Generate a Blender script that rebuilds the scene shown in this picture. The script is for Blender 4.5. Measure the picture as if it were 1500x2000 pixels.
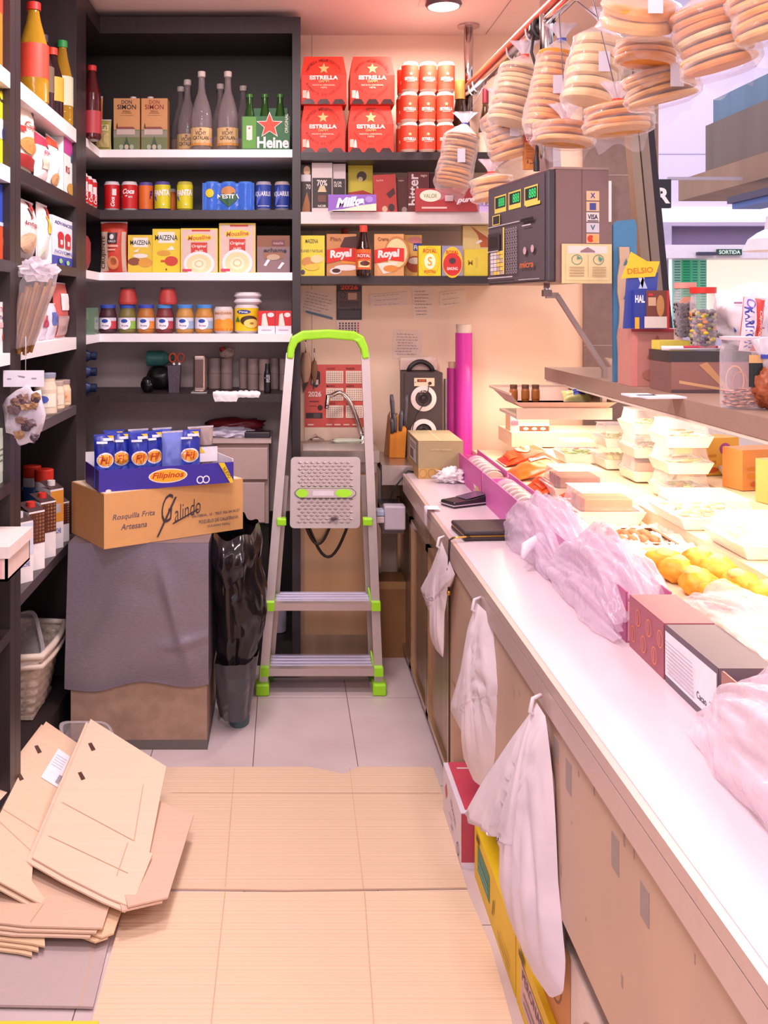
import bpy, bmesh, math, random
from mathutils import Vector, Matrix, noise
random.seed(7)
for o in list(bpy.data.objects): bpy.data.objects.remove(o)
sc = bpy.context.scene
COL = sc.collection
PI = math.pi
# ------------------------------------------------------------------ camera
F, VX, VY, H = 1900.0, 555.0, 600.0, 1.38          # focal length in px, vanishing point, eye height
cd = bpy.data.cameras.new('camera'); cam = bpy.data.objects.new('camera', cd); COL.objects.link(cam)
cd.sensor_fit = 'VERTICAL'; cd.sensor_height = 36; cd.sensor_width = 27
cd.lens = 36*F/2000; cd.shift_x = (750-VX)/2000; cd.shift_y = -(1000-VY)/2000
cd.clip_start = .05; cd.clip_end = 60
cam.location = (0, 0, H); cam.rotation_euler = (PI/2, 0, 0)
sc.camera = cam
# ------------------------------------------------------------------ world, exposure
w = bpy.data.worlds.new('world'); sc.world = w; w.use_nodes = True
bg = w.node_tree.nodes['Background']; bg.inputs[0].default_value = (1.0, .90, .96, 1); bg.inputs[1].default_value = .95
vs = sc.view_settings; vs.view_transform = 'Standard'; vs.look = 'None'; vs.exposure = 0.18; vs.gamma = 1
# ------------------------------------------------------------------ lamps of the place (one downlight, market hall, display case), added unseen ceiling lights
def area(name, loc, rot, sx, sy, power, col):
    l = bpy.data.lights.new(name, 'AREA'); l.shape = 'RECTANGLE'; l.size = sx; l.size_y = sy
    l.energy = power; l.color = col
    o = bpy.data.objects.new(name, l); COL.objects.link(o); o.location = loc; o.rotation_euler = rot
    return o
WARM = (1.0, .80, .66)
area('ceiling_area_light', (.59, 3.60, 2.47), (0, 0, 0), .16, .16, 10, (1, .86, .84))
area('ceiling_area_light', (-.15, 2.55, 2.49), (0, 0, 0), .3, .3, 22, (1, .86, .86))  # added area light above the frame, no fitting modelled
area('ceiling_area_light', (-.1, 1.1, 2.49), (0, 0, 0), .4, .4, 26, (1, .87, .90))  # second added ceiling light, out of view
area('ceiling_area_light', (-.1, -.3, 2.49), (math.radians(25), 0, 0), .8, .8, 34, (1, .87, .92))  # added light behind the camera, tilted forward into the shop
area('display_lamp_light', (1.0, 2.15, 1.115), (0, math.radians(-8), 0), .07, 1.9, 8, (1.0, .80, .60))
area('display_lamp_light', (.98, 3.62, 1.10), (0, math.radians(12), 0), .3, .5, 4, (1.0, .74, .50))
area('hall_lamp_light', (3.3, 6.2, 4.2), (0, 0, 0), 2.5, 4, 110, (.92, .88, 1))
area('hall_lamp_light', (2.6, 2.6, 3.6), (0, math.radians(35), 0), 1.5, 2.5, 26, (1, .92, .94))
# ------------------------------------------------------------------ pixel helpers
def P(x, y, S):                                    # point seen at pixel x,y, S pixels per metre deep
    return Vector(((x-VX)/S, F/S, H+(VY-y)/S))
def onplane(x, y, a, b=0.0, c=0.0):                 # pixel ray meets the plane z = a + b*Y + c*X
    Y = (H-a)/(b+(y-VY)/F+c*(x-VX)/F); return Vector(((x-VX)/F*Y, Y, a+b*Y+c*(x-VX)/F*Y))
# ------------------------------------------------------------------ materials
MATS = {}
def lin(c):
    c = c.lstrip('#'); r = []
    for i in (0, 2, 4):
        v = int(c[i:i+2], 16)/255
        r.append(v/12.92 if v <= .04045 else ((v+.055)/1.055)**2.4)
    return r
def mat(c, rough=.5, metal=0.0, var=.05, scale=40, bump=0.0, emit=0.0, kind=''):
    key = (c, rough, metal, var, scale, bump, emit, kind)
    if key in MATS: return MATS[key]
    m = bpy.data.materials.new('mat_'+c.strip('#')+kind); m.use_nodes = True
    nt = m.node_tree; b = nt.nodes['Principled BSDF']; L = nt.links
    rgb = lin(c)
    b.inputs['Roughness'].default_value = rough; b.inputs['Metallic'].default_value = metal
    tc = nt.nodes.new('ShaderNodeTexCoord')
    n = nt.nodes.new('ShaderNodeTexNoise'); n.inputs['Scale'].default_value = scale; n.inputs['Detail'].default_value = 3
    L.new(tc.outputs['Object'], n.inputs['Vector'])
    if kind in ('brush', 'brushx', 'wood', 'corr', 'corrY', 'cloth'):
        mp = nt.nodes.new('ShaderNodeMapping')
        mp.inputs['Scale'].default_value = {'brush': (1, 1, .03), 'brushx': (.03, 1, 1), 'wood': (1, 1, .06), 'corr': (.02, 1, 1), 'corrY': (.01, 3, 1), 'cloth': (.3, 1, 1)}[kind]
        L.new(tc.outputs['Object'], mp.inputs[0]); L.new(mp.outputs[0], n.inputs['Vector'])
    r = nt.nodes.new('ShaderNodeMix'); r.data_type = 'RGBA'
    k0, k1 = max(0, 1-var*2), 1+var
    r.inputs['A'].default_value = [min(1, v*k0) for v in rgb]+[1]
    r.inputs['B'].default_value = [min(1, v*k1) for v in rgb]+[1]
    L.new(n.outputs['Fac'], r.inputs['Factor']); L.new(r.outputs['Result'], b.inputs['Base Color'])
    if bump:
        bp = nt.nodes.new('ShaderNodeBump'); bp.inputs['Strength'].default_value = bump; bp.inputs['Distance'].default_value = .01
        L.new(n.outputs['Fac'], bp.inputs['Height']); L.new(bp.outputs[0], b.inputs['Normal'])
    if emit:
        b.inputs['Emission Color'].default_value = rgb+[1]; b.inputs['Emission Strength'].default_value = emit
    MATS[key] = m; return m
def film(c='#ffffff', a=.25, rough=.12, name='film'):           # thin clear plastic or glass
    key = (c, a, rough, name)
    if key in MATS: return MATS[key]
    m = bpy.data.materials.new(name); m.use_nodes = True; nt = m.node_tree; L = nt.links
    b = nt.nodes['Principled BSDF']; b.inputs['Base Color'].default_value = lin(c)+[1]; b.inputs['Roughness'].default_value = rough
    out = nt.nodes['Material Output']; t = nt.nodes.new('ShaderNodeBsdfTransparent')
    fr = nt.nodes.new('ShaderNodeLayerWeight'); fr.inputs[0].default_value = .35
    ad = nt.nodes.new('ShaderNodeMath'); ad.operation = 'MULTIPLY_ADD'; ad.inputs[1].default_value = .45; ad.inputs[2].default_value = a; ad.use_clamp = True
    tc = nt.nodes.new('ShaderNodeTexCoord'); n = nt.nodes.new('ShaderNodeTexNoise'); n.inputs['Scale'].default_value = 28; n.inputs['Detail'].default_value = 4
    bp = nt.nodes.new('ShaderNodeBump'); bp.inputs['Strength'].default_value = .0 if name == 'glass' else .5; bp.inputs['Distance'].default_value = .01
    L.new(tc.outputs['Object'], n.inputs[0]); L.new(n.outputs[0], bp.inputs['Height']); L.new(bp.outputs[0], b.inputs['Normal'])
    L.new(fr.outputs['Facing'], ad.inputs[0])
    mx = nt.nodes.new('ShaderNodeMixShader'); L.new(ad.outputs[0], mx.inputs[0]); L.new(t.outputs[0], mx.inputs[1]); L.new(b.outputs[0], mx.inputs[2])
    L.new(mx.outputs[0], out.inputs[0]); MATS[key] = m; return m
def asmat(m): return mat(m) if isinstance(m, str) else m
# ------------------------------------------------------------------ text glyphs as flat meshes
TXT = {}
def textmesh(s, shear=0, bold=.0):
    k = (s, shear, bold)
    if k in TXT: return TXT[k]
    c = bpy.data.curves.new('t', 'FONT'); c.body = s; c.shear = shear; c.offset = bold; c.resolution_u = 3
    o = bpy.data.objects.new('t', c); COL.objects.link(o)
    me = o.evaluated_get(bpy.context.evaluated_depsgraph_get()).to_mesh()
    vs_ = [(v.co.x, v.co.y) for v in me.vertices]; fs = [tuple(p.vertices) for p in me.polygons]
    o.to_mesh_clear(); bpy.data.objects.remove(o); bpy.data.curves.remove(c)
    if not vs_: TXT[k] = ([], []); return TXT[k]
    x0 = min(v[0] for v in vs_); x1 = max(v[0] for v in vs_); y0 = min(v[1] for v in vs_); y1 = max(v[1] for v in vs_)
    TXT[k] = ([((a-x0)/(x1-x0), (b-y0)/(y1-y0)) for a, b in vs_], fs); return TXT[k]
# ------------------------------------------------------------------ mesh builder
class MB:
    def __init__(s): s.v = []; s.f = []; s.m = []; s.sm = []; s.mats = []
    def mi(s, m):
        m = asmat(m)
        if m not in s.mats: s.mats.append(m)
        return s.mats.index(m)
    def add(s, vs, fs, m, smooth=False, M=None):
        b = len(s.v); i = s.mi(m)
        for p in vs:
            p = Vector(p); s.v.append(M @ p if M else p)
        for f in fs: s.f.append(tuple(b+q for q in f)); s.m.append(i); s.sm.append(smooth)
        return s
    def box(s, x0, y0, z0, x1, y1, z1, m, M=None):
        vs = [(x, y, z) for z in (z0, z1) for y in (y0, y1) for x in (x0, x1)]
        return s.add(vs, [(0, 2, 3, 1), (4, 5, 7, 6), (0, 1, 5, 4), (2, 6, 7, 3), (0, 4, 6, 2), (1, 3, 7, 5)], m, False, M)
    def lathe(s, prof, seg=24, m=None, M=None, smooth=True, sx=1, sy=1):
        # prof: (r, z[, material]); a material given on a point colours the band that ends there
        for i in range(len(prof)-1):
            a, b = prof[i], prof[i+1]; mm = b[2] if len(b) > 2 else m
            vs = []
            for r, z in ((a[0], a[1]), (b[0], b[1])):
                for k in range(seg): t = 2*PI*k/seg; vs.append((r*sx*math.cos(t), r*sy*math.sin(t), z))
            s.add(vs, [(k, (k+1) % seg, seg+(k+1) % seg, seg+k) for k in range(seg)], mm, smooth, M)
        return s
    def tube(s, pts, r, m, seg=10, caps=True, rr=None):
        pts = [Vector(p) for p in pts]; n = len(pts); vs = []; up = None
        for i, p in enumerate(pts):
            d = (pts[min(i+1, n-1)]-pts[max(i-1, 0)]).normalized()
            if up is None: up = Vector((0, 0, 1)) if abs(d.z) < .9 else Vector((1, 0, 0))
            a = d.cross(up).normalized(); b = a.cross(d).normalized(); up = b
            q = rr[i] if rr else r
            for k in range(seg): t = 2*PI*k/seg; vs.append(p+a*q*math.cos(t)+b*q*math.sin(t))
        fs = [(i*seg+k, i*seg+(k+1) % seg, (i+1)*seg+(k+1) % seg, (i+1)*seg+k) for i in range(n-1) for k in range(seg)]
        if caps: fs += [tuple(range(seg-1, -1, -1)), tuple((n-1)*seg+k for k in range(seg))]
        return s.add(vs, fs, m, True)
    def bar(s, a, b, w, h, m, up=(0, 0, 1)):
        a = Vector(a); b = Vector(b); d = (b-a).normalized(); u = Vector(up)
        x = d.cross(u).normalized(); y = x.cross(d).normalized(); vs = []
        for p in (a, b):
            for i, j in ((-1, -1), (1, -1), (1, 1), (-1, 1)): vs.append(p+x*w/2*i+y*h/2*j)
        return s.add(vs, [(3, 2, 1, 0), (4, 5, 6, 7), (0, 1, 5, 4), (1, 2, 6, 5), (2, 3, 7, 6), (3, 0, 4, 7)], m)
    def prism(s, pts, off, m):                       # polygon of 3D points, extruded by vector off
        n = len(pts); pts = [Vector(p) for p in pts]; off = Vector(off)
        return s.add(pts+[p+off for p in pts], [tuple(range(n)), tuple(range(2*n-1, n-1, -1))]+[(i, n+i, n+(i+1) % n, (i+1) % n) for i in range(n)], m)
    def grid(s, fn, nu, nv, m, smooth=True, M=None):
        vs = [fn(i/nu, j/nv) for j in range(nv+1) for i in range(nu+1)]
        fs = [(j*(nu+1)+i, j*(nu+1)+i+1, (j+1)*(nu+1)+i+1, (j+1)*(nu+1)+i) for j in range(nv) for i in range(nu)]
        return s.add(vs, fs, m, smooth, M)
    def blob(s, c, rad, m, sub=3, amp=.2, freq=3, seed=0, floor=None, smooth=True):
        bm = bmesh.new(); bmesh.ops.create_icosphere(bm, subdivisions=sub, radius=1)
        vs = []
        for v in bm.verts:
            p = v.co.copy(); k = 1+amp*noise.noise(p*freq+Vector((seed*7.3, seed, 1)))*1.6+amp*.5*noise.noise(p*freq*2.7+Vector((seed, 3, seed)))
            q = Vector((c[0]+p.x*rad[0]*k, c[1]+p.y*rad[1]*k, c[2]+p.z*rad[2]*k))
            if floor is not None and q.z < floor: q.z = floor
            vs.append(q)
        fs = [tuple(x.index for x in f.verts) for f in bm.faces]; bm.free()
        return s.add(vs, fs, m, smooth)
    def decals(s, mp, specs, asp=1.0, sub=1):
        k = 1.0; st = 1.0 if len(specs) < 12 else 12.0/len(specs)
        for d in specs:
            t = d[0]; k += st
            if t == 'R':
                _, u0, v0, u1, v1, c = d[:6]
                nr = 1 if sub == 1 else 8
                vs = [mp(u0+(u1-u0)*i/sub, v0+(v1-v0)*j/nr, k) for j in range(nr+1) for i in range(sub+1)]
                s.add(vs, [(j*(sub+1)+i, j*(sub+1)+i+1, (j+1)*(sub+1)+i+1, (j+1)*(sub+1)+i) for j in range(nr) for i in range(sub)], c)
            elif t == 'E':
                _, cu, cv, ru, rv, c = d[:6]; n = 20
                vs = [mp(cu, cv, k)]+[mp(cu+q*ru*math.cos(2*PI*i/n), cv+q*rv*math.sin(2*PI*i/n), k) for q in (.35, .7, 1) for i in range(n)]
                s.add(vs, [(0, 1+i, 1+(i+1) % n) for i in range(n)]+[(1+r*n+i, 1+(r+1)*n+i, 1+(r+1)*n+(i+1) % n, 1+r*n+(i+1) % n) for r in (0, 1) for i in range(n)], c)
            elif t == 'O':                           # ring
                _, cu, cv, ru, rv, th, c = d[:7]; n = 24; vs = []
                for q in (1, 1-th): vs += [mp(cu+ru*q*math.cos(2*PI*i/n), cv+rv*q*math.sin(2*PI*i/n), k) for i in range(n)]
                s.add(vs, [(i, (i+1) % n, n+(i+1) % n, n+i) for i in range(n)], c)
            elif t == 'S':
                _, cu, cv, r, c = d[:5]
                pts = [(cu, cv)]+[(cu+(r if i % 2 == 0 else r*.42)*math.sin(2*PI*i/10), cv+(r if i % 2 == 0 else r*.42)*asp*math.cos(2*PI*i/10)) for i in range(10)]
                s.add([mp(u, v, k) for u, v in pts], [(0, 1+(i+1) % 10, 1+i) for i in range(10)], c)
            elif t == 'G':
                _, pts, c = d[:3]; s.add([mp(u, v, k) for u, v in pts], [tuple(range(len(pts)))], c)
            elif t == 'T':
                _, txt, cu, cv, wu, hv, c = d[:7]; rot = d[7] if len(d) > 7 else 0; sh = d[8] if len(d) > 8 else 0; bo = d[9] if len(d) > 9 else .015
                vs, fs = textmesh(txt, sh, bo); q = math.radians(rot); out = []
                for a, b in vs:
                    x = (a-.5)*wu*asp; y = (b-.5)*hv          # measured in heights
                    xr = x*math.cos(q)-y*math.sin(q); yr = x*math.sin(q)+y*math.cos(q)
                    out.append(mp(cu+xr/asp, cv+yr, k))
                s.add(out, fs, c)
        return s
    def build(s, name, parent=None, bevel=0, loc=None):
        me = bpy.data.meshes.new(name); me.from_pydata([tuple(v) for v in s.v], [], s.f)
        for m in s.mats: me.materials.append(m)
        me.polygons.foreach_set('material_index', s.m); me.polygons.foreach_set('use_smooth', s.sm); me.update()
        o = bpy.data.objects.new(name, me); COL.objects.link(o)
        if bevel:
            b = o.modifiers.new('bevel', 'BEVEL'); b.width = bevel; b.segments = 2; b.limit_method = 'ANGLE'; b.angle_limit = .9; b.harden_normals = False
        if parent: o.parent = parent
        if loc: o.location = loc
        return o
def star_asp(w, h): return w/h
def structure(o): o['kind'] = 'structure'; return o
def tag(o, label, cat, group=None, kind=None):
    o['label'] = label; o['category'] = cat
    if group: o['group'] = group
    if kind: o['kind'] = kind
    return o
def thing(name, label, cat, loc=(0, 0, 0), rotz=0, group=None):
    o = bpy.data.objects.new(name, None); COL.objects.link(o); o.empty_display_size = .05
    o.location = loc; o.rotation_euler = (0, 0, rotz); return tag(o, label, cat, group)
def single(mb, name, label, cat, loc=(0, 0, 0), rotz=0, group=None, bevel=0):
    o = mb.build(name, None, bevel); o.location = loc; o.rotation_euler = (0, 0, rotz); return tag(o, label, cat, group)
def copy_tree(o, loc, rotz, label, group=None):
    r = o.copy(); COL.objects.link(r); r.location = loc; r.rotation_euler = (0, 0, rotz); r['label'] = label
    if group: r['group'] = group
    for ch in list(o.children):
        c = ch.copy(); COL.objects.link(c); c.parent = r
        for g in list(ch.children): e = g.copy(); COL.objects.link(e); e.parent = c
    return r
def plane_map(x0, z0, w, h, y):                      # front face, looking along +Y
    return lambda u, v, k: (x0+u*w, y-.0005*k, z0+v*h)
def side_map(x, y0, z0, w, h):                       # face looking towards -X, u runs towards -Y (nearer)
    return lambda u, v, k: (x-.0005*k, y0-u*w, z0+v*h)
def top_map(x0, y0, w, d, z): return lambda u, v, k: (x0+u*w, y0+v*d, z+.0005*k)
def cyl_map(r, z0, h, span=2.4): return lambda u, v, k: ((r+.0005*k)*math.sin((u-.5)*span), -(r+.0005*k)*math.cos((u-.5)*span), z0+v*h)
# ================================================================== the setting
BY = F/466                                          # back wall
PL = -.706; LW = -1.09                              # front plane of the left shelves, left wall
CZ = 2.52
DARK = mat('#33272b', .42, var=.25, scale=60, kind='wood'); DARK2 = mat('#2a1f24', .5, var=.2, scale=50)
WHITE = mat('#f4eef2', .35, var=.01); STEEL = mat('#c9bdb8', .28, .85, var=.12, scale=30, kind='brush')
STEELW = mat('#b59c86', .34, .8, var=.25, scale=14, kind='brush'); CHROME = mat('#dcd6d8', .12, 1.0, var=.03)
ALU = mat('#bfaeae', .34, .6, var=.05); LIME = mat('#9fe61c', .4, var=.04); CARD = mat('#e2bf9d', .8, var=.05, scale=90, kind='corr', bump=.15)
PLAST = film('#f6ecf6', .16, .18, 'clear_plastic'); PLAST2 = film('#f0e4f2', .5, .25, 'milky_plastic'); GLASS = film('#ffffff', .06, .03, 'glass')
# floor with tile joints
def floor_mat():
    m = bpy.data.materials.new('floor_tiles'); m.use_nodes = True; nt = m.node_tree; b = nt.nodes['Principled BSDF']; L = nt.links
    tc = nt.nodes.new('ShaderNodeTexCoord'); mp = nt.nodes.new('ShaderNodeMapping'); mp.inputs['Location'].default_value = (.094, -.277, 0)
    br = nt.nodes.new('ShaderNodeTexBrick'); br.offset = 0; br.inputs['Scale'].default_value = 1
    br.inputs['Brick Width'].default_value = .316; br.inputs['Row Height'].default_value = .632; br.inputs['Mortar Size'].default_value = .0014; br.inputs['Mortar Smooth'].default_value = .1
    n = nt.nodes.new('ShaderNodeTexNoise'); n.inputs['Scale'].default_value = 4; n.inputs['Detail'].default_value = 6
    r = nt.nodes.new('ShaderNodeMix'); r.data_type = 'RGBA'; r.inputs['A'].default_value = lin('#b9a3a6')+[1]; r.inputs['B'].default_value = lin('#dccdd0')+[1]
    L.new(tc.outputs['Object'], mp.inputs[0]); L.new(mp.outputs[0], br.inputs[0]); L.new(tc.outputs['Object'], n.inputs[0]); L.new(n.outputs[0], r.inputs['Factor'])
    L.new(r.outputs['Result'], br.inputs['Color1']); L.new(r.outputs['Result'], br.inputs['Color2']); br.inputs['Mortar'].default_value = lin('#6b5a5c')+[1]
    L.new(br.outputs['Color'], b.inputs['Base Color']); b.inputs['Roughness'].default_value = .38
    return m
structure(MB().box(-2, -2, -.05, 6.5, 11, 0, floor_mat()).build('floor'))
structure(MB().box(1.62, -2, .0, 6.5, 11, .004, mat('#a08478', .35, var=.15, scale=2)).build('floor_hall'))  # brown layer added, stands in for brown reflections in the case glass
structure(MB().box(LW-.1, -1.2, 0, LW, BY, CZ, mat('#e8cfc4', .7)).build('wall_left'))
WALLM = mat('#f2d2b8', .55, var=.02, scale=3)
wb = MB().box(LW-.1, BY, 0, 1.57, BY+.1, CZ, WALLM)
for xx in (.115,): wb.box(xx, BY-.001, 0, xx+.002, BY+.001, CZ, mat('#9d8474'))
structure(wb.build('wall_back'))
cm = MB().box(LW-.1, -1.2, CZ, 1.30, BY+.1, CZ+.08, mat('#f6dcd8', .6, var=.01))
cm.box(.84, 1.5, CZ-.0015, .843, BY-.02, CZ, mat('#b99a94'))
structure(cm.build('ceiling'))
# tiled column beyond the display case, with the grey joint lines
cb = MB(); TM = mat('#8a6f68', .35, var=.14, scale=30)
cb.box(1.25, BY-.02, 0, 1.56, BY-.002, CZ-.002, TM)
for z in (1.22, 1.57, 1.93, 2.28): cb.box(1.25, BY-.021, z, 1.56, BY-.019, z+.002, mat('#c8b4ac'))
structure(cb.build('wall_column'))
rs = thing('shutter_guide', 'brown metal guide rails of a rolled shutter leaning beside the tiled column', 'shutter guide', (1.38, 3.44, 0))
def local(o, pts): return [Vector(p)-o.location for p in pts]
for (xa, xb, c, nm) in ((1234, 1262, '#a58d7c', 'rail'), (1258, 1280, '#9a857a', 'rail'), (1276, 1290, '#3b2f38', 'seal')):
    a = P((xa+xb)/2-28, 130, 556); b_ = P((xa+xb)/2+33, 780, 556); wd = (xb-xa)/556
    MB().bar(a-rs.location, b_-rs.location, wd, .03, mat(c, .35, .5), (1, 0, 0)).build(nm, rs)
# ------------------------------------------------------------------ market hall seen past the column
HS = 211.0; HYW = F/HS
def HP(x, y): return P(x, y, HS)
a = HP(1180, 640); b_ = HP(1620, -60)
hw = MB(); HB = mat('#cfc4e6', .7, var=.01)
def hall_rect(mb, x0, y0, x1, y1, m, dy=0.0, th=.05):
    Sx = F/(HYW-dy-th); p = P(x0, y1, Sx); q = P(x1, y0, Sx); mb.box(p.x, HYW-dy-th, p.z, q.x, HYW-dy, q.z, m)
hall_rect(hw, 1150, -80, 1700, 505, HB, 0, .1); hall_rect(hw, 1150, 505, 1306, 900, HB); 
hall_rect(hw, 1150, 640, 1700, 895, HB, 0, .1)
hall_rect(hw, 1285, 300, 1500, 301.5, mat('#a79bb8'), .1, .004)
structure(hw.build('wall_hall'))
hb = MB(); hall_rect(hb, 1285, 404, 1600, 434, mat('#fbf4ff', .5), .1, .05); hall_rect(hb, 1290, 434, 1600, 441, mat('#b9a9c9'), .1, .3); hall_rect(hb, 1290, 478, 1600, 504, mat('#e6dcec', .4), .1, .35)
hall_rect(hb, 1312, 441, 1600, 478, mat('#7d6a8c', .5), .1, .2); hall_rect(hb, 1290, 441, 1312, 478, mat('#b3a6c4', .5), .1, .3)
structure(hb.build('trim_1'))
wn = MB(); hall_rect(wn, 1306, 504, 1600, 645, mat('#fff0df', .8, emit=1.6, scale=3), -.02, .02)
structure(wn.build('window_1'))
sh = thing('louvred_shutter', 'bright green louvred shutter in the hall doorway', 'shutter', tuple(HP(1338, 640)))
for i, (x0, x1, c) in enumerate(((1307, 1322, '#aeeee0'), (1324, 1340, '#39d69b'), (1342, 1355, '#63e0b4'), (1357, 1371, '#8fe6cc'))):
    m = MB(); p = HP(x0, 640)-sh.location; q = HP(x1, 505)-sh.location; m.box(p.x, -.1, p.z, q.x, -.06, q.z, mat(c, .5))
    for k in range(26): z = p.z+(q.z-p.z)*(k+.5)/26; m.box(p.x+.01, -.104, z, q.x-.01, -.099, z+.008, mat('#1f8f6b'))
    m.build('shutter_panel', sh)
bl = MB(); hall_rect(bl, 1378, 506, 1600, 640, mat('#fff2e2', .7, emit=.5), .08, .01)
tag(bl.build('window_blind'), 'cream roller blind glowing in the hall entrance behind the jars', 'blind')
# exit sign in Catalan
s = thing('exit_sign', 'small green exit sign on the white beam of the hall', 'sign', tuple(P(1424, 492.5, F/(HYW-.47))))
ww, hh = 46/HS, 11/HS
m = MB().box(-ww/2, -.01, -hh/2, ww/2, .01, hh/2, mat('#1f4a43', .4)); m.decals(plane_map(-ww/2, -hh/2, ww, hh, -.012), [('T', 'SORTIDA', .5, .5, .86, .66, '#dff5e8', 0, 0, .03)], ww/hh); m.build('sign_panel', s)
m = MB(); hall_rect(m, 1364, 492, 1400, 498.5, mat('#3d3a55'), .46, .05); tag(m.build('door_sensor'), 'dark door sensor bar left of the exit sign', 'sensor')
# overhead stall of another trader
def stall_box(y_top, y_bot, x_far, xs, name, label, c, th=1.2):
    S = (x_far-VX)/xs; zt = H+(VY-y_top)/S; zb = H+(VY-y_bot)/S
    m = MB().box(xs, 2.0, zb, xs+th, F/S, zt, mat(c, .6, var=.2, scale=5, kind='wood')); return tag(m.build(name), label, 'overhead panel')
stall_box(195, 245.5, 1393, 3.02, 'stall_canopy', 'blue-grey upper panel of the stall across the aisle', '#66809f')
stall_box(246, 345, 1378, 2.98, 'stall_fascia', 'dark brown upper fascia of the stall across the aisle', '#7a6763')
stall_box(352, 393, 1325, 2.75, 'stall_beam', 'light brown wooden lower beam of the stall across the aisle', '#a58270')
m = MB(); a = P(1420, 392, 330); m.box(a.x, 3.2, a.z-.02, a.x+.25, a.y, a.z+.02, mat('#4d4468', .5)); m.box(a.x+.03, 3.2, a.z-.05, a.x+.2, a.y, a.z-.02, mat('#5d7fd0', .5))
tag(m.build('light_rail'), 'purple and blue light rail under the stall beam at right', 'rail')
# black panel with an R
s = thing('shop_sign', 'black sign panel with a white R beside the shutter guide', 'sign', tuple(P(1287, 378, 330)))
m = MB().box(-.05, 0, -28/330, 24/330, .03, 28/330, mat('#2b2733', .5)); m.box(.06, .01, .082, .50, .03, .10, mat('#c8bcd0', .4, .5)); m.decals(plane_map(-.024, -.075, .1, .15, -.001), [('T', 'R', .5, .42, .8, .62, '#ffffff', 0, 0, .04)], .1/.15); m.build('sign_panel', s)
# pendant lamp at the right edge
s = thing('pendant_lamp', 'white dome pendant lamp over the hall at the right edge', 'lamp', tuple(P(1502, 490, 420)))
m = MB().lathe([(.012, .16), (.02, .1), (.05, .085), (.09, .055), (.115, .0), (.108, .0), (.08, .05), (.02, .09)], 28, mat('#efe6f2', .3)); m.build('lamp_shade', s)
MB().blob((0, 0, .045), (.03, .03, .03), mat('#ffd9a0', .5, emit=6), 2, 0).build('bulb', s); MB().tube([(0, 0, .16), (0, 0, 1.2)], .004, '#555060', 6).build('cord', s)
# ------------------------------------------------------------------ ceiling fittings
s = thing('ceiling_downlight', 'round recessed downlight with glowing lens on pink ceiling', 'ceiling light', (.59, 3.60, CZ))
MB().box(-.085, -.085, -.004, .085, .085, 0, mat('#e9cfd2', .4)).build('plate', s)
MB().lathe([(.062, -.003), (.068, -.02), (.062, -.03), (.056, -.028)], 28, mat('#7b6468', .3, .4)).build('trim_ring', s)
MB().lathe([(0, -.034), (.035, -.036), (.056, -.03)], 28, mat('#ffffff', .4, emit=5)).build('lens', s)
# ================================================================== shelving
YF = F/510                                           # front of the back shelves
ZS = [1.984, 1.7525, 1.513, 1.278, 1.047]            # shelf tops
Y2a, Y2b = F/575, F/548; Y1a, Y1b = F/758, F/729
s = thing('corner_shelving', 'dark floor-to-ceiling shelving unit filling the back left corner', 'shelving unit', (PL+.4, BY-.2, 0))
def part(mb, name, root, bevel=0):
    o = mb.build(name, root, bevel)
    me = o.data; off = root.location
    for v in me.vertices: v.co -= off
    return o
def lshelf(z, th, m): # L-shaped board running along both walls of the corner
    mb = MB(); mb.prism([(PL, Y2b, z-th), (PL, YF, z-th), (.031, YF, z-th), (.031, BY-.016, z-th), (LW+.016, BY-.016, z-th), (LW+.016, Y2b, z-th)], (0, 0, th), m); return mb
for z, th, m in ((ZS[0], .03, WHITE), (ZS[1], .034, DARK), (ZS[2], .03, WHITE), (ZS[3], .031, WHITE), (ZS[4], .03, DARK)): part(lshelf(z, th, m), 'shelf', s)
part(MB().box(.031, YF, .0, .063, BY-.002, 2.492, DARK), 'upright', s)
part(lshelf(2.492, .063, DARK), 'header_board', s)
GB = mat('#cdb8b8', .6, var=.04)
part(MB().box(LW+.016, BY-.016, ZS[1], .031, BY-.002, 2.43, mat('#221317', .5)), 'back_panel', s)
part(MB().box(LW+.016, BY-.016, ZS[2], .031, BY-.002, ZS[1]-.034, mat('#392a2e', .5)), 'back_panel', s)
part(MB().box(LW+.016, BY-.016, 0, .031, BY-.002, ZS[2]-.03, GB), 'back_panel', s)
part(MB().box(LW+.002, Y2b, 0, LW+.016, BY-.002, 2.492, mat('#2b1c20', .5)), 'side_panel', s)
part(MB().box(-.70, YF+.02, .0, .031, YF+.05, .075, DARK2), 'plinth', s)
part(MB().box(-.70, YF+.02, .075, .031, BY-.02, .095, DARK2), 'shelf', s)
part(MB().box(-.70, BY-.03, .095, .031, BY-.018, .53, mat('#171114', .5)), 'back_panel', s)
# near left unit (bays facing right)
s = thing('side_shelving', 'dark side shelving unit along the left wall nearest the viewer', 'shelving unit', (PL-.2, 2.4, 0))
for a, b in ((Y2a, Y2b), (Y1a, Y1b)):
    part(MB().box(LW+.002, a, 0, PL, (a+b)/2-.001, 2.5, DARK), 'upright', s); part(MB().box(LW+.002, (a+b)/2+.001, 0, PL, b, 2.5, DARK), 'upright', s)
part(MB().box(LW+.002, 1.2, 0, LW+.014, Y2a, 2.5, mat('#2b1c20', .5)), 'back_panel', s)
for z, th, m in ((ZS[0], .045, WHITE), (ZS[1], .034, DARK), (ZS[2], .03, DARK), (ZS[3], .04, WHITE), (ZS[4], .03, mat('#5b5058', .4)), (.61, .03, mat('#463a40', .4)), (.13, .13, DARK2)):
    part(MB().box(LW+.014, Y1b, z-th, PL, Y2a, z, m), 'shelf', s)
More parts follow.
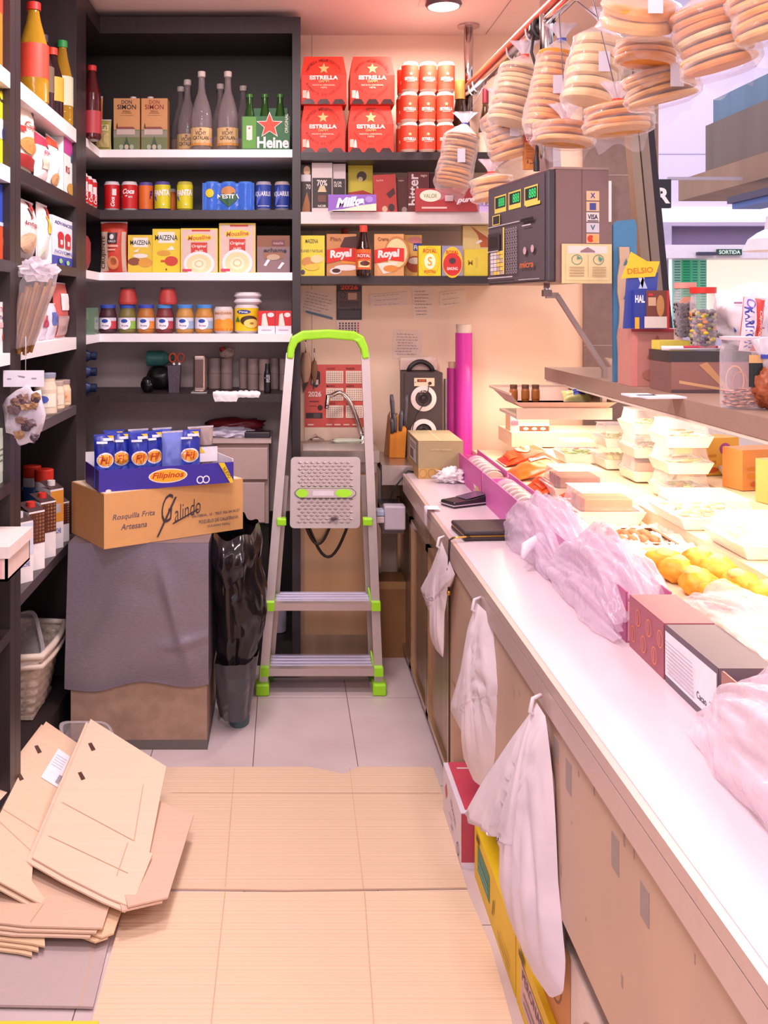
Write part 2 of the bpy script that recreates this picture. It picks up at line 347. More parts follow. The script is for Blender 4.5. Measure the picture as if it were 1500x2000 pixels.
for z, th, m in ((ZS[0], .04, WHITE), (1.74, .04, WHITE), (1.50, .03, DARK), (1.262, .03, WHITE), (.93, .03, DARK), (.55, .03, DARK), (.13, .13, DARK2)):
    part(MB().box(LW+.014, 1.3, z-th, PL, Y1a, z, m), 'shelf', s)
# three boards over the sink
for z, th, m, lab in ((1.974, .03, DARK, 'top dark wall shelf carrying red beer cartons'), (1.745, .045, mat('#d9cdcd', .4), 'pale middle wall shelf carrying chocolate bars'), (1.50, .03, DARK, 'lowest dark wall shelf carrying dessert boxes over the sink')):
    single(MB().box(0, 0, -th, .80, BY-YF-.003, 0, m), 'wall_shelf', lab, 'shelf', (.064, YF, z))
# ================================================================== goods: builders
def dims(x0, x1, yt, S, z): return (x1-x0)/S, H+(VY-yt)/S-z, (x0+x1)/2
def put(x0, x1, yt, S, z, dp=.06):
    w_, h_, cx = dims(x0, x1, yt, S, z); return w_, h_, (((cx-VX)/S), F/S+dp/2, z)
def carton(name, label, cat, x0, x1, yt, S, z, dp, c, specs, group=None, side=None, rot=0, tilt=0, bevel=.001):
    w_, h_, loc = put(x0, x1, yt, S, z, dp); mb = MB()
    mb.box(-w_/2, -dp/2, 0, w_/2, dp/2, h_, asmat(side or c))
    mb.decals(plane_map(-w_/2, 0, w_, h_, -dp/2), [('R', .0, .0, 1, 1, c)]+specs, w_/h_)
    o = single(mb, name, label, cat, loc, math.radians(rot), group)
    if tilt: o.rotation_euler[1] = math.radians(tilt)
    return o
def canmesh(r, h, c, specs, top='#d8d2d6', seg=24, foil='#e8e2e6'):
    mb = MB(); mb.lathe([(0, .004), (r*.72, .0), (r*.78, .0), (r, .010, top), (r, h-.013, c), (r*.86, h-.002, top), (r*.84, h, top), (r*.8, h-.005, top), (0, h-.006, top)], seg, asmat(foil))
    mb.decals(cyl_map(r+.0003, .01, h-.023), specs, 2.4*r/(h-.023), 6); return mb
def can(label, x0, x1, S, z, c, specs, group, h=.115, cat='can', name='drink_can', top='#d8d2d6'):
    r = (x1-x0)/S/2*.97; mb = canmesh(r, h, c, specs, top)
    return single(mb, name, label, cat, (((x0+x1)/2-VX)/S, F/S+r, z), 0, group)
def jar(name, label, cx, S, z, r, h, glass, lid, specs=(), group=None, content=None, lidh=.014, prof=None):
    t = thing(name, label, 'jar', ((cx-VX)/S, F/S+r, z), 0, group)
    body = MB().lathe(prof or [(0, 0), (r*.8, 0), (r, .008), (r, h*.62), (r*.82, h*.8), (r*.82, h-lidh)], 24, asmat(content or glass))
    body.decals(cyl_map(r+.0006, h*.12, h*.45), list(specs), 2.4*r/(h*.45), 6); body.build('body', t)
    MB().lathe([(r*.86, h-lidh), (r*.88, h-.002), (r*.84, h), (0, h)], 24, asmat(lid)).build('lid', t); return t
def bottle(name, label, cx, S, z, r, h, glass, cap, lab=None, specs=(), group=None, neck=.3, shoulder=.55, caph=.02, cat='bottle', labz=(.08, .38)):
    t = thing(name, label, cat, ((cx-VX)/S, F/S+r, z), 0, group); rn = r*neck
    prof = [(0, 0), (r*.85, 0), (r, .008), (r, h*labz[0])]
    if lab: prof += [(r+.0006, h*labz[0]), (r+.0006, h*labz[1], lab), (r, h*labz[1])]
    prof += [(r, h*shoulder*.85), (r*.93, h*shoulder), (r*.7, h*(shoulder+.12)), (rn*1.25, h*(shoulder+.24)), (rn, h*(shoulder+.32)), (rn, h-caph)]
    b = MB().lathe(prof, 22, asmat(glass))
    if specs: b.decals(cyl_map(r+.0012, h*labz[0], h*(labz[1]-labz[0])), list(specs), 2.4*r/(h*(labz[1]-labz[0])), 6)
    b.build('body', t)
    MB().lathe([(rn*1.15, h-caph), (rn*1.25, h-caph), (rn*1.25, h-.002), (rn*1.1, h), (0, h)], 18, asmat(cap)).build('cap', t); return t
def pouch_mb(w_, h_, d_, c, specs=(), seed=0, wr=.004, crimp='#d8d0d8', asp=None):
    def mp(u, v, k):
        q = max(0, min(1, v)); p_ = max(0, min(1, u)); e = (math.sin(PI*p_)**.55)*(math.sin(PI*min(1, max(0, (q-.04)/.92)))**.5)
        nz = wr*noise.noise(Vector((u*5+seed*3.1, v*7, seed)))
        return (( u-.5)*w_*(1-.06*math.sin(PI*q)), -d_/2*e-.0007*k-nz*(.3+e), v*h_)
    mb = MB(); mb.grid(lambda u, v: mp(u, v, 0), 14, 16, c)
    mb.grid(lambda u, v: (mp(u, v, 0)[0], d_/2*(math.sin(PI*u)**.55)*(math.sin(PI*min(1, max(0, (v-.04)/.92)))**.5), v*h_), 12, 14, c)
    mb.decals(mp, [('R', 0, 0, 1, .03, crimp), ('R', 0, .965, 1, 1, crimp)]+list(specs), w_/h_, 8); return mb
def pouch(name, label, cat, x0, x1, yt, S, z, dp, c, specs=(), group=None, rot=0, seed=0, lean=0):
    w_, h_, loc = put(x0, x1, yt, S, z, dp); o = single(pouch_mb(w_, h_, dp, c, specs, seed), name, label, cat, loc, math.radians(rot), group)
    o.rotation_euler[0] = math.radians(lean); return o
# ================================================================== top shelf, back left
z = ZS[0]
def don(x0, label, tc, group=None):
    sp = [('T', 'DON', .5, .93, .4, .07, tc), ('T', 'SIMON', .5, .84, .72, .09, tc), ('R', .3, .72, .7, .73, '#9a6a40'), ('R', .25, .68, .75, .685, '#9a6a40'), ('R', 0, 0, 1, .42, '#6f7a4c'), ('R', 0, .28, 1, .40, '#8f8a78'),
          ('R', .12, .33, .82, .43, '#c9b6ae'), ('G', [(.1, .43), (.2, .47), (.75, .47), (.85, .43)], '#8a4038'), ('G', [(.1, .45), (.14, .55), (.18, .45)], '#4a3428'), ('G', [(.3, 0), (.5, .3), (.7, 0)], '#3b5136'),
          ('E', .3, .1, .08, .045, '#a8b09c'), ('E', .5, .1, .08, .045, '#c9b8a0'), ('E', .7, .1, .08, .045, '#a8b09c'), ('T', 'Vino', .5, .76, .3, .035, '#7a4a30')]
    w_, h_, loc = put(x0, x0+51, 192, 500, z, .07)
    t = thing('wine_carton', label, 'carton', loc, 0, 'wine cartons on the top shelf')
    mb = MB().box(-w_/2, -.035, 0, w_/2, .035, h_, '#d79a62'); mb.decals(plane_map(-w_/2, 0, w_, h_, -.035), sp, w_/h_); mb.build('body', t)
    MB().lathe([(.012, h_), (.012, h_+.012), (0, h_+.012)], 14, asmat('#e9dfe2')).build('cap', t).location = (.02 if x0 < 250 else -.02, 0, 0)
don(222, 'orange wine carton with black lettering, left of the pair on the top shelf', '#3a2420'); don(276, 'orange wine carton with red-brown lettering beside the mineral water bottles', '#9a3020')
WATER = film('#b8a8ac', .34, .08, 'water_glass')
vl = [('R', 0, 0, 1, 1, '#e6c48c'), ('T', 'VICHY', .5, .68, .42, .22, '#4a2a34'), ('T', 'CATALAN', .5, .42, .6, .22, '#4a2a34'), ('R', 0, .0, 1, .14, '#d99a50'), ('G', [(.6, .15), (1, .2), (1, .5), (.8, .35)], '#9a8ac0'), ('E', .5, .88, .04, .06, '#8a5a50')]
for cx, S, lab in ((351, 472, 'mineral water bottle with white cap, leftmost and furthest back on the top shelf'), (364, 487, 'mineral water bottle with white cap in the second rank beside the wine cartons'), (392, 505, 'tall clear mineral water bottle with cream label, front left of the top shelf bottles'),
                   (429, 478, 'mineral water bottle half hidden behind the front right one'), (444, 505, 'clear mineral water bottle with cream label in front beside the green beer carton'), (474, 474, 'mineral water bottle standing behind the green beer carton')):
    bottle('water_bottle', lab, cx, S, z, .041, .317, WATER, '#efe2da', '#e6c48c' if S > 480 else '#b59a8a', vl if S > 480 else (), 'mineral water bottles on the top shelf', .3, .5, .022, labz=(.07, .29))
# green beer carton
w_, h_, loc = put(472, 566, 227, 508, z, .12); gr = '#1f6a34'
t = thing('beer_carton', 'green beer carton with big red star holding three green bottles', 'carton', loc)
mb = MB()
for (a, b, c_, d) in ((-w_/2, -.06, w_/2, -.056), (-w_/2, .056, w_/2, .06), (-w_/2, -.056, -w_/2+.004, .056), (w_/2-.004, -.056, w_/2, .056)): mb.box(a, b, 0, c_, d, h_, gr)
mb.box(-w_/2+.004, -.056, 0, w_/2-.004, .056, .004, gr)
mb.decals(plane_map(-w_/2, 0, w_, h_, -.06), [('R', 0, 0, 1, 1, gr), ('R', .02, .05, .3, .98, '#5aa02c'), ('R', .1, .3, .22, .72, '#dfe8d8'), ('E', .16, .62, .06, .09, '#e9efe6'), ('E', .16, .38, .05, .1, '#dfe8d8'), ('S', .16, .64, .03, '#d8301c'),
   ('S', .58, .72, .29, '#f6e8e4'), ('S', .58, .72, .25, '#e2401f'), ('T', 'Heine', .65, .22, .66, .34, '#f8efee', 0, 0, .035), ('T', 'ORIGINAL', .93, .78, .4, .09, '#e8f0e4', 90)], w_/h_)
mb.build('body', t); MB().box(-w_/2+.02, .010, .005, w_/2-.01, .016, h_+.045, '#2f7a40').build('handle_panel', t)
for cx, lab in ((487, 'green beer bottle neck at the left of the green carton'), (517, 'green beer bottle neck in the middle of the green carton'), (547, 'green beer bottle neck at the right of the green carton')):
    bottle('beer_bottle', lab, cx, 506.5, z+.005, .0275, .218, mat('#2c5a22', .12), mat('#3f7a33', .3), None, (), 'green beer bottles in the carton', .42, .5, .014)
# left return of the top shelf
bottle('juice_bottle', 'dark red juice bottle with red cap behind the left upright', 176, 545, z, .034, .27, mat('#4a1418', .12), '#c01f1f', '#a83038', (), None, .4, .62)
pouch('snack_bag', 'small orange snack bag standing behind the green nut bag', 'snack bag', 179, 199, 186, 500, z, .04, '#d98a3a', [('R', .1, .3, .9, .6, '#b5522a'), ('E', .5, .3, .3, .1, '#e8c070')], seed=3)
pouch('nut_bag', 'olive and beige nut bag beside the left wine carton', 'snack bag', 184, 216, 232, 508, z, .035, '#a09a50', [('R', .12, .62, .88, .82, '#c9c08a'), ('R', .1, .1, .9, .55, '#b8a468'), ('T', 'NUTS', .5, .72, .6, .12, '#5a4a24')], seed=4)
# ================================================================== cans shelf
z = ZS[1]; G = 'drink cans on the second shelf'
RED = '#c4171e'
def coke(h=1): return [('T', 'Coca', .5, .72, .62, .22, '#f6e8ea', 0, .35, .04), ('G', [(.05, .5), (.4, .56), (.95, .62), (.4, .5)], '#f6e8ea'), ('T', 'zero', .6, .48, .2, .07, '#f6e8ea')]
def coke2(): return [('R', .58, .55, .8, .82, '#e9dfe2'), ('T', 'Coca', .6, .28, .5, .16, '#f6e8ea', 90, .3, .03), ('R', .2, .2, .4, .5, '#b01018')]
r_ = .0325
for i, Yc in enumerate((3.545, 3.63, 3.715)):
    o = single(canmesh(.032, .115, RED, [('R', .3, .5, .6, .8, '#e9dfe2'), ('T', 'Coca', .5, .3, .5, .2, '#f6e8ea', 90, .3, .03)]), 'drink_can', ['red cola can nearest the left upright on the second shelf', 'red cola can in the middle of the left side row', 'red cola can at the inner corner of the side row'][i], 'can', (PL-.04, Yc, z), PI/3, G)
can('red cola can turned to its barcode, left end of the front row', 200, 232, 505, z, RED, coke2(), G); can('red cola can showing its white script, second in the front row', 234, 267, 505, z, RED, coke(), G)
can('orange soda can with dark lid beside the red cola cans', 268, 298, 502, z, '#e0722a', [('T', 'F', .85, .6, .2, .35, '#2c2f8a', 0, .2, .05)], G, top='#5a4f9a')
fa = [('G', [(.1, .42), (.22, .3), (.9, .5), (.95, .85), (.1, .75)], '#2a3c9a'), ('T', 'FANTA', .5, .66, .85, .26, '#f4f0f6', 3, .1, .05), ('R', .55, .12, .63, .2, '#f2f0d0')]
can('yellow lemon soda can with purple lid, left of the two yellow cans', 299, 332, 505, z, '#d8d023', fa, G, top='#5a4f9a'); can('orange soda can glimpsed between the two yellow cans', 327, 343, 478, z, '#e0722a', [], G, .112)
can('yellow lemon soda can standing apart from the first, right of it', 343, 376, 505, z, '#d8d023', fa, G, top='#b8b040')
t = thing('can_pack', 'blue shrink-wrapped pack of iced tea cans', 'can pack', (((397+495)/2-VX)/505, F/505+.033, z))
for i in range(3):
    for j in range(2):
        canmesh(.032, .115, '#2f6ad8', [('E', .5, .7, .2, .15, '#e6c028'), ('T', 'tea', .5, .3, .3, .1, '#dfe8ff')] if i == 0 else [], '#4f8ae8').build('drink_can', t).location = (-.065+.065*i, .065*j, 0)
def wrap(u, v, k=0):
    x = -.1+u*.2; y = -.0345-.001*k+.006*(math.cos(u*PI*6)*.5+.5)*(1 if .05 < u < .95 else 0); return (x, y, .003+v*.105)
mb = MB(); mb.grid(wrap, 36, 4, film('#3f7bf0', .72, .15, 'blue_film'))
mb.decals(lambda u, v, k: wrap(u, v, k+1), [('E', .5, .68, .14, .2, '#c98a50'), ('G', [(.3, .45), (.4, .62), (.5, .52), (.6, .66), (.7, .45), (.5, .1)], '#1f5a3a'), ('T', 'NESTEA', .5, .5, .42, .16, '#f4f8ff', 0, 0, .03), ('E', .14, .62, .08, .16, '#e8d020')], 2, 8)
mb.build('shrink_wrap', t)
aq = [('T', 'AQUARIUS', .42, .6, .95, .24, '#eef2ff', 0, 0, .02), ('G', [(.1, .1), (.4, .5), (.3, .95), (.15, .6)], '#5f78d8'), ('R', .2, .08, .8, .12, '#b8c0ee')]
can('blue sports drink can beside the iced tea pack', 498, 531, 505, z, '#2e49a8', aq, G, top='#a8a4b8'); can('blue sports drink can against the right upright', 535, 567, 505, z, '#2a429c', aq, G, top='#b8a8a8')
# ================================================================== packets shelf
z = ZS[2]
pouch('onion_bag', 'red and tan bag of crunchy onion with black square logo', 'snack bag', 194, 247, 432, 505, z, .06, '#cf4330', [('R', .0, .03, .3, .8, '#cdb4a0'), ('R', .82, .03, .97, .8, '#cdb4a0'), ('T', 'CRUJIENTE', .13, .40, 1.2, .10, '#5a2c28', 90), ('R', .28, .57, .66, .78, '#2b2430'), ('E', .45, .7, .08, .05, '#d8ccd0'), ('T', 'GALLO', .47, .61, .28, .04, '#f0e8ea'),
      ('R', .3, .5, .7, .54, '#e6a898'), ('R', .3, .43, .6, .46, '#e6a898'), ('E', .5, .2, .22, .13, '#d98a58'), ('E', .52, .22, .12, .07, '#a85a34')], seed=6)
def maiz(sp): return [('R', .2, .68, .8, .93, '#f0efe8'), ('T', 'MAIZENA', .5, .8, .82, .12, '#2c2a33')]+sp
carton('cornflour_box', 'small yellow cornflour box with bowls of sauce', 'food box', 250, 299, 459, 502, z, .05, '#e3c53c', maiz([('E', .25, .3, .25, .1, '#8a4a34'), ('E', .7, .27, .28, .12, '#d99a3a'), ('E', .5, .45, .3, .06, '#e9e4e0'), ('G', [(.2, .55), (.45, .65), (.4, .55)], '#f0ece6')]))
carton('cornflour_box', 'taller yellow cornflour box with red spoon', 'food box', 298, 352, 447, 503, z, .06, '#e8cf2e', maiz([('E', .4, .45, .25, .06, '#d9a03a'), ('G', [(.5, .52), (.7, .62), (.8, .52)], '#f4f0ea'), ('E', .68, .27, .24, .11, '#c8402c'), ('R', .3, .25, .5, .29, '#c8402c'), ('E', .5, .08, .03, .02, '#3a3a2a')]))
def mous(): return [('R', .03, .02, .97, .97, '#d9c0b8'), ('R', .3, .93, .8, .97, '#c83a2a'), ('E', .5, .79, .36, .08, '#eed73c'), ('T', 'Mousline', .5, .79, .62, .1, '#c86a28', 3, .2, .03), ('R', .28, .42, .72, .68, '#c9362b'), ('T', 'Original', .5, .59, .4, .08, '#f6e8e0', 0, .2), ('T', 'au lait', .5, .5, .22, .04, '#f6e8e0'),
     ('E', .5, .2, .42, .28, '#efe8ec'), ('E', .5, .2, .34, .22, '#e3d6a8'), ('E', .5, .19, .2, .13, '#f0e8c8'), ('O', .5, .2, .12, .08, .3, '#d3c290'), ('R', .05, .03, .3, .08, '#c8365a')]
carton('mash_box', 'yellow mashed potato box with white bowl picture, the shorter one', 'food box', 353, 425, 446, 507, z, .07, '#ecd23a', mous()); carton('mash_box', 'tallest yellow mashed potato box on the third shelf', 'food box', 428, 499, 436, 505, z, .07, '#ecd23a', mous())
carton('sauce_box', 'brown instant white sauce box in a clear sleeve', 'food box', 502, 566, 460, 503, z, .06, '#8d5b41', [('R', 0, 0, 1, .7, '#8f7378'), ('R', .45, .72, .85, .88, '#7a4450'), ('T', 'nestle', .65, .8, .3, .08, '#c8a0a0'), ('T', 'echame', .55, .6, .7, .14, '#3f2c3c', 0, .1, .03), ('R', .2, .38, .8, .55, '#9a6a50'), ('E', .5, .42, .2, .08, '#c0a890'),
       ('G', [(.2, .2), (.28, .18), (.4, .34), (.32, .37)], '#f4eef6'), ('G', [(.62, .12), (.7, .1), (.84, .26), (.76, .29)], '#f4eef6')])
o = single(MB().blob((0, 0, .07), (.02, .06, .07), '#8e2e34', 2, .1, 3, 2, 0), 'red_packet', 'dark red packet mostly hidden behind the left upright', 'packet', (PL-.03, 3.60, z))
# ================================================================== jars shelf
z = ZS[3]; JG = 'small baby food jars on the jar shelf'
lb = lambda c: [('R', 0, .1, 1, .95, '#d9d6ea'), ('R', .62, .1, 1, .7, c), ('E', .45, .5, .26, .46, '#f4f2fa'), ('E', .42, .7, .15, .15, '#2c4fae'), ('T', 'fruta', .45, .35, .3, .14, '#7a5a90')]
for i, (x0, x1, c, lid, lc, lab) in enumerate(((190, 226, '#4a2430', '#3552b4', '#c8404c', 'jar of dark plum puree with blue lid, first of the row'), (228, 264, '#7a7038', '#3552b4', '#8fc04c', 'jar of green fruit puree under the left red jar'), (265, 301, '#b57330', '#3f4fc0', '#e08a40', 'jar of orange puree with blue lid between the red jars'),
        (302, 338, '#7a3034', '#4a8fe0', '#b84050', 'jar of dark red puree with light blue lid under the right red jar'), (341, 378, '#c08f4a', '#4a8fe0', '#9ab8d8', 'jar of beige puree with light blue lid, left of the pale pair'), (379, 416, '#c48a40', '#4a8fe0', '#9ab8d8', 'jar of beige puree with light blue lid beside the mandarin tin'))):
    S = 505; t = jar('puree_jar', lab, (x0+x1)/2, S, z, (x1-x0)/S/2*.97, .112, c, lid, lb(lc), JG)
TJ = [(0, .0), (.030, .0), (.034, .008), (.028, .05), (.020, .06), (.021, .068)]
for cx, lab in ((247, 'red jar standing on the green puree jar'), (326, 'red jar standing on the dark red puree jar')):
    t = jar('sauce_jar', lab, cx, 505, z+.113, .034, .066, '#b8403c', '#4a4048', (), 'red jars stacked on the puree jars', None, .006, [(0, 0), (.036, 0), (.038, .008), (.031, .05), (.027, .058), (.028, .061)])
can('tin of mandarin segments with orange fruit picture', 416, 455, 505, z, '#e0ccc0', [('T', 'MANDARIN', .5, .85, .8, .12, '#b86a28', 0, 0), ('E', .3, .3, .3, .28, '#e8922c'), ('E', .72, .3, .3, .3, '#f0a030'), ('R', 0, 0, 1, .12, '#d87a20')], None, .104, 'tin', 'food_tin')
can('large yellow tin of pineapple rings', 456, 506, 505, z, '#f2cd1f', [('E', .4, .83, .25, .09, '#2c4a9a'), ('T', 'Pina', .4, .83, .3, .09, '#ffffff'), ('E', .6, .45, .3, .22, '#4a3018'), ('E', .68, .33, .26, .2, '#f0d878'), ('E', .68, .33, .07, .05, '#a88028'), ('G', [(.1, .4), (.2, .65), (.3, .4)], '#3a7a3a')], None, .112, 'tin', 'food_tin')
for k, lab in ((0, 'flat white tin lying on the pineapple tin'), (1, 'flat white tin topmost on the pineapple tin')):
    can(lab, 454, 512, 505, z+.1125+k*.024, '#efe6ee', [('R', .3, .2, .7, .8, '#e6c4cc'), ('T', 'ANCHOAS', .5, .5, .35, .4, '#a82a3a')], 'flat tins stacked on the pineapple tin', .0235, 'tin', 'flat_tin', '#e9e2ea')
for x0, x1, lab in ((504, 537, 'red and white asparagus box beside the pineapple tin'), (538, 569, 'red and white asparagus box against the right upright')):
    carton('asparagus_box', lab, 'food box', x0, x1, 607, 507, z, .05, '#d3242a', [('R', 0, 0, 1, .34, '#f0e6f0'), ('G', [(.2, .34), (.25, .85), (.45, .9), (.6, .34)], '#f2e6dc'), ('E', .75, .82, .2, .1, '#f4e4e8'), ('R', .2, .14, .8, .18, '#b8a8c8')], 'asparagus boxes on the jar shelf')
m = MB().box(-.03, -.04, 0, .03, .04, .10, film('#7a9a80', .55, .2, 'green_glass')); m.box(-.031, -.03, .055, -.005, .03, .085, '#b8a480')
single(m, 'tea_box', 'greenish clear box at the left end of the jar shelf', 'box', (PL-.03, 3.66, z))
# ================================================================== till-roll shelf
z = ZS[4]
for i, (zz, lab) in enumerate(((0, 'blue plastic bottle lowest of the three behind the left upright'), (.06, 'blue plastic bottle in the middle of the lying stack'), (.12, 'blue plastic bottle topmost of the lying stack'))):
    t = thing('blue_bottle', lab, 'bottle', (PL-.10, 3.66, z+.03+zz), 0, 'blue bottles lying at the left'); M = Matrix.Rotation(PI/2, 4, 'Y')
    MB().lathe([(0, -.1), (.027, -.098), (.029, -.09), (.026, -.06), (.029, -.03), (.026, 0), (.029, .03), (.026, .06), (.014, .08)], 16, mat('#20325e', .3), M).build('body', t); MB().lathe([(.016, .08), (.016, .10), (0, .10)], 14, mat('#182648', .4), M).build('cap', t)
R90 = Matrix.Rotation(PI/2, 4, 'Y')
t = thing('teal_bottle', 'teal plastic bottle lying on a black case', 'bottle', ((310-VX)/480, F/480, z+.125))
MB().lathe([(0, -.05), (.03, -.048), (.032, -.04), (.032, .02), (.02, .04)], 18, mat('#4f8d8a', .4), R90).build('body', t); MB().lathe([(.018, .04), (.018, .06), (0, .06)], 14, mat('#3d6f6d', .4), R90).build('cap', t)
single(MB().blob((0, 0, .046), (.06, .035, .048), mat('#1d171b', .35), 3, .12, 2, 5, 0), 'black_case', 'black soft case under the teal bottle', 'case', ((313-VX)/480, F/480, z))
single(MB().blob((0, 0, .03), (.026, .026, .033), mat('#141014', .12), 3, .1, 3, 8, 0), 'glossy_bag', 'small glossy black crumpled bag left of the pencil cup', 'bag', ((288-VX)/500, F/500, z))
t = thing('pencil_cup', 'dark marbled square pencil cup', 'cup', ((340-VX)/500, F/500+.02, z)); mb = MB(); mk = mat('#5b4c5a', .35, var=.4, scale=160)
for a in range(4):
    M = Matrix.Rotation(a*PI/2, 4, 'Z'); mb.add([(-.020, -.020, 0), (.020, -.020, 0), (.025, -.025, .105), (-.025, -.025, .105), (-.018, -.018, 0), (.018, -.018, 0), (.022, -.022, .105), (-.022, -.022, .105)], [(0, 1, 2, 3), (5, 4, 7, 6), (3, 2, 6, 7)], mk, False, M)
mb.box(-.019, -.019, .001, .019, .019, .004, mk); mb.build('cup_body', t)
t = thing('scissors', 'scissors with orange and black handles upright in the pencil cup', 'scissors', ((344-VX)/500, F/500+.02, z+.006))
for sx, c in ((-1, '#c8502c'), (1, '#b84a3a')):
    m = MB(); m.tube([(.016*sx+.013*math.cos(a), 0, .128+.017*math.sin(a)) for a in [i*PI/9 for i in range(19)]], .004, c, 8, False); m.build('handle', t)
    MB().bar((.012*sx, 0, .112), (-.006*sx, 0, .004), .003, .008, CHROME, (1, 0, 0)).build('blade', t)
t = thing('napkin_dispenser', 'chrome napkin dispenser standing beside the till rolls', 'dispenser', ((389-VX)/503, F/503+.04, z))
MB().box(-.024, -.04, .004, .024, .04, .146, mat('#b8a09a', .18, .9), None).build('case', t, .008); MB().box(-.031, -.046, 0, .031, .046, .004, CHROME).build('base', t); MB().box(-.016, -.0425, .02, .016, -.04, .13, mat('#6d5450', .2, .6)).build('front_plate', t)
TG = 'till rolls on the till-roll shelf'
nroll = 0
for cx, ww, S, n in ((418, 26, 478, 2), (442, 24, 480, 2), (475, 17, 478, 2), (494, 23, 484, 2), (516, 22, 488, 2), (536, 18, 480, 2), (554, 17, 486, 2)):
    for k in range(n):
        r = ww/S/2*.96; nroll += 1
        m = MB().lathe([(.007, 0), (r, 0), (r, .062), (.007, .062), (.007, 0)], 20, mat('#b59d98', .6, var=.03)); single(m, 'till_roll', 'pinkish-grey paper till roll, %s of the %s stack from the left' % (['lower', 'upper'][k], ['first', 'second', 'third', 'fourth', 'fifth', 'sixth', 'seventh'][nroll//2-(1 if nroll % 2 == 0 else 0)]), 'paper roll', ((cx-VX)/S, F/S+r, z+k*.063), 0, TG)
single(MB().blob((0, 0, .022), (.033, .03, .024), mat('#c4a89c', .6, var=.3, scale=60), 3, .15, 3, 3, 0).blob((-.015, -.018, .035), (.014, .012, .012), '#a82c30', 2, .1, 3), 'string_ball', 'ball of red and beige string on top of the till rolls', 'string', ((442-VX)/484, F/484+.02, z+.127))
bottle('spray_bottle', 'slim black spray bottle with white lettering', 522, 506, z, .0135, .115, mat('#17131a', .3), mat('#1d1920', .4), None, [('T', 'evolon', .5, .8, .9, .35, '#cfc8d4', 90)], None, .5, .68, .02, labz=(.1, .6))
def crumpled_sheet(wd, pts_drop, z0, y0, seed, c='#f8f4fa'):
    m = MB()
    def fn(u, v):
        t_ = v*pts_drop; yy, zz = (y0+.05-t_*.9, z0+.004) if t_ < .055 else (y0-.002, z0-(t_-.055))
        n_ = noise.noise(Vector((u*4, v*5, seed)))*.012
        return ((u-.5)*wd*(1+.12*math.sin(v*7+seed)), yy-abs(n_), zz+abs(n_)*.8+.002)
    m.grid(fn, 14, 14, mat(c, .7)); m.grid(lambda u, v: tuple(Vector(fn(u, v))+Vector((0, .0006, -.0012))), 14, 14, mat(c, .7)); return m
for x0, x1, dr, lab, sd in ((418, 463, .085, 'white crumpled paper hanging over the edge of the till-roll shelf, left one', 3), (464, 506, .07, 'white crumpled paper on the till-roll shelf edge, right one', 9)):
    single(crumpled_sheet((x1-x0)/512, dr, 0, 0, sd), 'crumpled_paper', lab, 'paper', (((x0+x1)/2-VX)/512, YF, z), 0, 'crumpled papers on the shelf edge')
# ================================================================== left bays: goods facing right (towards +X)
def sidepack(builder_mb, name, label, cat, Y, z, X=PL-.02, group=None, dp=0, lean=0):
    o = single(builder_mb, name, label, cat, (X-dp/2, Y, z), PI/2, group)
    return o
def Yof(x, X=PL): return F/((x-VX)/X)
def boxmb(w_, h_, dp, c, specs, side=None):
    mb = MB().box(-w_/2, -dp/2, 0, w_/2, dp/2, h_, asmat(side or c)); mb.decals(plane_map(-w_/2, 0, w_, h_, -dp/2), [('R', 0, 0, 1, 1, c)]+specs, w_/h_); return mb
z = ZS[0]
OILP = film('#b98a20', .62, .1, 'oil_plastic')
def oilb(name, label, x, r, ytop, glass, cap, lab, X=PL-.045, neck=.38, z=z, specs=()):
    S = (x-VX)/X; h = H+(VY-ytop)/S-z
    return bottle(name, label, x, S, z, r, h, glass, cap, lab, specs, 'oil and vinegar bottles on the top left shelf', neck, .58, .024, labz=(.25, .58))
oilb('oil_bottle', 'tall red-capped oil bottle with red label, nearest on the top left shelf', 58, .045, -4, OILP, '#d02a22', '#c8402c')
oilb('oil_bottle', 'dark bottle squeezed behind the nearest oil bottle', 78, .035, 62, mat('#30202a', .1), '#3a2c34', '#6a5a48')
oilb('vinegar_bottle', 'dark vinegar bottle with red cap and yellow label in the middle', 97, .036, 88, mat('#2a1418', .1), '#e03a26', '#e8a030')
oilb('oil_bottle', 'ribbed oil bottle with green cap', 117, .036, 74, OILP, '#2a9a4a', '#c8ccb0')
oilb('oil_bottle', 'ribbed oil bottle with small red cap at the far end of the row', 134, .033, 116, OILP, '#d83a26', '#dfe3c8')
z = ZS[1]
def sp(name, label, x0, x1, yt, zz, dp, c, specs, kind='pouch', X=PL-.015, cat='food packet', seed=0, ref=None):
    Y0, Y1 = Yof(x0, X), Yof(x1, X); S = 2/(1/((x0-VX)/X)+1/((x1-VX)/X)); h = H+(VY-yt)/S-zz; w_ = Y1-Y0
    mb = pouch_mb(w_, h, dp, c, specs, seed) if kind == 'pouch' else boxmb(w_, h, dp, c, specs)
    return single(mb, name, label, cat, (X-dp/2, (Y0+Y1)/2, zz), PI/2)
sp('bread_packet', 'cream packet with black oval logo and toast picture on the left shelf', 42, 80, 182, z, .06, '#ecd9cc', [('E', .7, .85, .16, .12, '#2b2426'), ('T', 'Gali', .5, .6, .5, .08, '#a83a3a'), ('R', 0, .1, 1, .24, '#a8262c'), ('E', .45, .36, .35, .1, '#d98a4a'), ('R', 0, .5, .25, .56, '#c23030')], seed=11)
sp('crisp_roll_packet', 'white packet with red top beside the cream toast packet', 82, 104, 262, z, .05, '#f2e6ea', [('R', 0, .75, 1, .97, '#cf2c4c'), ('R', .2, .3, .8, .5, '#e8c9b8'), ('T', 'pan', .5, .62, .5, .08, '#b84a6a')], seed=12)
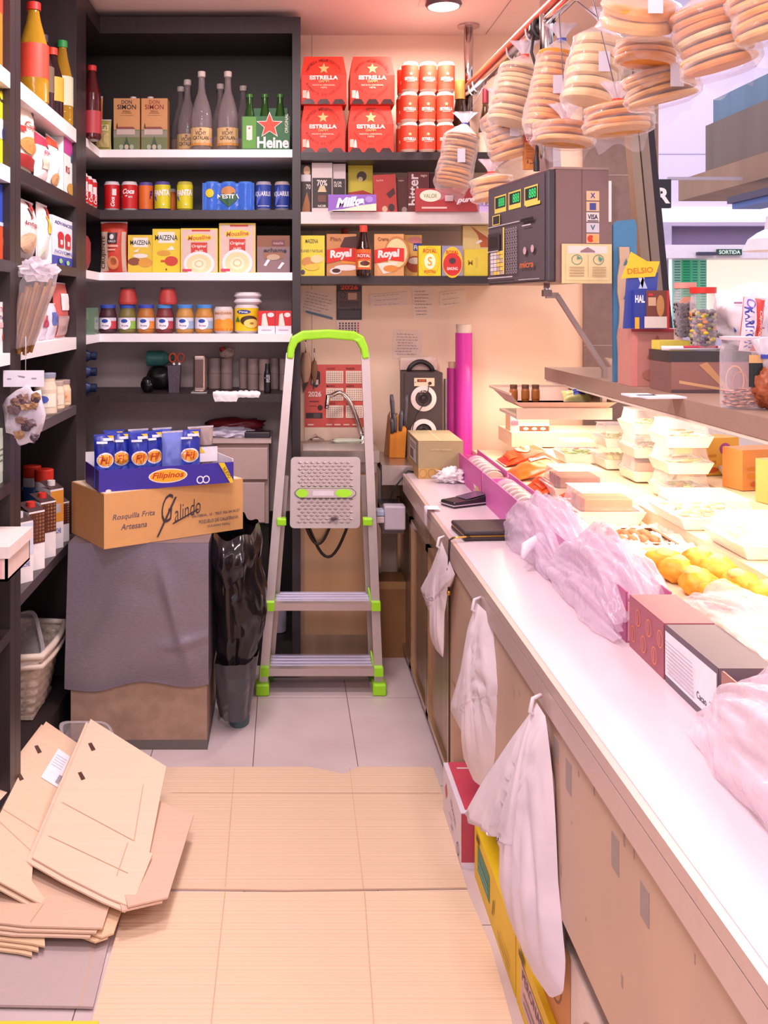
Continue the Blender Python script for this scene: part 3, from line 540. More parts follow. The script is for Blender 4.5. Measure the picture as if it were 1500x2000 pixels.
sp('crisp_roll_packet', 'white packet with orange and red top, third on the second left shelf', 104, 124, 268, z, .05, '#f4ecf0', [('R', 0, .8, 1, .97, '#e0482c'), ('E', .5, .2, .35, .12, '#d9a878')], seed=13)
sp('rice_box', 'white box with magenta top at the far end of the second left shelf', 124, 148, 276, z, .06, '#e6f2f2', [('R', 0, .72, 1, 1, '#c03c96'), ('R', .55, .62, .85, .8, '#3a5a7a'), ('T', 'RS', .3, .45, .3, .12, '#c02a3a'), ('E', .6, .12, .35, .12, '#c89a4a')], 'box')
z = ZS[2]
sp('flour_packet', 'large pinkish packet reading integral with wheat picture', 42, 86, 388, z, .07, '#efdfe0', [('T', 'Ar', .5, .7, .2, .09, '#8a3034'), ('T', 'Integral', .58, .58, .7, .09, '#8a3034'), ('G', [(.4, .85), (.6, .88), (.55, .68), (.45, .7)], '#8d5a50'), ('R', .55, .82, .7, .97, '#b8303a'), ('E', .4, .28, .3, .16, '#dcb89a')], seed=15)
sp('rice_packet', 'pale packet with green stripe of lettuce leaning beside the flour', 86, 106, 398, z, .05, '#eadfe0', [('R', .4, .5, 1, .8, '#e8b83a'), ('R', .5, .75, 1, .95, '#c0302a'), ('G', [(0, .03), (1, .05), (1, .3), (.3, .22)], '#7ac83c')], seed=16)
sp('milk_powder_box', 'white milk powder box with two red figures and blue base', 101, 146, 428, z, .06, '#eef0fb', [('R', 0, 0, 1, .2, '#3c46b4'), ('T', 'ADVANCED', .5, .88, .8, .07, '#3c46a4'), ('E', .35, .62, .13, .09, '#c81e34'), ('E', .65, .62, .13, .09, '#c81e34'), ('R', .24, .38, .46, .58, '#c81e34'), ('R', .54, .38, .76, .58, '#c81e34'), ('R', .3, .44, .4, .54, '#f4e8ee'), ('R', .6, .44, .7, .54, '#f4e8ee'), ('T', 'NOVOMILK', .5, .28, .86, .07, '#3c46a4'), ('E', .3, .1, .07, .05, '#9adc8a'), ('E', .6, .08, .07, .05, '#9adc8a')], 'box')
z = ZS[3]
sp('nuts_bag', 'red and white nut bag leaning upright at the far end of the third left shelf', 118, 142, 552, z, .05, '#c9605c', [('R', .2, .5, .8, .8, '#f0e2e4'), ('R', .1, .05, .9, .4, '#b89a98')], seed=19)
for x0, x1, yt, lab, sd in ((84, 100, 600, 'small silvery sachet behind the bundle of sticks', 21), (101, 118, 592, 'blue and white sachet left of the red nut bag', 22)):
    sp('sachet', lab, x0, x1, yt, z, .04, '#d8d0de', [('R', .2, .4, .8, .75, '#b0405a' if sd == 21 else '#5a68b0')], seed=sd)
# bundle of bread sticks in a clear bag hanging in front of the second upright
t = thing('breadstick_bag', 'clear bag of long thin bread sticks hanging tilted before the left shelves', 'bag of bread sticks', (0, 0, 0))
top, bot = P(73, 560, 735), P(38, 690, 735); t.location = top
random.seed(3); X3 = (bot-top).normalized(); R3 = Vector((.97, 0, .24)); 
for i in range(22):
    a = (i % 11-5)/5.5; b_ = (i//11-.5); r0 = .043; p0 = R3*a*r0+Vector((0, b_*.018, random.uniform(-.012, .012))); p1 = (bot-top)*1.0+R3*a*r0*.72+Vector((0, b_*.018, random.uniform(-.01, .01)))
    m = MB(); m.tube([p0.lerp(p1, q/5)+Vector((random.uniform(-.0015, .0015), 0, 0)) for q in range(6)], .0052, mat(['#a8743c', '#8a5a2e', '#bb8446'][i % 3], .7, var=.2, scale=80), 7); m.build('bread_stick', t)
def bagfn(u, v):
    a = 2*PI*u; c = (bot-top)*(v*1.22-.30)*1.0; r = .055*(1-.25*v)*(1 if v > .12 else .75+2*v); n_ = noise.noise(Vector((math.cos(a)*1.5, math.sin(a)*1.5, v*6)))
    return tuple(c+R3*math.cos(a)*r*(1+.15*n_)+Vector((0, math.sin(a)*.024*(1+.2*n_), 0)))
m = MB(); m.grid(bagfn, 28, 18, PLAST); m.build('bag', t)
m = MB(); m.blob((.0, 0, .045), (.052, .03, .028), film('#f4eaf4', .45, .12, 'crinkled_plastic'), 3, .5, 4, 4, None, False); m.build('bag_top', t)
MB().tube([(0, 0, .06), (0, .0, .17)], .001, '#cfc6d2', 5).build('hook', t)
# dried mushroom bag hanging with header card
c0 = P(50, 780, 765); t = thing('mushroom_bag', 'clear bag of dried mushrooms with white header card hanging on the left', 'bag', tuple(c0))
m = MB(); m.box(-.057, -.001, .032, .047, .001, .074, mat('#efeaf6', .6)); m.decals(plane_map(-.057, .032, .104, .042, -.001), [('R', .1, .45, .2, .52, '#9a94a8'), ('R', .7, .48, .82, .55, '#9a94a8'), ('G', [(.35, .7), (.55, .62), (.52, .56), (.4, .62)], '#8a8490')]); m.build('header_card', t)
m = MB(); m.blob((0, 0, -.04), (.050, .018, .075), PLAST2, 3, .25, 4, 6); m.build('bag', t)
m = MB()
for i in range(16): m.blob((random.uniform(-.033, .033), -.018+random.uniform(-.008, .008), random.uniform(-.095, .01)), (.013, .008, .011), ['#6a5258', '#8a6a60', '#4f3d48', '#a07a58'][i % 4], 2, .5, 3, i, None, False)
m.build('dried_mushrooms', t)
MB().tube([(0, .0, .07), (0, .002, .16)], .001, '#cfc6d2', 5).build('hook', t)
z = ZS[4]
jar('mayonnaise_jar', 'tall glass jar with grey lid behind the mushroom bag', 84, 640, z, .035, .13, mat('#d8c8b4', .15), '#8d90a8', [('R', 0, .2, 1, .9, '#e8e0d0'), ('E', .5, .6, .2, .2, '#4a5ab0')])
jar('mayonnaise_jar', 'glass jar of pale cream with label, middle of the grey left shelf', 104, 610, z, .030, .095, mat('#e2cfb4', .15), '#b9a49c', [('R', 0, .2, 1, .9, '#ecdcc8'), ('R', .3, .3, .7, .6, '#c89a6a')])
jar('mayonnaise_jar', 'glass jar of peach cream with orange label at the shelf end', 118, 588, z, .029, .09, mat('#e6c9a8', .15), '#a08a84', [('R', 0, .2, 1, .9, '#e6b890'), ('R', .2, .5, .8, .7, '#d88a4a')])
# salt tubs, milk cartons on the low left shelf
z = .61
for x, S, lab in ((62, 581, 'blue salt tub with red lid, left of the pair'), (86, 594, 'blue salt tub with red lid, right of the pair')):
    m = MB().lathe([(0, 0), (.028, 0), (.030, .005), (.030, .17, '#3f6fb8'), (.030, .20, '#e8e0ea'), (.031, .203, '#d8402c'), (.031, .235, '#e03420'), (.028, .238, '#e03420'), (0, .238, '#e03420')], 24, '#3f6fb8')
    m.decals(cyl_map(.0305, .0, .2), [('G', [(.0, .85), (1, .99), (1, .9), (0, .78)], '#e8e4f0'), ('R', .3, .5, .7, .56, '#a8c0e8')], 1, 4)
    single(m, 'salt_tub', lab, 'tub', ((x-VX)/S, F/S, z), 0, 'salt tubs on the low left shelf')
def milk(label, x, S, w_, h, pat, capc='#d8352c'):
    S = (VX-x)/.748
    t = thing('milk_carton', label, 'carton', ((x-VX)/S, F/S, z), PI*.28, 'drink cartons on the low left shelf')
    m = MB().box(-w_/2, -.03, 0, w_/2, .03, h, mat('#f2eaee', .4)); m.prism([(-w_/2, -.03, h), (w_/2, -.03, h), (w_/2, .03, h+.02), (-w_/2, .03, h+.02)], (0, 0, .001), mat('#4a3436'))
    mp = plane_map(-w_/2, 0, w_, h, -.03); mp2 = lambda u, v, k: (w_/2+.0005*k, -.03+u*.06, v*h)
    for q in (mp, mp2):
        m.decals(q, [('R', 0, .45, 1, .97, pat)])
        if pat == '#5a2c20':
            for i in range(5):
                for j in range(8): m.decals(q, [('G', [((i+.1)/5, .47+(j+.5)/8*.5), ((i+.5)/5, .47+(j+.9)/8*.5), ((i+.9)/5, .47+(j+.5)/8*.5), ((i+.5)/5, .47+(j+.1)/8*.5)], '#d9a070')])
        else: m.decals(q, [('R', .2, .6, .8, .75, '#e8e4ee'), ('T', 'LECHE', .5, .3, .6, .08, '#5a6ab0')])
    m.build('body', t); MB().lathe([(.013, h+.008), (.013, h+.024), (0, h+.024)], 14, capc).build('cap', t); return t
milk('milk carton with brown chequered top and red cap, front left of the group', 60, 700, .055, .172, '#5a2c20'); milk('milk carton with brown chequered pattern standing behind the front one', 83, 672, .055, .172, '#5a2c20')
milk('orange and white milk carton at the back of the group', 100, 640, .05, .19, '#e0963a', '#e8e0e0'); milk('short brown chequered carton furthest right of the group', 112, 648, .05, .13, '#5a2c20', '#f0e8ea'); milk('pale blue milk carton at the left beside the pink crate', 36, 752, .055, .17, '#cfd6ec', '#e8e4f0')
sp('dark_box', 'black coffee box with pink flash behind the cartons', 114, 131, 988, z, .06, '#1f1a22', [('G', [(.2, .6), (.8, .85), (.8, .78), (.2, .5)], '#d85a90'), ('E', .5, .25, .35, .16, '#c9c2a0')], 'box', X=PL-.02, cat='box')
# bottom left basket with clear clamshells
z = .13; cx = P(40, 1380, 625)
t = thing('wicker_basket', 'whitewashed wicker basket on the bottom left shelf', 'basket', (-.86, 3.06, z)); WK = mat('#cdb9ab', .7, var=.25, scale=90)
def bas(u, v, r0=.12, r1=.17, h=.2):
    a = 2*PI*u; c, s_ = math.cos(a), math.sin(a); q = max(abs(c), abs(s_))**.75; r = r0+(r1-r0)*v; wv = .005*math.sin(v*PI*14+(round(u*40) % 2)*PI)
    return (c/q*(r+wv)*.85, s_/q*(r+wv), .004+h*v)
MB().grid(bas, 60, 42, WK).build('woven_body', t)
m = MB(); m.grid(lambda u, v: bas(u, 1+0*v)[:2]+(.185+.03*v,), 60, 1, mat('#e0cfc2', .6)); m.tube([Vector(bas(i/40, 1))*1.02 for i in range(41)], .010, mat('#e0cfc2', .6), 8, False); m.tube([Vector(bas(i/40, 1))*1.02+Vector((0, 0, -.03)) for i in range(41)], .009, mat('#d8c6ba', .6), 8, False); m.build('rim', t)
MB().box(-.10, -.12, .002, .10, .12, .012, WK).build('base', t)
def clamshell(w_, d_, h_, c=None):
    m = MB(); f = c or PLAST
    def fn(u, v):
        a = 2*PI*u; cc, ss = math.cos(a), math.sin(a); q = (abs(cc)**6+abs(ss)**6)**(1/6)
        if v < .7: k = v/.7; r = .82+.12*k; zz = h_*k
        else: r = 1.0-(v-.7)/.3*0.12+.06; zz = h_*1.0
        rib = 1+.012*math.cos(a*24)*(1 if v < .65 else 0)
        return (cc/q*w_/2*r*rib, ss/q*d_/2*r*rib, zz)
    m.grid(fn, 72, 10, f); m.add([(-w_*.41, -d_*.41, 0), (w_*.41, -d_*.41, 0), (w_*.41, d_*.41, 0), (-w_*.41, d_*.41, 0)], [(0, 1, 2, 3)], f); return m
o = single(clamshell(.18, .2, .07), 'clear_clamshell', 'empty clear plastic clamshell tilted in the wicker basket', 'container', (-.83, 3.0, z+.17)); o.rotation_euler = (.5, -.25, .3)
o = single(clamshell(.16, .18, .06), 'clear_clamshell', 'crushed clear plastic container on the floor behind the cardboard', 'container', (-.60, 2.93, .02)); o.rotation_euler = (.3, .2, .5)
# nearest bay at the picture's left edge
def near(name, label, x1, yt, yb, c, specs, cat='food packet', kind='box', dp=.05, X=PL-.02, wd=.13):
    S = (x1-VX)/X; z0 = H+(VY-yb)/S; h = (yb-yt)/S; Y1 = F/S
    mb = pouch_mb(wd, h, dp, c, specs, 31) if kind == 'pouch' else boxmb(wd, h, dp, c, specs)
    return single(mb, name, label, cat, (X-dp/2, Y1-wd/2, z0), PI/2)
ZB = [1.984, 1.74, 1.50, 1.262, .93]
def nearz(name, label, x1, yt, zz, c, specs, cat='food packet', kind='box', dp=.05, X=PL-.02, wd=.13):
    S = (x1-VX)/X; yb = VY-(zz-H)*S; return near(name, label, x1, yt, yb, c, specs, cat, kind, dp, X, wd)
nearz('oil_jug', 'orange oil bottle cut off by the left edge at the top', 5, -20, ZB[0], '#c8701c', [('R', 0, .7, 1, 1, '#d8361c')], 'bottle')
nearz('biscuit_box', 'yellow biscuit box with black ring at the left edge', 8, 175, ZB[1], '#e8cc1c', [('O', .8, .9, .2, .09, .4, '#2b2420'), ('R', .5, .35, 1, .6, '#d8d0e0'), ('E', .9, .42, .1, .08, '#3a46a0')])
nearz('cocoa_tin', 'blue and orange cocoa box at the left edge', 15, 366, ZB[2]+.0, '#2c46b0', [('R', 0, 0, 1, .45, '#d8502c'), ('E', .8, .25, .2, .12, '#e8a060'), ('R', 0, .45, 1, .5, '#b8c8f0')])
nearz('toast_box', 'white toast box with red lettering at the left edge', 14, 590, ZB[3], '#f2e4e4', [('T', 'TORA', .75, .85, .5, .1, '#c02a3a'), ('T', 'Tahini', .7, .7, .5, .07, '#6a5a90'), ('R', .3, .5, 1, .6, '#f0b8b8'), ('E', .8, .32, .2, .1, '#c84a2c')])
nearz('tea_carton', 'pale green tea box at the left edge', 14, 832, ZB[4], '#cfe0d0', [('R', .1, .2, .9, .85, '#dde8dc'), ('R', .3, .6, .8, .63, '#6a8a78'), ('R', .3, .5, .8, .53, '#6a8a78'), ('R', .3, .4, .8, .43, '#6a8a78')])
# pink plastic crate jutting out at the left
t = thing('plastic_crate', 'pink and white plastic crate jutting out at the left edge', 'crate', tuple(P(0, 1105, 790)+Vector((-.02, -.04, 0))))
m = MB(); m.box(-.10, -.10, 0, .078, .10, .006, '#e6c4c0'); 
for (a, b, c_, d) in ((-.1, -.1, .078, -.094), (-.1, .094, .078, .1), (-.1, -.1, -.094, .1), (.072, -.1, .078, .1)): m.box(a, b, 0, c_, d, .055, mat('#efd2cc', .4))
for i in range(9): m.box(-.094+i*.019, -.101, .008, -.086+i*.019, -.0995, .05, mat('#f6bcbc', .5))
m.build('crate_body', t); MB().box(-.106, -.106, .055, .084, .106, .082, mat('#f4e2e0', .4)).build('rim', t)
MB().box(-.104, .0, -.03, -.09, .1, 0, mat('#d8c4c2')).build('bracket', t)
# ================================================================== wall shelf goods over the sink
z = 1.974; EG = 'red six-bottle beer cartons on the top wall shelf'
def estrella(x0, x1, S, zz, label, yt=199):
    w_, h_, loc = put(x0, x1, yt, S, zz, .12); h_ = .188; RD = '#e8341f'; t = thing('beer_carton', label, 'carton', (loc[0], F/S+.06, zz), 0, EG)
    mb = MB(); a = w_/2; b = w_/2*.86
    mb.add([(-a, -.06, 0), (a, -.06, 0), (a, .06, 0), (-a, .06, 0), (-a, -.06, h_*.6), (a, -.06, h_*.6), (a, .06, h_*.6), (-a, .06, h_*.6), (-b, -.045, h_), (b, -.045, h_), (b, .045, h_), (-b, .045, h_)],
        [(3, 2, 1, 0), (0, 1, 5, 4), (1, 2, 6, 5), (2, 3, 7, 6), (3, 0, 4, 7), (4, 5, 9, 8), (5, 6, 10, 9), (6, 7, 11, 10), (7, 4, 8, 11), (8, 9, 10, 11)], RD)
    def mp(u, v, k):
        v2 = v*h_; y = -.06 if v2 < h_*.6 else -.06+.015*(v2-h_*.6)/(h_*.4); xx = a if v2 < h_*.6 else a+(b-a)*(v2-h_*.6)/(h_*.4); return (-a+2*a*u if abs(u-.5) < .35 else (u-.5)*2*xx, y-.0007*k-.0004, v2)
    ring = []
    sp_ = [('S', .5, .74, .13, '#e8b070'), ('T', 'ESTRELLA', .5, .55, .62, .085, '#fbe9e0', 0, 0, .04), ('T', 'DAMM', .5, .475, .22, .05, '#e8b070', 0, 0, .02), ('T', 'RECETA ORIGINAL', .5, .395, .5, .03, '#f4c8b0'), ('T', '1876', .5, .345, .14, .035, '#f4c8b0')]
    txt = 'CERVEZA MEDITERRANEA'
    for i, ch in enumerate(txt):
        if ch == ' ': continue
        an = math.radians(160-i*140/(len(txt)-1)); sp_.append(('T', ch, .5+.40*math.cos(an), .56+.36*math.sin(an), .05, .055, '#86140c', math.degrees(an)-90))
    txt = 'EXPERTS EN CERVESA'
    for i, ch in enumerate(txt):
        if ch == ' ': continue
        an = math.radians(205+i*130/(len(txt)-1)); sp_.append(('T', ch, .5+.40*math.cos(an), .56+.36*math.sin(an), .04, .045, '#86140c', math.degrees(an)+90))
    sp_ += [('R', .035, .12, .12, .28, '#f4b8a8'), ('G', [(.12, .11), (.13, .22), (.145, .27), (.165, .27), (.18, .22), (.19, .11)], '#f6dcd0')]
    mb.decals(mp, sp_, w_/h_)
    mb.build('body', t)
    for i in range(3):
        u = .17+.33*i; pts = [(-.026, 0), (-.024, .006), (-.014, .019), (.014, .019), (.024, .006), (.026, 0)]
        m = MB(); m.prism([((u-.5)*w_+p_[0]*.95, -.0618, .001+p_[1]) for p_ in pts], (0, -.002, 0), mat('#3c1f1f', .3)); m.build('bottle_opening', t)
    return t
estrella(588, 674, 506, z, 'red beer carton with a star, lower left of the four'); estrella(680, 769, 506, z, 'red beer carton with a star, lower right of the four')
estrella(588, 677, 506, z+.189, 'red beer carton with a star, upper left of the four'); estrella(684, 771, 506, z+.189, 'red beer carton with a star, upper right of the four')
ec = [('S', .5, .62, .10, '#f0c080'), ('T', 'ESTRELLA', .5, .42, .6, .13, '#fbe9e0', 0, 0, .03), ('R', .32, .3, .68, .32, '#f4c8b0')]
cm_ = canmesh(.0335, .115, '#e2452a', ec, '#e0c6b4', 20); first = None
for j in range(2):
    for r_i in range(3):
        for c_i in range(3):
            lab = '%s can in the %s column, %s rank of the red beer can stack' % (['bottom', 'middle', 'topmost'][r_i], ['left', 'middle', 'right'][c_i], ['front', 'back'][j])
            loc = (((801-VX)/512)+c_i*.0695-j*.008+(.004 if r_i == 2 else 0), F/512+.0345+j*.07, z+r_i*.1152)
            if first is None: first = single(cm_, 'beer_can', 'red beer '+lab, 'can', loc, 0, 'stacked red beer cans')
            else:
                o = first.copy(); COL.objects.link(o); o.location = loc; o['label'] = lab
first['label'] = 'bottom can in the left column, front rank of the red beer can stack'
bottle('champagne_bottle', 'dark sparkling wine bottle with gold neck foil behind the bread bags', 902, 500, z, .040, .30, mat('#2a1a12', .1), '#b8823c', '#d9c8a8', [('E', .5, .5, .3, .3, '#a8503a')], None, .42, .45, .075)
for cx, S, lab in ((951, 486, 'wine bottle with burgundy capsule left of its twin on the top wall shelf'), (979, 486, 'wine bottle with burgundy capsule right of its twin on the top wall shelf')):
    bottle('wine_bottle', lab, cx, S, z, .028, .29, mat('#5a3a22', .12), '#8a1f30', '#e2d2b8', (), 'wine bottles behind the rail', .36, .5, .06)
z = 1.745
def choc(x0, x1, yt, S, dp, c, sp_, label, tilt=0, name='chocolate_bar'): return carton(name, label, 'chocolate', x0, x1, yt, S, z, dp, c, sp_, tilt=tilt)
dk = '#33272a'
choc(588, 607, 322, 500, .012, '#3a2c2c', [('E', .6, .88, .35, .1, '#e8b890'), ('R', 0, .66, 1, .8, '#e6dfe6'), ('T', '70', .75, .55, .5, .1, '#e8dcd0'), ('G', [(.1, .1), (.6, .45), (.9, .2), (.9, .02), (.1, .02)], '#a8683c')], 'dark chocolate bar with a cook figure at the left end')
choc(609, 649, 318, 503, .012, '#d9cbc8', [('R', .03, .0, .97, .7, '#362a2c'), ('T', '70%', .5, .6, .5, .12, '#efe6dc', 0, 0, .02), ('G', [(.28, .42), (.4, .54), (.62, .54), (.72, .42)], '#d8c49a'), ('R', .3, .22, .7, .36, '#6a4436'), ('T', 'NOIR', .5, .14, .4, .05, '#e6dfd0'), ('R', 0, 0, 1, .1, '#cfc2c4')], 'dark 70% chocolate bar with pale upper band')
choc(650, 675, 320, 500, .012, '#d9cbc8', [('R', .03, .0, .97, .7, '#362a2c'), ('T', 'FLOR', .4, .62, .6, .05, '#efe6dc'), ('T', 'DE SAL', .4, .56, .6, .05, '#efe6dc')], 'dark sea salt chocolate bar with pale upper band')
choc(680, 728, 323, 492, .012, '#d8c83a', [('E', .55, .78, .2, .1, '#4a3a2c'), ('E', .5, .72, .1, .05, '#e8d0a0'), ('G', [(0, .45), (.6, .5), (1, .42), (1, 0), (0, 0)], '#b8342a'), ('E', .6, .35, .3, .08, '#8a3a2a')], 'yellow and red chocolate bar standing behind the purple one')
choc(641, 735, 380, 516, .011, '#8a5fc0', [('G', [(0, 0), (1, 0), (1, .45), (.7, .35), (.3, .1)], '#d9e2c8'), ('T', 'Milka', .45, .55, .6, .6, '#f6f0fa', 6, .35, .05), ('E', .85, .7, .08, .2, '#a88ad8')], 'purple milk chocolate bar lying on its long edge')
choc(732, 776, 341, 500, .012, '#b83a34', [('T', 'leche', .3, .86, .3, .05, '#e8b0a0'), ('G', [(.55, .5), (.9, .66), (.95, .5), (.7, .38)], '#4a2622'), ('E', .75, .15, .14, .1, '#3a2a2c'), ('E', .45, .12, .12, .08, '#d8b89a')], 'red chocolate bar tilted slightly beside the purple bar', -3)
choc(775, 796, 346, 497, .012, '#5a2c28', [('T', 'negro', .4, .9, .5, .04, '#d8b0a0'), ('E', .7, .12, .25, .08, '#b09a90')], 'dark brown chocolate bar between the red bar and the bitter bar')
choc(797, 838, 336, 500, .012, '#6a2e2c', [('T', 'bitter', .25, .58, 1.5, .24, '#e8dde0', 90, 0, .02), ('T', 'negro', .75, .9, .3, .06, '#e0cfc4'), ('E', .75, .4, .15, .08, '#3a1a1a')], 'brown chocolate bar with white vertical lettering')
choc(839, 884, 338, 494, .012, '#5c2a2a', [('R', .2, .6, .8, .64, '#8a5048'), ('R', .2, .7, .7, .73, '#8a5048')], 'plain brown chocolate bar behind the oval-logo bar')
choc(811, 934, 368, 512, .012, '#a33034', [('E', .24, .68, .17, .26, '#e2d8c4'), ('T', 'VALOR', .24, .68, .22, .18, '#8a9a6a'), ('E', .55, .6, .08, .16, '#7a3a3a'), ('R', .47, .45, .6, .7, '#c9a9b0'), ('T', 'puro', .8, .45, .3, .24, '#f2e6ea', 4, .4, .04), ('R', .1, .12, .5, .2, '#e0b0a8')], 'red chocolate box with white oval logo lying lengthwise')
choc(936, 984, 384, 505, .012, '#9a78d0', [('R', 0, 0, 1, .4, '#c8a8e0'), ('T', 'Milka', .5, .7, .7, .4, '#f6f0fa', 4, .3, .04)], 'purple chocolate bar behind the scale')
z = 1.50
roy = lambda a, b_: [('T', a, .3, .88, .36, .09, '#8a5030'), ('G', [(0, .3), (0, .62), (.5, .68), (1, .66), (1, .34), (.5, .38)], '#d8281c'), ('T', 'Royal', .48, .51, .74, .24, '#fbf0ec', 4, .1, .05)]+b_
carton('cornflour_box', 'yellow cornflour custard box with cookies, left end of the lowest wall shelf', 'food box', 584, 634, 460, 506, z, .05, '#e6d23c', [('T', 'MAIZENA', .5, .86, .5, .1, '#2c2a33'), ('T', 'FLANES Y NATILLAS', .5, .62, .84, .07, '#5a6a4a'), ('E', .35, .35, .25, .12, '#c98a4a'), ('E', .7, .42, .25, .1, '#e8cf9a'), ('E', .5, .22, .3, .08, '#e0c04a'), ('E', .15, .1, .08, .06, '#4a3a5a')])
carton('flan_box', 'orange flan mix box with caramel pudding picture', 'food box', 638, 696, 457, 505, z, .05, '#c98a55', [('G', [(.45, .7), (.6, .92), (1, .95), (1, .6), (.75, .55)], '#4a2218'), ('G', [(.5, .3), (.45, .68), (1, .6), (1, .3)], '#e8952c'), ('E', .65, .2, .4, .07, '#efe4e0'), ('E', .3, .12, .2, .08, '#e8dcd8'), ('E', .32, .13, .14, .05, '#4a1e14')]+roy('Flan', []))
bottle('caramel_bottle', 'caramel sauce bottle with red cap standing between the flan boxes', 711, 516, z, .029, .192, mat('#2c130f', .1), '#e04a38', '#e4652e', [('R', .1, .55, .9, .8, '#c8281c'), ('T', 'ROYAL', .5, .68, .7, .16, '#fbf0ec'), ('R', .2, .1, .8, .42, '#f0d49a'), ('E', .55, .3, .25, .12, '#5a2a18')], None, .42, .55, .026, labz=(.12, .52))
bottle('caramel_bottle', 'second caramel bottle with red cap behind the orange flan box', 674, 480, z, .026, .20, mat('#2c130f', .1), '#e04a38', None, (), None, .42, .55, .026)
carton('custard_box', 'orange Catalan cream mix box with round custard picture', 'food box', 731, 789, 457, 505, z, .05, '#dfa368', [('E', .75, .55, .42, .4, '#c8854a'), ('E', .75, .55, .36, .34, '#f0d8a0'), ('G', [(.1, .3), (.3, .05), (.6, .1), (.8, .35)], '#f0e0d0'), ('E', .55, .18, .25, .08, '#d88a3a')]+roy('Crema', []))
carton('pudding_box', 'orange pudding box with blue corner partly hidden', 'food box', 790, 824, 459, 497, z, .05, '#e8b45a', [('E', .6, .3, .5, .2, '#b84a24'), ('E', .6, .38, .4, .08, '#f0e0c8'), ('R', .5, .62, 1, .8, '#2c3c9a'), ('T', 'Flan', .75, .7, .4, .1, '#ffffff'), ('E', .6, .88, .4, .08, '#e08a8a')])
carton('custard_powder_box', 'small yellow custard powder box with oval picture', 'food box', 818, 861, 480, 510, z, .04, '#eccb1e', [('O', .5, .5, .45, .47, .04, '#c89a10'), ('T', 'ROYAL', .5, .83, .6, .14, '#b83a1c', 0, 0, .02), ('E', .5, .48, .26, .26, '#f6ecc8'), ('T', 'S', .5, .48, .2, .3, '#e8a020'), ('T', 'POSTRE', .5, .14, .5, .1, '#b83a1c')])
carton('baking_powder_box', 'small red and yellow baking powder box with rounded arch', 'food box', 863, 904, 480, 510, z, .04, '#8f8aa8', [('E', .5, .45, .48, .52, '#e8c024'), ('E', .5, .38, .44, .38, '#c92a24'), ('T', 'ROYAL', .5, .78, .6, .13, '#c92a24', 0, 0, .03), ('E', .5, .5, .16, .1, '#4a3040'), ('T', 'BAKING', .5, .24, .5, .1, '#f6e8e0')])
carton('wafer_packet', 'yellow serrated wafer packet with faint lettering', 'food box', 904, 953, 487, 508, z, .05, '#dcc832', [('R', .04, .04, .96, .96, '#d8c43c'), ('T', 'M', .3, .5, .2, .2, '#a88a20'), ('R', .5, .3, .6, .7, '#c8b44a')]+[('R', 0, i/14, .03, i/14+.03, '#b8502c') for i in range(14)]+[('R', .97, i/14, 1, i/14+.03, '#b8502c') for i in range(14)])
o = carton('cereal_box', 'cereal box with noodle picture resting on the wafer packet', 'food box', 904, 953, 441, 500, z+.1045, .04, '#e2c88a', [('G', [(.3, 1), (1, .5), (1, .1), (.7, .1), (.6, .6)], '#b8603a'), ('G', [(.5, .3), (.7, .42), (.78, .35), (.58, .24)], '#f2eaf0')])
carton('wafer_packet', 'yellow wafer packet cut by the edge of the scale', 'food box', 956, 984, 489, 508, z, .05, '#dcc832', [('R', 0, 0, .02, 1, '#b8502c')])
# ================================================================== papers on the back wall
PAPER = mat('#f2ddd0', .8)
def note(label, quad, lines=5, c='#f2ddd0', extra=(), name='handwritten_note', cat='note', group=None, thick=.0012):
    # quad: pixel corners (bl, br, tr, tl) on the back wall
    pts = [P(x, y, 466) for x, y in quad]; o0 = (pts[0]+pts[2])/2
    def mp(u, v, k):
        p = pts[0].lerp(pts[1], u).lerp(pts[3].lerp(pts[2], u), v)-o0; return (p.x, -thick-.0004*k-.003*math.sin(u*PI)*0, p.z)
    m = MB(); m.prism([(q-o0).to_tuple() for q in pts], (0, -thick, 0), mat(c, .8)); sp_ = []
    rnd = random.Random(len(label))
    for i in range(lines):
        v = .85-.7*i/max(1, lines-1) if lines > 1 else .5; u0 = .08+rnd.random()*.08; u1 = .6+rnd.random()*.32; q = u0
        while q < u1: e = q+rnd.uniform(.04, .13); sp_.append(('R', q, v-.012, min(e, u1), v+.018, '#b09a9a')); q = e+.03
    m.decals(mp, sp_+list(extra)); o = m.build(name); o.location = (o0.x, BY-.0006, o0.z); return tag(o, label, cat, group)
note('large handwritten note with blue edge strip, tilted at the upper left of the wall', [(584, 604), (651, 622), (657, 576), (591, 562)], 6, '#efd6c8', [('R', .2, -.06, .98, .03, '#5a7d96')])
note('pale wall note with three written lines left of the tall one', [(723, 601), (796, 596), (794, 569), (721, 576)], 3, '#f0d6cc')
note('tall narrow wall note with a shopping list', [(808, 624), (847, 623), (847, 560), (804, 560)], 8, '#f2d8c8')
note('faint curled wall note furthest right', [(859, 600), (912, 594), (910, 565), (857, 572)], 3, '#f6dcc6')
note('faded handwritten sheet above the speaker', [(766, 700), (822, 700), (827, 646), (769, 644)], 8, '#edd2c4')
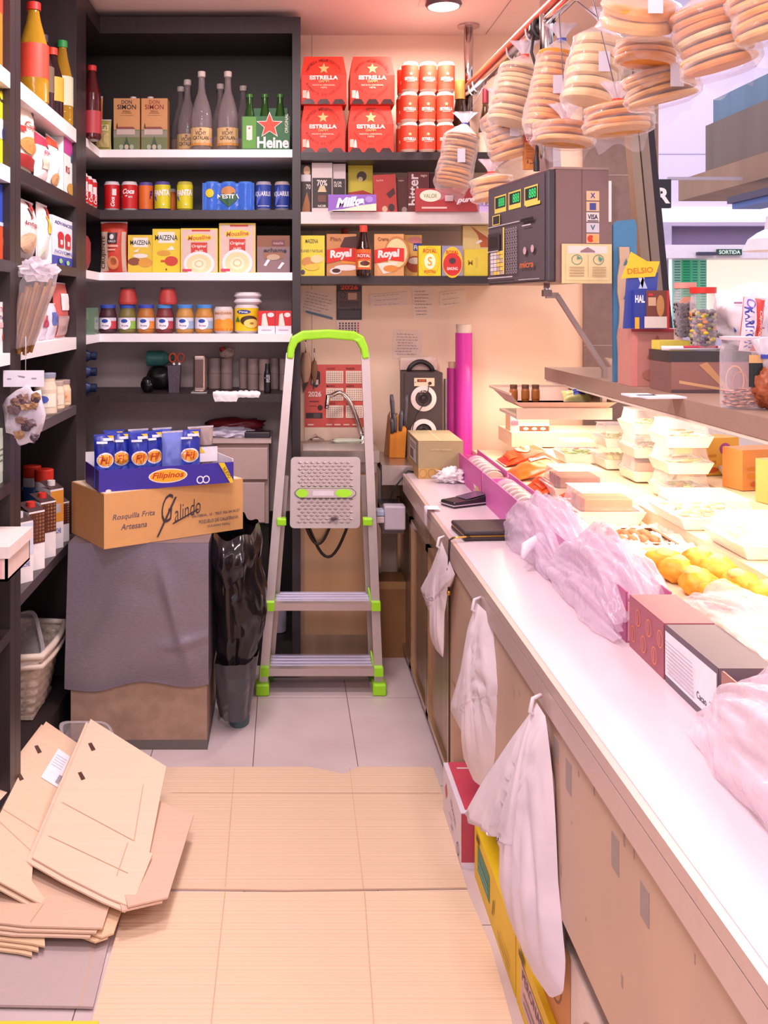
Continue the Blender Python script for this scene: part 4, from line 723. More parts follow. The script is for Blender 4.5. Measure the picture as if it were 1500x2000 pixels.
# picture calendar
t = thing('picture_calendar', 'narrow wall calendar with dark market photograph above the small month grid', 'calendar', tuple(P(682, 604, 466)-Vector((0, .001, 0))))
m = MB().box(-.053, -.003, -.044, .053, 0, .108, '#3d3436'); m.decals(plane_map(-.053, -.044, .106, .152, -.003), [('T', '2026', .5, .89, .7, .12, '#e8502c', 0, 0, .03), ('R', .04, .3, .96, .78, '#6a5250'), ('R', .45, .55, .8, .74, '#c8a08a'), ('R', .1, .35, .9, .5, '#54404a'), ('O', .25, .68, .11, .09, .15, '#1f1a1c'), ('R', .08, .05, .92, .26, '#4c464a'), ('T', '20.01', .75, .3, .4, .07, '#2b2427')]); m.build('picture', t)
m = MB().box(-.053, -.003, -.115, .053, 0, -.046, '#eed2c8'); sp_ = []
for r_i in range(5):
    for c_i in range(7): sp_.append(('R', .1+c_i*.12, .75-r_i*.15, .16+c_i*.12, .85-r_i*.15, '#c8342a' if c_i == 6 else '#4a3c40'))
m.decals(plane_map(-.053, -.115, .106, .07, -.003), sp_); m.build('month_grid', t)
# red wall calendar
q0 = P(653, 773, 466); t = thing('wall_calendar', 'red 2026 wall calendar with six small month grids above the sink', 'calendar', (q0.x, BY-.001, q0.z)); ww, hh = 116/466, 122/466
MB().box(-ww/2, -.002, -hh/2-.055, ww/2, 0, -hh/2+.02, '#f0d2c0').build('backing_sheet', t)
m = MB().box(-ww/2, -.004, -hh/2, ww/2, -.0021, hh/2, '#d4554c'); sp_ = [('T', '2026', .17, .53, .22, .085, '#f4dcd2', 0, 0, .03), ('R', .08, .4, .24, .42, '#7a2a2a'), ('R', .08, .33, .2, .345, '#8a3a34'), ('E', .26, .31, .045, .045, '#4a2428'), ('R', .02, .14, .3, .23, '#3a2a30'), ('R', .15, .15, .26, .22, '#5a484c'), ('T', 'CaixaTest', .5, .05, .01, .01, '#d4554c'),
    ('G', [(.17, .93), (.26, .88), (.26, .7), (.2, .63), (.1, .68), (.1, .85)], '#3a2228'), ('R', .12, .68, .23, .76, '#d8c8c0')]
sp_ = [q for q in sp_ if q[0] != 'T' or q[1] != 'CaixaTest']
MN = ['GENER', 'FEBRER', 'MARC', 'ABRIL', 'MAIG', 'JUNY']
for i in range(6):
    cx_, cy_ = .36+.33*(i % 2), .70-.275*(i//2); sp_ += [('R', cx_, cy_, cx_+.29, cy_+.2, '#f4dccb'), ('T', MN[i], cx_+.08, cy_+.235, .15, .03, '#6a2020')]
    for r_i in range(5):
        for c_i in range(7): sp_.append(('R', cx_+.025+c_i*.037, cy_+.155-r_i*.033, cx_+.04+c_i*.037, cy_+.17-r_i*.033, '#c03a30' if (c_i == 6 or r_i*7+c_i in (1, 12)) else '#8a6a64'))
sp_ += [('R', x_, .03, x_+.1, .055, '#f0c8bc') for x_ in (.05, .36, .5, .65, .8)]
m.decals(plane_map(-ww/2, -hh/2, ww, hh, -.0041), sp_, ww/hh); m.build('calendar_sheet', t)
# letter holder behind the speaker
q0 = P(815, 722, 466); t = thing('letter_holder', 'pinkish letter holder with papers on the wall behind the speaker', 'letter holder', (q0.x, BY-.001, q0.z))
MB().box(-.076, -.03, 0, .08, 0, .04, '#e6c2b8').build('pocket', t, .002); m = MB(); m.prism([(-.072, -.02, .04), (.06, -.02, .04), (.06, -.02, .056), (-.072, -.02, .050)], (0, .002, 0), '#f0d8cc'); m.prism([(-.06, -.01, .04), (.076, -.01, .04), (.076, -.01, .05), (-.06, -.01, .046)], (0, .002, 0), '#f4e0d6'); m.build('papers', t)
# hanging utensils by the upright
def hang(name, label, x, y0, y1, S, wd, c, c2):
    p0, p1 = P(x, y0, S), P(x, y1, S); t = thing(name, label, 'utensil', tuple(p0)); L_ = (p0-p1).z
    MB().tube([(0, .0, 0), (0, 0, -L_*.35)], .0025, CHROME, 7).build('hook', t)
    m = MB(); m.grid(lambda u, v: (wd*(.35+.65*math.sin(PI*min(1, v*.9+.12)))*math.cos(2*PI*u), .008*math.sin(2*PI*u)*(1.2-v), -L_*(.3+.55*v)), 20, 12, c); m.build('blade', t)
    m = MB(); m.prism([(-wd*.6, -.006, -L_*.84), (wd*.5, -.006, -L_*.8), (-wd*.5, -.006, -L_)], (0, .008, 0), c2); m.build('tip', t)
hang('hanging_spatula', 'steel spatula with dark tip hanging on the wall behind the ladder handle', 597, 655, 768, 468, .024, mat('#b8937c', .3, .5), '#3a2a28')
hang('hanging_opener', 'narrow brown handled opener hanging right of the steel spatula', 614, 680, 762, 468, .013, mat('#8a6040', .4), '#2f2426')
# ================================================================== sink, faucet, steel shelf
SY = 3.80
t = thing('sink_cabinet', 'brushed steel sink cabinet behind the step ladder', 'sink cabinet', (.20, SY+.13, 0))
part(MB().box(.064, SY+.01, .0, .366, BY-.002, .775, STEELW), 'cabinet_body', t)
m = MB(); m.box(.064, SY-.015, .775, .37, BY-.002, .79, STEEL); m.box(.064, SY-.015, .79, .075, BY-.002, .82, STEEL); m.box(.355, SY-.015, .79, .37, BY-.002, .82, STEEL); m.box(.075, SY-.015, .79, .355, SY, .82, STEEL); m.box(.075, BY-.08, .79, .355, BY-.002, .82, STEEL); part(m, 'basin', t)
part(MB().box(.08, SY+.002, .10, .35, SY+.01, .74, mat('#c4a27c', .35, .7, var=.3, scale=5, kind='brush')), 'door', t)
part(MB().box(.066, SY-.004, .735, .36, SY+.01, .772, STEEL), 'front_rail', t)
t = thing('faucet', 'curved chrome faucet rising from the back of the sink', 'faucet', (.325, BY-.045, .82))
MB().lathe([(.02, 0), (.018, .012), (.009, .03)], 18, CHROME).build('base', t)
m = MB(); pts = []
for i in range(15):
    a = i/14; pts.append((-.0-.145*a**1.1, -.05*a, .02+.19*math.sin(min(1, a*1.12)*PI*.62)))
pts.append((-.150, -.052, .165)); pts.append((-.151, -.052, .145)); m.tube(pts, .0095, CHROME, 14); m.build('spout', t)
MB().tube([(0, 0, .03), (.012, -.03, .05)], .005, CHROME, 8).build('handle', t)
single(MB().blob((0, 0, .008), (.075, .028, .010), mat('#e6ecd8', .8), 3, .3, 5, 3, 0), 'dish_cloth', 'pale green cloth lying folded on the sink rim', 'cloth', (.27, BY-.045, .82))
m = MB()
for i, c in enumerate(('#c8b0a8', '#8a5a4a', '#d8c8c4')): m.tube([(-.03+.008*i, -.01, .006+.004*i), (.0+.008*i, .005, .03-.008*i), (.035, .0, .008)], .0035, mat(c, .3, .6), 7)
single(m, 'steel_scourer', 'tangled metal utensils at the left corner of the sink', 'utensils', (.13, BY-.05, .822))
t = thing('steel_table', 'narrow stainless table between the sink and the counter', 'table', (.58, 3.9, 0))
part(MB().box(.374, 3.72, .745, .80, BY-.002, .775, STEEL), 'table_top', t); part(MB().box(.374, 3.72, .70, .80, 3.73, .745, STEEL), 'front_rail', t)
for x in (.385, .79): part(MB().box(x-.008, 3.95, 0, x+.008, 3.966, .745, STEEL), 'leg', t)
# things under the steel table
t = thing('napkin_device', 'pale grey plug box with white flap under the steel table', 'device', (.42, 3.66, .60)); 
MB().box(-.045, -.02, -.055, .035, .04, .035, mat('#c9bccc', .4)).build('housing', t, .006); MB().box(-.075, -.03, .0, -.046, .03, .02, mat('#b9c4e0', .4)).build('flap', t, .003)
MB().box(-.075, -.03, -.026, -.046, .03, -.002, mat('#e2cfcc', .4)).build('lower_flap', t, .003); MB().box(-.045, .04, -.08, .035, .3, .0, mat('#8a7a80', .5)).build('bracket', t)
m = MB(); m.tube([(.52-.42, .0, .145), (.04, -.01, .16), (-.01, -.02, .10), (-.03, .0, .04)], .0035, '#1c1719', 8); o = single(m, 'power_cord', 'black power cord dropping from the steel table', 'cord', (.43, 3.70, .60))
single(MB().box(-.055, -.07, 0, .055, .07, .30, mat('#8a6038', .7)).box(-.056, -.071, .27, .056, -.07, .30, mat('#a5794c')), 'tall_carton', 'brown carton with printed rim under the steel table', 'carton', (.425, 3.90, .30-.30))
m = MB(); m.lathe([(0, 0), (.028, 0), (.034, .004), (.036, .10), (.039, .10), (.039, .125), (0, .125)], 20, '#c9bfd6'); single(m, 'white_tub', 'white plastic tub in the dark space left of the ladder', 'tub', (-.025, 3.86, .42-.325+.0))
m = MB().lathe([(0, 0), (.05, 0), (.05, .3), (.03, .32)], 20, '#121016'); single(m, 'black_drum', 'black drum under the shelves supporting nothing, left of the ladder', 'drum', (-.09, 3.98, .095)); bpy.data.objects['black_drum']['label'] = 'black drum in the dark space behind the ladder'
# knife block
t = thing('knife_block', 'light wooden knife block with five grey handled knives', 'knife block', (.453, 3.93, .7755))
m = MB(); m.prism([(-.032, -.03, 0), (.032, -.03, 0), (.038, -.03, .115), (.006, -.03, .175), (-.026, -.03, .15)], (0, .07, 0), mat('#e08a22', .45, var=.2, scale=30, kind='wood')); m.build('block', t, .002)
m = MB(); m.prism([(-.045, .041, 0), (-.02, .041, 0), (-.02, .041, .18), (-.03, .041, .16)], (0, .012, 0), mat('#8a5a3a', .5)); m.build('side_board', t)
for x, zz, L_, sl in ((-.016, .15, .105, -.008), (.030, .13, .125, .006), (-.008, .105, .075, -.006), (.012, .11, .08, .004), (-.020, .10, .06, -.004)):
    MB().tube([(x, -.030, zz), (x+sl*.3, -.036, zz+L_*.35), (x+sl*.7, -.040, zz+L_*.75), (x+sl, -.042, zz+L_)], .008, mat('#4f4a55', .4), 10, True, [.0075, .0085, .0095, .0065]).build('knife_handle', t)
# speaker
t = thing('speaker', 'black two-cone portable speaker with carry handle', 'speaker', ((827-VX)/482, F/482+.08, .7755)); hw_, hh = 76/482/2, .34
MB().box(-hw_, -.08, 0, hw_, .08, hh, mat('#3f3234', .5)).build('cabinet', t, .004)
for zc in (.10, .235):
    M = Matrix.Translation((0, -.0805, zc))@Matrix.Rotation(PI/2, 4, 'X')
    MB().lathe([(.052, 0), (.052, .006), (.034, .010), (.033, 0)], 32, mat('#e0cfd0', .3), M).build('cone_ring', t)
    MB().lathe([(.033, 0), (.022, -.001), (.016, .003), (.012, .002), (.010, .008), (0, .010)], 32, mat('#2a2022', .4), M).build('cone', t)
m = MB().box(-.038, -.084, .285, .044, -.081, .318, mat('#e9cdb4', .4)); m.decals(plane_map(-.038, .285, .082, .033, -.084), [('R', .15, .5, .6, .85, '#5a3424'), ('T', '88:88', .38, .68, .3, .22, '#e8602c'), ('E', .78, .35, .09, .2, '#3a2c2c'), ('E', .06, .5, .03, .06, '#7a5a50')]); m.build('control_panel', t)
m = MB(); m.decals(plane_map(-.034, .258, .072, .018, -.0805), [('T', 'innova', .5, .5, .95, .9, '#e8dcdc', 0, 0, .02)], 4); m.build('name_plate', t)
m = MB(); m.tube([(-.052+.104*i/12, 0, hh-.002+.042*math.sin(PI*i/12)**.6) for i in range(13)], .010, mat('#2f2628', .5), 10); m.build('handle', t)
m = MB(); m.tube([(.022, -.088, .297), (.018, -.092, .27), (.004, -.094, .22), (-.03, -.092, .17), (-.045, -.09, .12), (-.05, -.088, .07)], .0016, '#1a1415', 6); m.build('cable', t)
# rolls of film
PK = mat('#d23aa6', .25, var=.06, scale=20, kind='brush'); 
t = thing('film_roll', 'tall magenta roll of wrapping film standing at the wall', 'film roll', ((909-VX)/484, F/484+.035, .7755)); MB().lathe([(.0, 0), (.0345, 0), (.0345, .50), (.030, .50)], 28, PK).build('wound_film', t); MB().lathe([(.030, .49), (.0315, .535), (.026, .535), (.026, .49)], 24, mat('#f0dccb', .6)).build('core', t)
t = thing('film_roll', 'shorter dark magenta roll of film left of the tall one', 'film roll', ((885-VX)/478, F/478+.02, .7755)); MB().lathe([(0, 0), (.022, 0), (.022, .355), (.016, .355)], 24, mat('#b02f86', .3)).build('wound_film', t); MB().lathe([(.016, .35), (.016, .38), (0, .38)], 20, mat('#c9a48a', .6)).build('core', t)
single(MB().lathe([(0, 0), (.009, 0), (.009, .31), (0, .31)], 16, mat('#a59a9e', .35, .5)), 'grey_pole', 'thin grey tube standing between the speaker and the magenta rolls', 'tube', ((871-VX)/475, F/475, .7755))
# ================================================================== step ladder
t = thing('step_ladder', 'aluminium step ladder with lime green handle and feet, folded against the sink', 'step ladder', (.13, 3.52, 0))
SF, SB = 546.0, 519.0
def lad(x, y, f):                                    # point on the front frame; f runs 0 at the feet to 1 at the handle
    return P(x, y, SF+(SB-SF)*f)
FL0, FL1 = lad(513, 1350, 0), lad(567, 690, .97); FR0, FR1 = lad(740, 1350, 0), lad(713, 690, .97)
FL0.z = FR0.z = .002
part(MB().bar(FL0, FL1, .020, .031, ALU, (1, 0, 0)), 'front_rail', t); part(MB().bar(FR0, FR1, .020, .031, ALU, (1, 0, 0)), 'front_rail', t)
def onl(f, s): a, b = (FL0, FL1) if s < 0 else (FR0, FR1); return a.lerp(b, f)
for s_ in (-1, 1):
    a = onl(0, s_); part(MB().box(a.x-.024, a.y-.032, 0, a.x+.024, a.y+.032, .042, LIME), 'foot', t, .006)
m = MB(); hp = [lad(566, 700, .96), lad(569, 680, .97), lad(575, 664, .98), lad(592, 655, 1), lad(640, 652, 1), lad(690, 656, 1), lad(703, 663, .98), lad(711, 680, .97), lad(714, 700, .96)]
def ribbon(pts, w_, h_, mt):
    mb = MB(); n = len(pts); vs = []
    for i, p in enumerate(pts):
        d = (pts[min(i+1, n-1)]-pts[max(i-1, 0)]).normalized(); a = d.cross(Vector((0, 1, 0))).normalized(); b = Vector((0, 1, 0)); hh_ = h_[i] if isinstance(h_, list) else h_
        vs += [p+a*hh_/2*i1+b*w_/2*j1 for i1, j1 in ((-1, -1), (1, -1), (1, 1), (-1, 1))]
    fs = [(4*i+k, 4*i+(k+1) % 4, 4*i+4+(k+1) % 4, 4*i+4+k) for i in range(n-1) for k in range(4)]+[(3, 2, 1, 0), (4*n-4, 4*n-3, 4*n-2, 4*n-1)]
    mb.add(vs, fs, mt); return mb
hd = ribbon(hp, .045, [.025, .028, .034, .036, .034, .036, .034, .028, .025], LIME); part(hd, 'handle', t, .006)
for (yt, yb, yf, x0, x1, f) in ((1132, 1155, 1172, 540, 726, .245), (1262, 1288, 1302, 528, 734, .06)):
    L_, R_ = onl(f+.012, -1), onl(f+.012, 1); zt = (L_.z+R_.z)/2; y0 = L_.y
    m = MB(); m.box(L_.x+.012, y0-.03, zt-.022, R_.x-.012, y0-.0, zt+.004, ALU); m.box(L_.x+.012, y0-.0, zt-.004, R_.x-.012, y0+.12, zt+.003, mat('#cfc8ea', .22, .35, var=.3, scale=18, kind='brushx'))
    for i in range(4): m.box(L_.x+.012, y0+.004+i*.030, zt+.003, R_.x-.012, y0+.009+i*.030, zt+.006, mat('#e6e0f4', .25, .3))
    o = part(m, 'step', t)
    for s_ in (-1, 1):
        a = onl(f+.012, s_); b = MB().box(a.x-.016, a.y-.036, zt-.022, a.x+.016, a.y+.0, zt+.008, LIME); b.prism([(a.x-s_*.014, a.y, zt-.006), (a.x-s_*.014, a.y+.085, zt-.004), (a.x-s_*.014, a.y+.085, zt+.028), (a.x-s_*.014, a.y, zt+.012)], (-s_*.006, 0, 0), LIME); part(b, 'step_bracket', t)
# folded top platform
pc = [lad(566, 1028, .49), lad(702, 1028, .49), lad(700, 890, .69), lad(568, 890, .69)]
for q in pc: q.y -= .03
ax = (pc[1]-pc[0]); ay = (pc[3]-pc[0]); nn = ax.cross(ay).normalized(); nn = nn if nn.y < 0 else -nn
def pmap(u, v, k): return tuple(pc[0]+ax*u+ay*v+nn*(.0006*k)-t.location)
m = MB(); rc = []
for cx_, cy_, a0 in ((.94, .06, -90), (.94, .94, 0), (.06, .94, 90), (.06, .06, 180)):
    for i in range(5): a = math.radians(a0+i*22.5); rc.append(pc[0]+ax*(cx_+.06*math.cos(a))+ay*(cy_+.06*math.sin(a))-t.location)
m.prism(rc, -nn*.022, ALU); 
for j in range(19):
    if 8 <= j <= 10: continue
    for i in range(9):
        u = .09+.82*(i+.5+(j % 2)*.5)/9.5; v = .06+.88*(j+.5)/19
        c_ = [(u-.042, v), (u, v-.02), (u+.042, v), (u, v+.02)]; vs = [pmap(a, b, 1) for a, b in c_]+[pmap(u, v, 9)]
        m.add(vs, [(0, 1, 4), (1, 2, 4), (2, 3, 4), (3, 0, 4)], ALU)
m.build('top_platform', t)
m = MB(); hx = [(.06, .47), (.12, .42), (.88, .42), (.94, .47), (.94, .51), (.88, .56), (.12, .56), (.06, .51)]
m.prism([pmap(u, v, 1) for u, v in hx], nn*.006, mat('#5d6b3a', .5)); m.prism([pmap(.5+(u-.5)*.97, .49+(v-.49)*.9, 12) for u, v in hx], nn*.002, ALU); m.build('grip_recess', t)
for u in (.17, .76): 
    m = MB(); m.prism([pmap(u+(.085 if u < .5 else .12)*math.cos(a), .49+.058*math.sin(a), 16) for a in [i*PI/9 for i in range(18)]], nn*.002, LIME); m.build('grip_pad', t)
m = MB(); m.prism([pmap(u, v, 16) for u, v in ((.32, .455), (.62, .455), (.62, .525), (.32, .525))], nn*.001, mat('#d8ccdc', .5)); m.build('grip_label', t)
m = MB()
for i in range(9): m.add([pmap(.6+.2*random.random()-.1+a_, .05+.09*random.random()+b_, 10) for a_, b_ in ((0, 0), (.06, .01), (.05, .03), (.01, .04))], [(0, 1, 2, 3)], '#8f7d84')
m.build('dirt_stain', t)
for s_ in (-1, 1):
    a = onl(.495, s_); part(MB().box(min(a.x, a.x-s_*.035), a.y-.03, a.z-.014, max(a.x, a.x-s_*.035), a.y+.01, a.z+.012, LIME), 'hinge', t, .004)
# rear legs
for s_ in (-1, 1):
    b0 = P(527 if s_ < 0 else 728, 1334, 527); b0.z = .0; b1 = onl(.62, s_)+Vector((-s_*.012, .06, 0)); b1.x = onl(.62, s_).x-s_*.02
    part(MB().bar(b0, b1, .014, .024, mat('#b5a49e', .35, .6), (1, 0, 0)), 'rear_leg', t); part(MB().box(b0.x-.015, b0.y-.02, 0, b0.x+.015, b0.y+.02, .03, mat('#5f9a2c', .5)), 'rear_foot', t, .004)
b0 = P(527, 1326, 527); b1 = P(728, 1326, 527); part(MB().bar(b0, b1, .012, .012, ALU), 'rear_crossbar', t)
# coiled cable under the platform
m = MB(); m.tube([P(595+ (i/14)*92, 1000+88*math.sin(PI*(i/14)*.97+.05), 500) for i in range(15)], .0055, mat('#2c2223', .4), 8)
m.tube([P(590+ (i/14)*62, 1005+58*math.sin(PI*(i/14)*.97+.05), 503) for i in range(15)], .005, mat('#3c2e2c', .4), 8)
off = P(640, 1040, 500); 
for i, v in enumerate(m.v): m.v[i] = v-off
single(m, 'hose_coil', 'dark looped hose hanging below the ladder platform', 'hose', tuple(off))
# ================================================================== grey-wrapped fridge unit with boxes
UX0, UX1, UY0, UY1, UZ = -.672, -.235, 3.03, 3.50, .646
t = thing('storage_chest', 'waist-high chest wrapped in grey foil over bare board near the shelves', 'chest', ((UX0+UX1)/2, (UY0+UY1)/2, 0)); 
BRD = mat('#a98a78', .7, var=.2, scale=25)
part(MB().box(UX0+.006, UY0+.006, .0, UX1-.006, UY1, .635, BRD), 'board_body', t); part(MB().box(UX0+.004, UY0+.004, .0, UX1-.004, UY1-.004, .03, mat('#6a625e', .7)), 'base_trim', t)
FOIL = mat('#857a88', .36, .3, var=.12, scale=260, kind='cloth', bump=.06)
def wrap_front(u, v):
    x = UX0+(UX1-UX0)*u; zb = .212-.02*(1-u)-.012*math.sin(u*9); z_ = zb+(UZ-zb)*v; y = UY0-.003-.005*abs(noise.noise(Vector((u*2, v*3, 2))))-.010*math.exp(-((u-.74-.28*(.55-v))**2*700+(v-.5)**2*14))-.008*math.exp(-((v-.30-.25*(u-.8))**2*900+(u-.85)**2*30))
    return (x-(.012*(1-v) if u < .05 else 0), y, z_)
m = MB(); m.grid(wrap_front, 40, 40, FOIL); m.box(UX0, UY0+.001, .636, UX1, UY1, UZ, FOIL); m.grid(lambda u, v: (UX1+.001, UY0+.001+u*(UY1-UY0), .2+(UZ-.2)*v), 4, 4, FOIL); m.grid(lambda u, v: (UX0-.001, UY1-u*(UY1-UY0), .2+(UZ-.2)*v), 4, 4, FOIL); part(m, 'foil_wrap', t)
# cookie carton "Galindo"
def obl(label, name, c, quad, S0, dz0, h, dp, specs, cat='box', top=None, hollow=False):
    pass
a = P(203, 1075, 645); b = P(474, 1062, 590); a.z = b.z = UZ+.001
yaw = math.atan2(b.y-a.y, b.x-a.x); wd = (b-a).xy.length; h = .166
t = thing('cookie_carton', 'tan carton with dark script lettering resting on the grey wrapped chest', 'carton', tuple(a), yaw)
m = MB().box(0, 0, 0, wd, .26, h, mat('#d49a62', .75, var=.05)); TX = '#5f5560'
m.decals(plane_map(0, 0, wd, h, 0), [('R', 0, 0, 1, 1, '#d8a068'), ('T', 'Rosquilla Frita', .20, .54, .29, .13, TX, 0, .25, .01), ('T', 'Artesana', .20, .36, .18, .11, TX, 0, .25, .01), ('T', 'G', .435, .60, .10, .52, '#3f3540', 8, .5, -.01), ('T', 'alindo', .575, .53, .20, .30, '#3f3540', 12, .45, -.008),
  ('G', [(.355, .08), (.37, .09), (.50, .80), (.485, .80)], '#3f3540'), ('G', [(.47, .28), (.66, .50), (.655, .53), (.47, .31)], '#3f3540'), ('T', 'SALOBRAL, 15 - TELF. 926 54 30 57', .79, .38, .36, .06, TX), ('T', 'POZUELO DE CALATRAVA', .81, .26, .30, .065, TX), ('T', '(CIUDAD REAL)', .81, .15, .17, .055, TX)], wd/h)
m.build('body', t); MB().box(.003, .003, h, wd-.003, .257, h+.0015, mat('#e2c9ae', .7)).build('top_flaps', t)
ZG = UZ+.001+h+.0017
# purple display tray with biscuit packets
a = P(193, 973, 640); b = P(456, 976, 605); a.z = b.z = ZG; yaw2 = math.atan2(b.y-a.y, b.x-a.x); wd = (b-a).xy.length; h = .066
t = thing('display_tray', 'purple cardboard display tray of biscuit packets with yellow oval logo', 'tray', tuple(a), yaw2); PU = '#3a2a9c'
m = MB(); m.box(0, 0, 0, wd, .003, h, PU); m.box(0, .197, 0, wd, .2, h+.03, '#f0e8ee'); m.box(0, .003, 0, .003, .197, h, PU); m.box(wd-.003, .003, 0, wd, .197, h+.01, '#e9e2ea'); m.box(.003, .003, 0, wd-.003, .197, .003, '#e0d4d8')
m.decals(plane_map(0, 0, wd, h, 0), [('R', 0, 0, 1, 1, PU), ('E', .50, .55, .145, .34, '#f0e4d8'), ('E', .50, .55, .135, .29, '#f0a828'), ('T', 'Filipinos', .50, .55, .235, .36, '#b8321e', 0, .25, .02), ('O', .74, .25, .028, .19, .3, '#ece6f4'), ('O', .785, .25, .028, .19, .3, '#ece6f4'), ('G', [(.88, 1), (.925, 1), (.995, .1), (.995, .0), (.97, .0)], '#f0c820'), ('T', 'NUEVO', .945, .5, .09, .2, '#6a5a20', -57), ('E', .065, .04, .02, .08, '#e0d8d0')], wd/h)
m.build('tray_body', t)
tb = MB().box(0, 0, 0, .17, .05, .05, '#efe8f0'); tb.box(-.001, -.001, .05, .171, .051, .052, '#2a2028'); tb.decals(plane_map(0, 0, .17, .05, 0), [('G', [(.55, 1), (.65, 1), (.75, .6), (.65, .6)], '#f0c820')]); ct = tb.build('tray_divider', t); ct.location = (wd-.19, .10, h-.01)
R_ = Matrix.Rotation(yaw2, 4, 'Z')
def fil(x, y, sc_, lab, c='#1f2f9e', rot=0, sd=0, c2='#3a4fb8', lean=0, h_=.165):
    specs = [('R', 0, .0, 1, .42, c2), ('E', .5, .52, .42, .14, '#e9e2ea'), ('E', .5, .52, .38, .11, '#f0a030'), ('T', 'Fil', .5, .52, .5, .14, '#c8321e', 5, .25, .02), ('R', .1, .83, .6, .87, '#e8e6f4'), ('R', .4, .88, .9, .93, '#c9cdf0'), ('G', [(.6, .97), (.9, .97), (.95, .85)], '#e8c020'), ('G', [(.2, .1), (.3, .3), (.6, .34), (.7, .12)], '#5a6ac8'), ('E', .75, .1, .15, .06, '#c89a90')]
    o = single(pouch_mb(.062*sc_, h_, .034, mat(c, .3), specs if c == '#1f2f9e' else [], sd, .006, '#3a4ac0' if c == '#1f2f9e' else '#cfc4d0'), 'biscuit_packet', lab, 'biscuit packet', tuple(Vector(t.location)+R_@Vector((x, y, .005))), yaw2+math.radians(rot)); o['group'] = 'biscuit packets in the purple tray'; o.rotation_euler[0] = lean; return o
for i, x in enumerate((.03, .085, .138, .19)):
    fil(x, .055+.02*(i % 2), 1.08, 'blue biscuit packet with orange oval, %s from the left in the purple tray' % ['first', 'second', 'third', 'fourth'][i], rot=-4+3*i, sd=i)
fil(.247, .05, 1.15, 'pale blue crumpled wrapper between the blue packets', '#6f7fd0', 5, 8); fil(.305, .055, 1.2, 'blue and white biscuit packet right of the crumpled wrapper', '#1f2f9e', -8, 9)
fil(.345, .13, .7, 'shiny silver-brown packet, left of the pair at the tray back', '#8a7078', 0, 12); fil(.39, .135, .8, 'shiny silver-brown packet, right of the pair at the tray back', '#a08a88', 4, 13)
for i in range(3): fil(.08+.08*i, .145, 1.1, 'biscuit packet in the rear row, %s of three' % ['left', 'middle', 'right'][i], '#4a5ab8' if i else '#1f2f9e', 3*i, 20+i)
# drawer cabinet behind
DY = 3.79; DW = mat('#c4aaa6', .5, var=.04)
t = thing('drawer_cabinet', 'pinkish-beige drawer cabinet under the till-roll shelf', 'cabinet', (-.38, 3.9, .538))
part(MB().box(-.69, DY, .538, -.06, BY-.035, .852, mat('#b0968f', .5)), 'body', t); part(MB().box(-.695, DY-.022, .853, -.05, BY-.035, .868, mat('#cdb6b2', .45)), 'worktop', t)
part(MB().box(-.5, DY-.02, .712, -.064, DY-.001, .835, DW), 'drawer', t, .002); part(MB().box(-.5, DY-.02, .545, -.075, DY-.001, .70, DW), 'drawer', t, .002); part(MB().box(-.685, DY-.02, .545, -.505, DY-.001, .835, mat('#b8a09a', .5)), 'door', t, .002)
single(MB().box(-.68, 0, .095, -.06, .22, .537, mat('#1a1416', .5)), 'dark_void_box', 'black box filling the dark void below the drawer cabinet', 'box', (0, 3.82, 0))  # solid black block stands in for the shaded open space
o = single(MB().blob((0, 0, .014), (.10, .06, .022), mat('#d9d2e6', .3), 3, .3, 4, 5, 0, False), 'plastic_sheet', 'glossy white plastic sheet heap on the drawer cabinet', 'plastic sheet', (-.22, 3.86, .8685))
single(MB().box(-.1, -.06, 0, .1, .06, .012, '#e6dce6'), 'paper_stack', 'flat stack of white papers on the drawer cabinet', 'papers', (-.24, 3.93, .869+.0))
bpy.data.objects['paper_stack'].location = (-.42, 3.85, .869)
single(MB().blob((0, 0, .03), (.115, .05, .03), mat('#8a1f2c', .35), 3, .25, 3, 9, 0), 'red_bag', 'crumpled dark red bag at the back of the drawer cabinet', 'bag', (-.20, 3.985, .869))
single(MB().box(-.05, -.035, 0, .05, .035, .022, mat('#2c2730', .25)), 'black_device', 'flat black device at the right end of the drawer cabinet', 'device', (-.105, 3.84, .869), 0, None, .003)
# plastic drawers peeking left of the chest
t = thing('tool_rack', 'beige plastic rack squeezed between upright and chest', 'rack', (-.70, 3.58, .0)); m = MB()
m.box(-.03, -.04, .60, .01, .04, .75, mat('#c9b6a8', .5)); m.box(-.03, -.04, .45, .005, .04, .585, mat('#bda99c', .5)); m.box(-.03, -.04, .0, .0, .04, .44, mat('#8a7d78', .5)); m.build('rack_body', t); MB().tube([(-.02, -.02, .72), (.05, .0, .88)], .004, '#e2dce8', 7).build('white_rod', t)
# black rubbish bag
t = thing('rubbish_bag', 'glossy black rubbish bag hanging beside the grey chest', 'rubbish bag', (-.150, 3.24, 0))
def rub(u, v):
    a = 2*PI*u; zz = .17+.46*v; c, s_ = math.cos(a), math.sin(a)
    wob = 1+.16*noise.noise(Vector((c*1.3, s_*1.3, v*2.6)))+.13*noise.noise(Vector((c*3.2+4, s_*3.2, v*5)))+.06*noise.noise(Vector((c*8, s_*8, v*9)))
    rx = (.050+.032*min(1, v*2.2)+.014*math.sin(v*PI))*wob; ry = (.08+.10*min(1, v*1.6))*wob
    return (max(-.074, rx*c+.012*math.sin(v*5)-.012), ry*s_, zz)
m = MB(); BLK = mat('#1a151c', .16, var=.1); m.grid(rub, 80, 60, BLK); m.grid(lambda u, v: (rub(u, 1)[0]*(1-.18*v), rub(u, 1)[1]*(1-.15*v), .63-.3*v), 60, 6, BLK); m.build('bag', t)
m = MB()
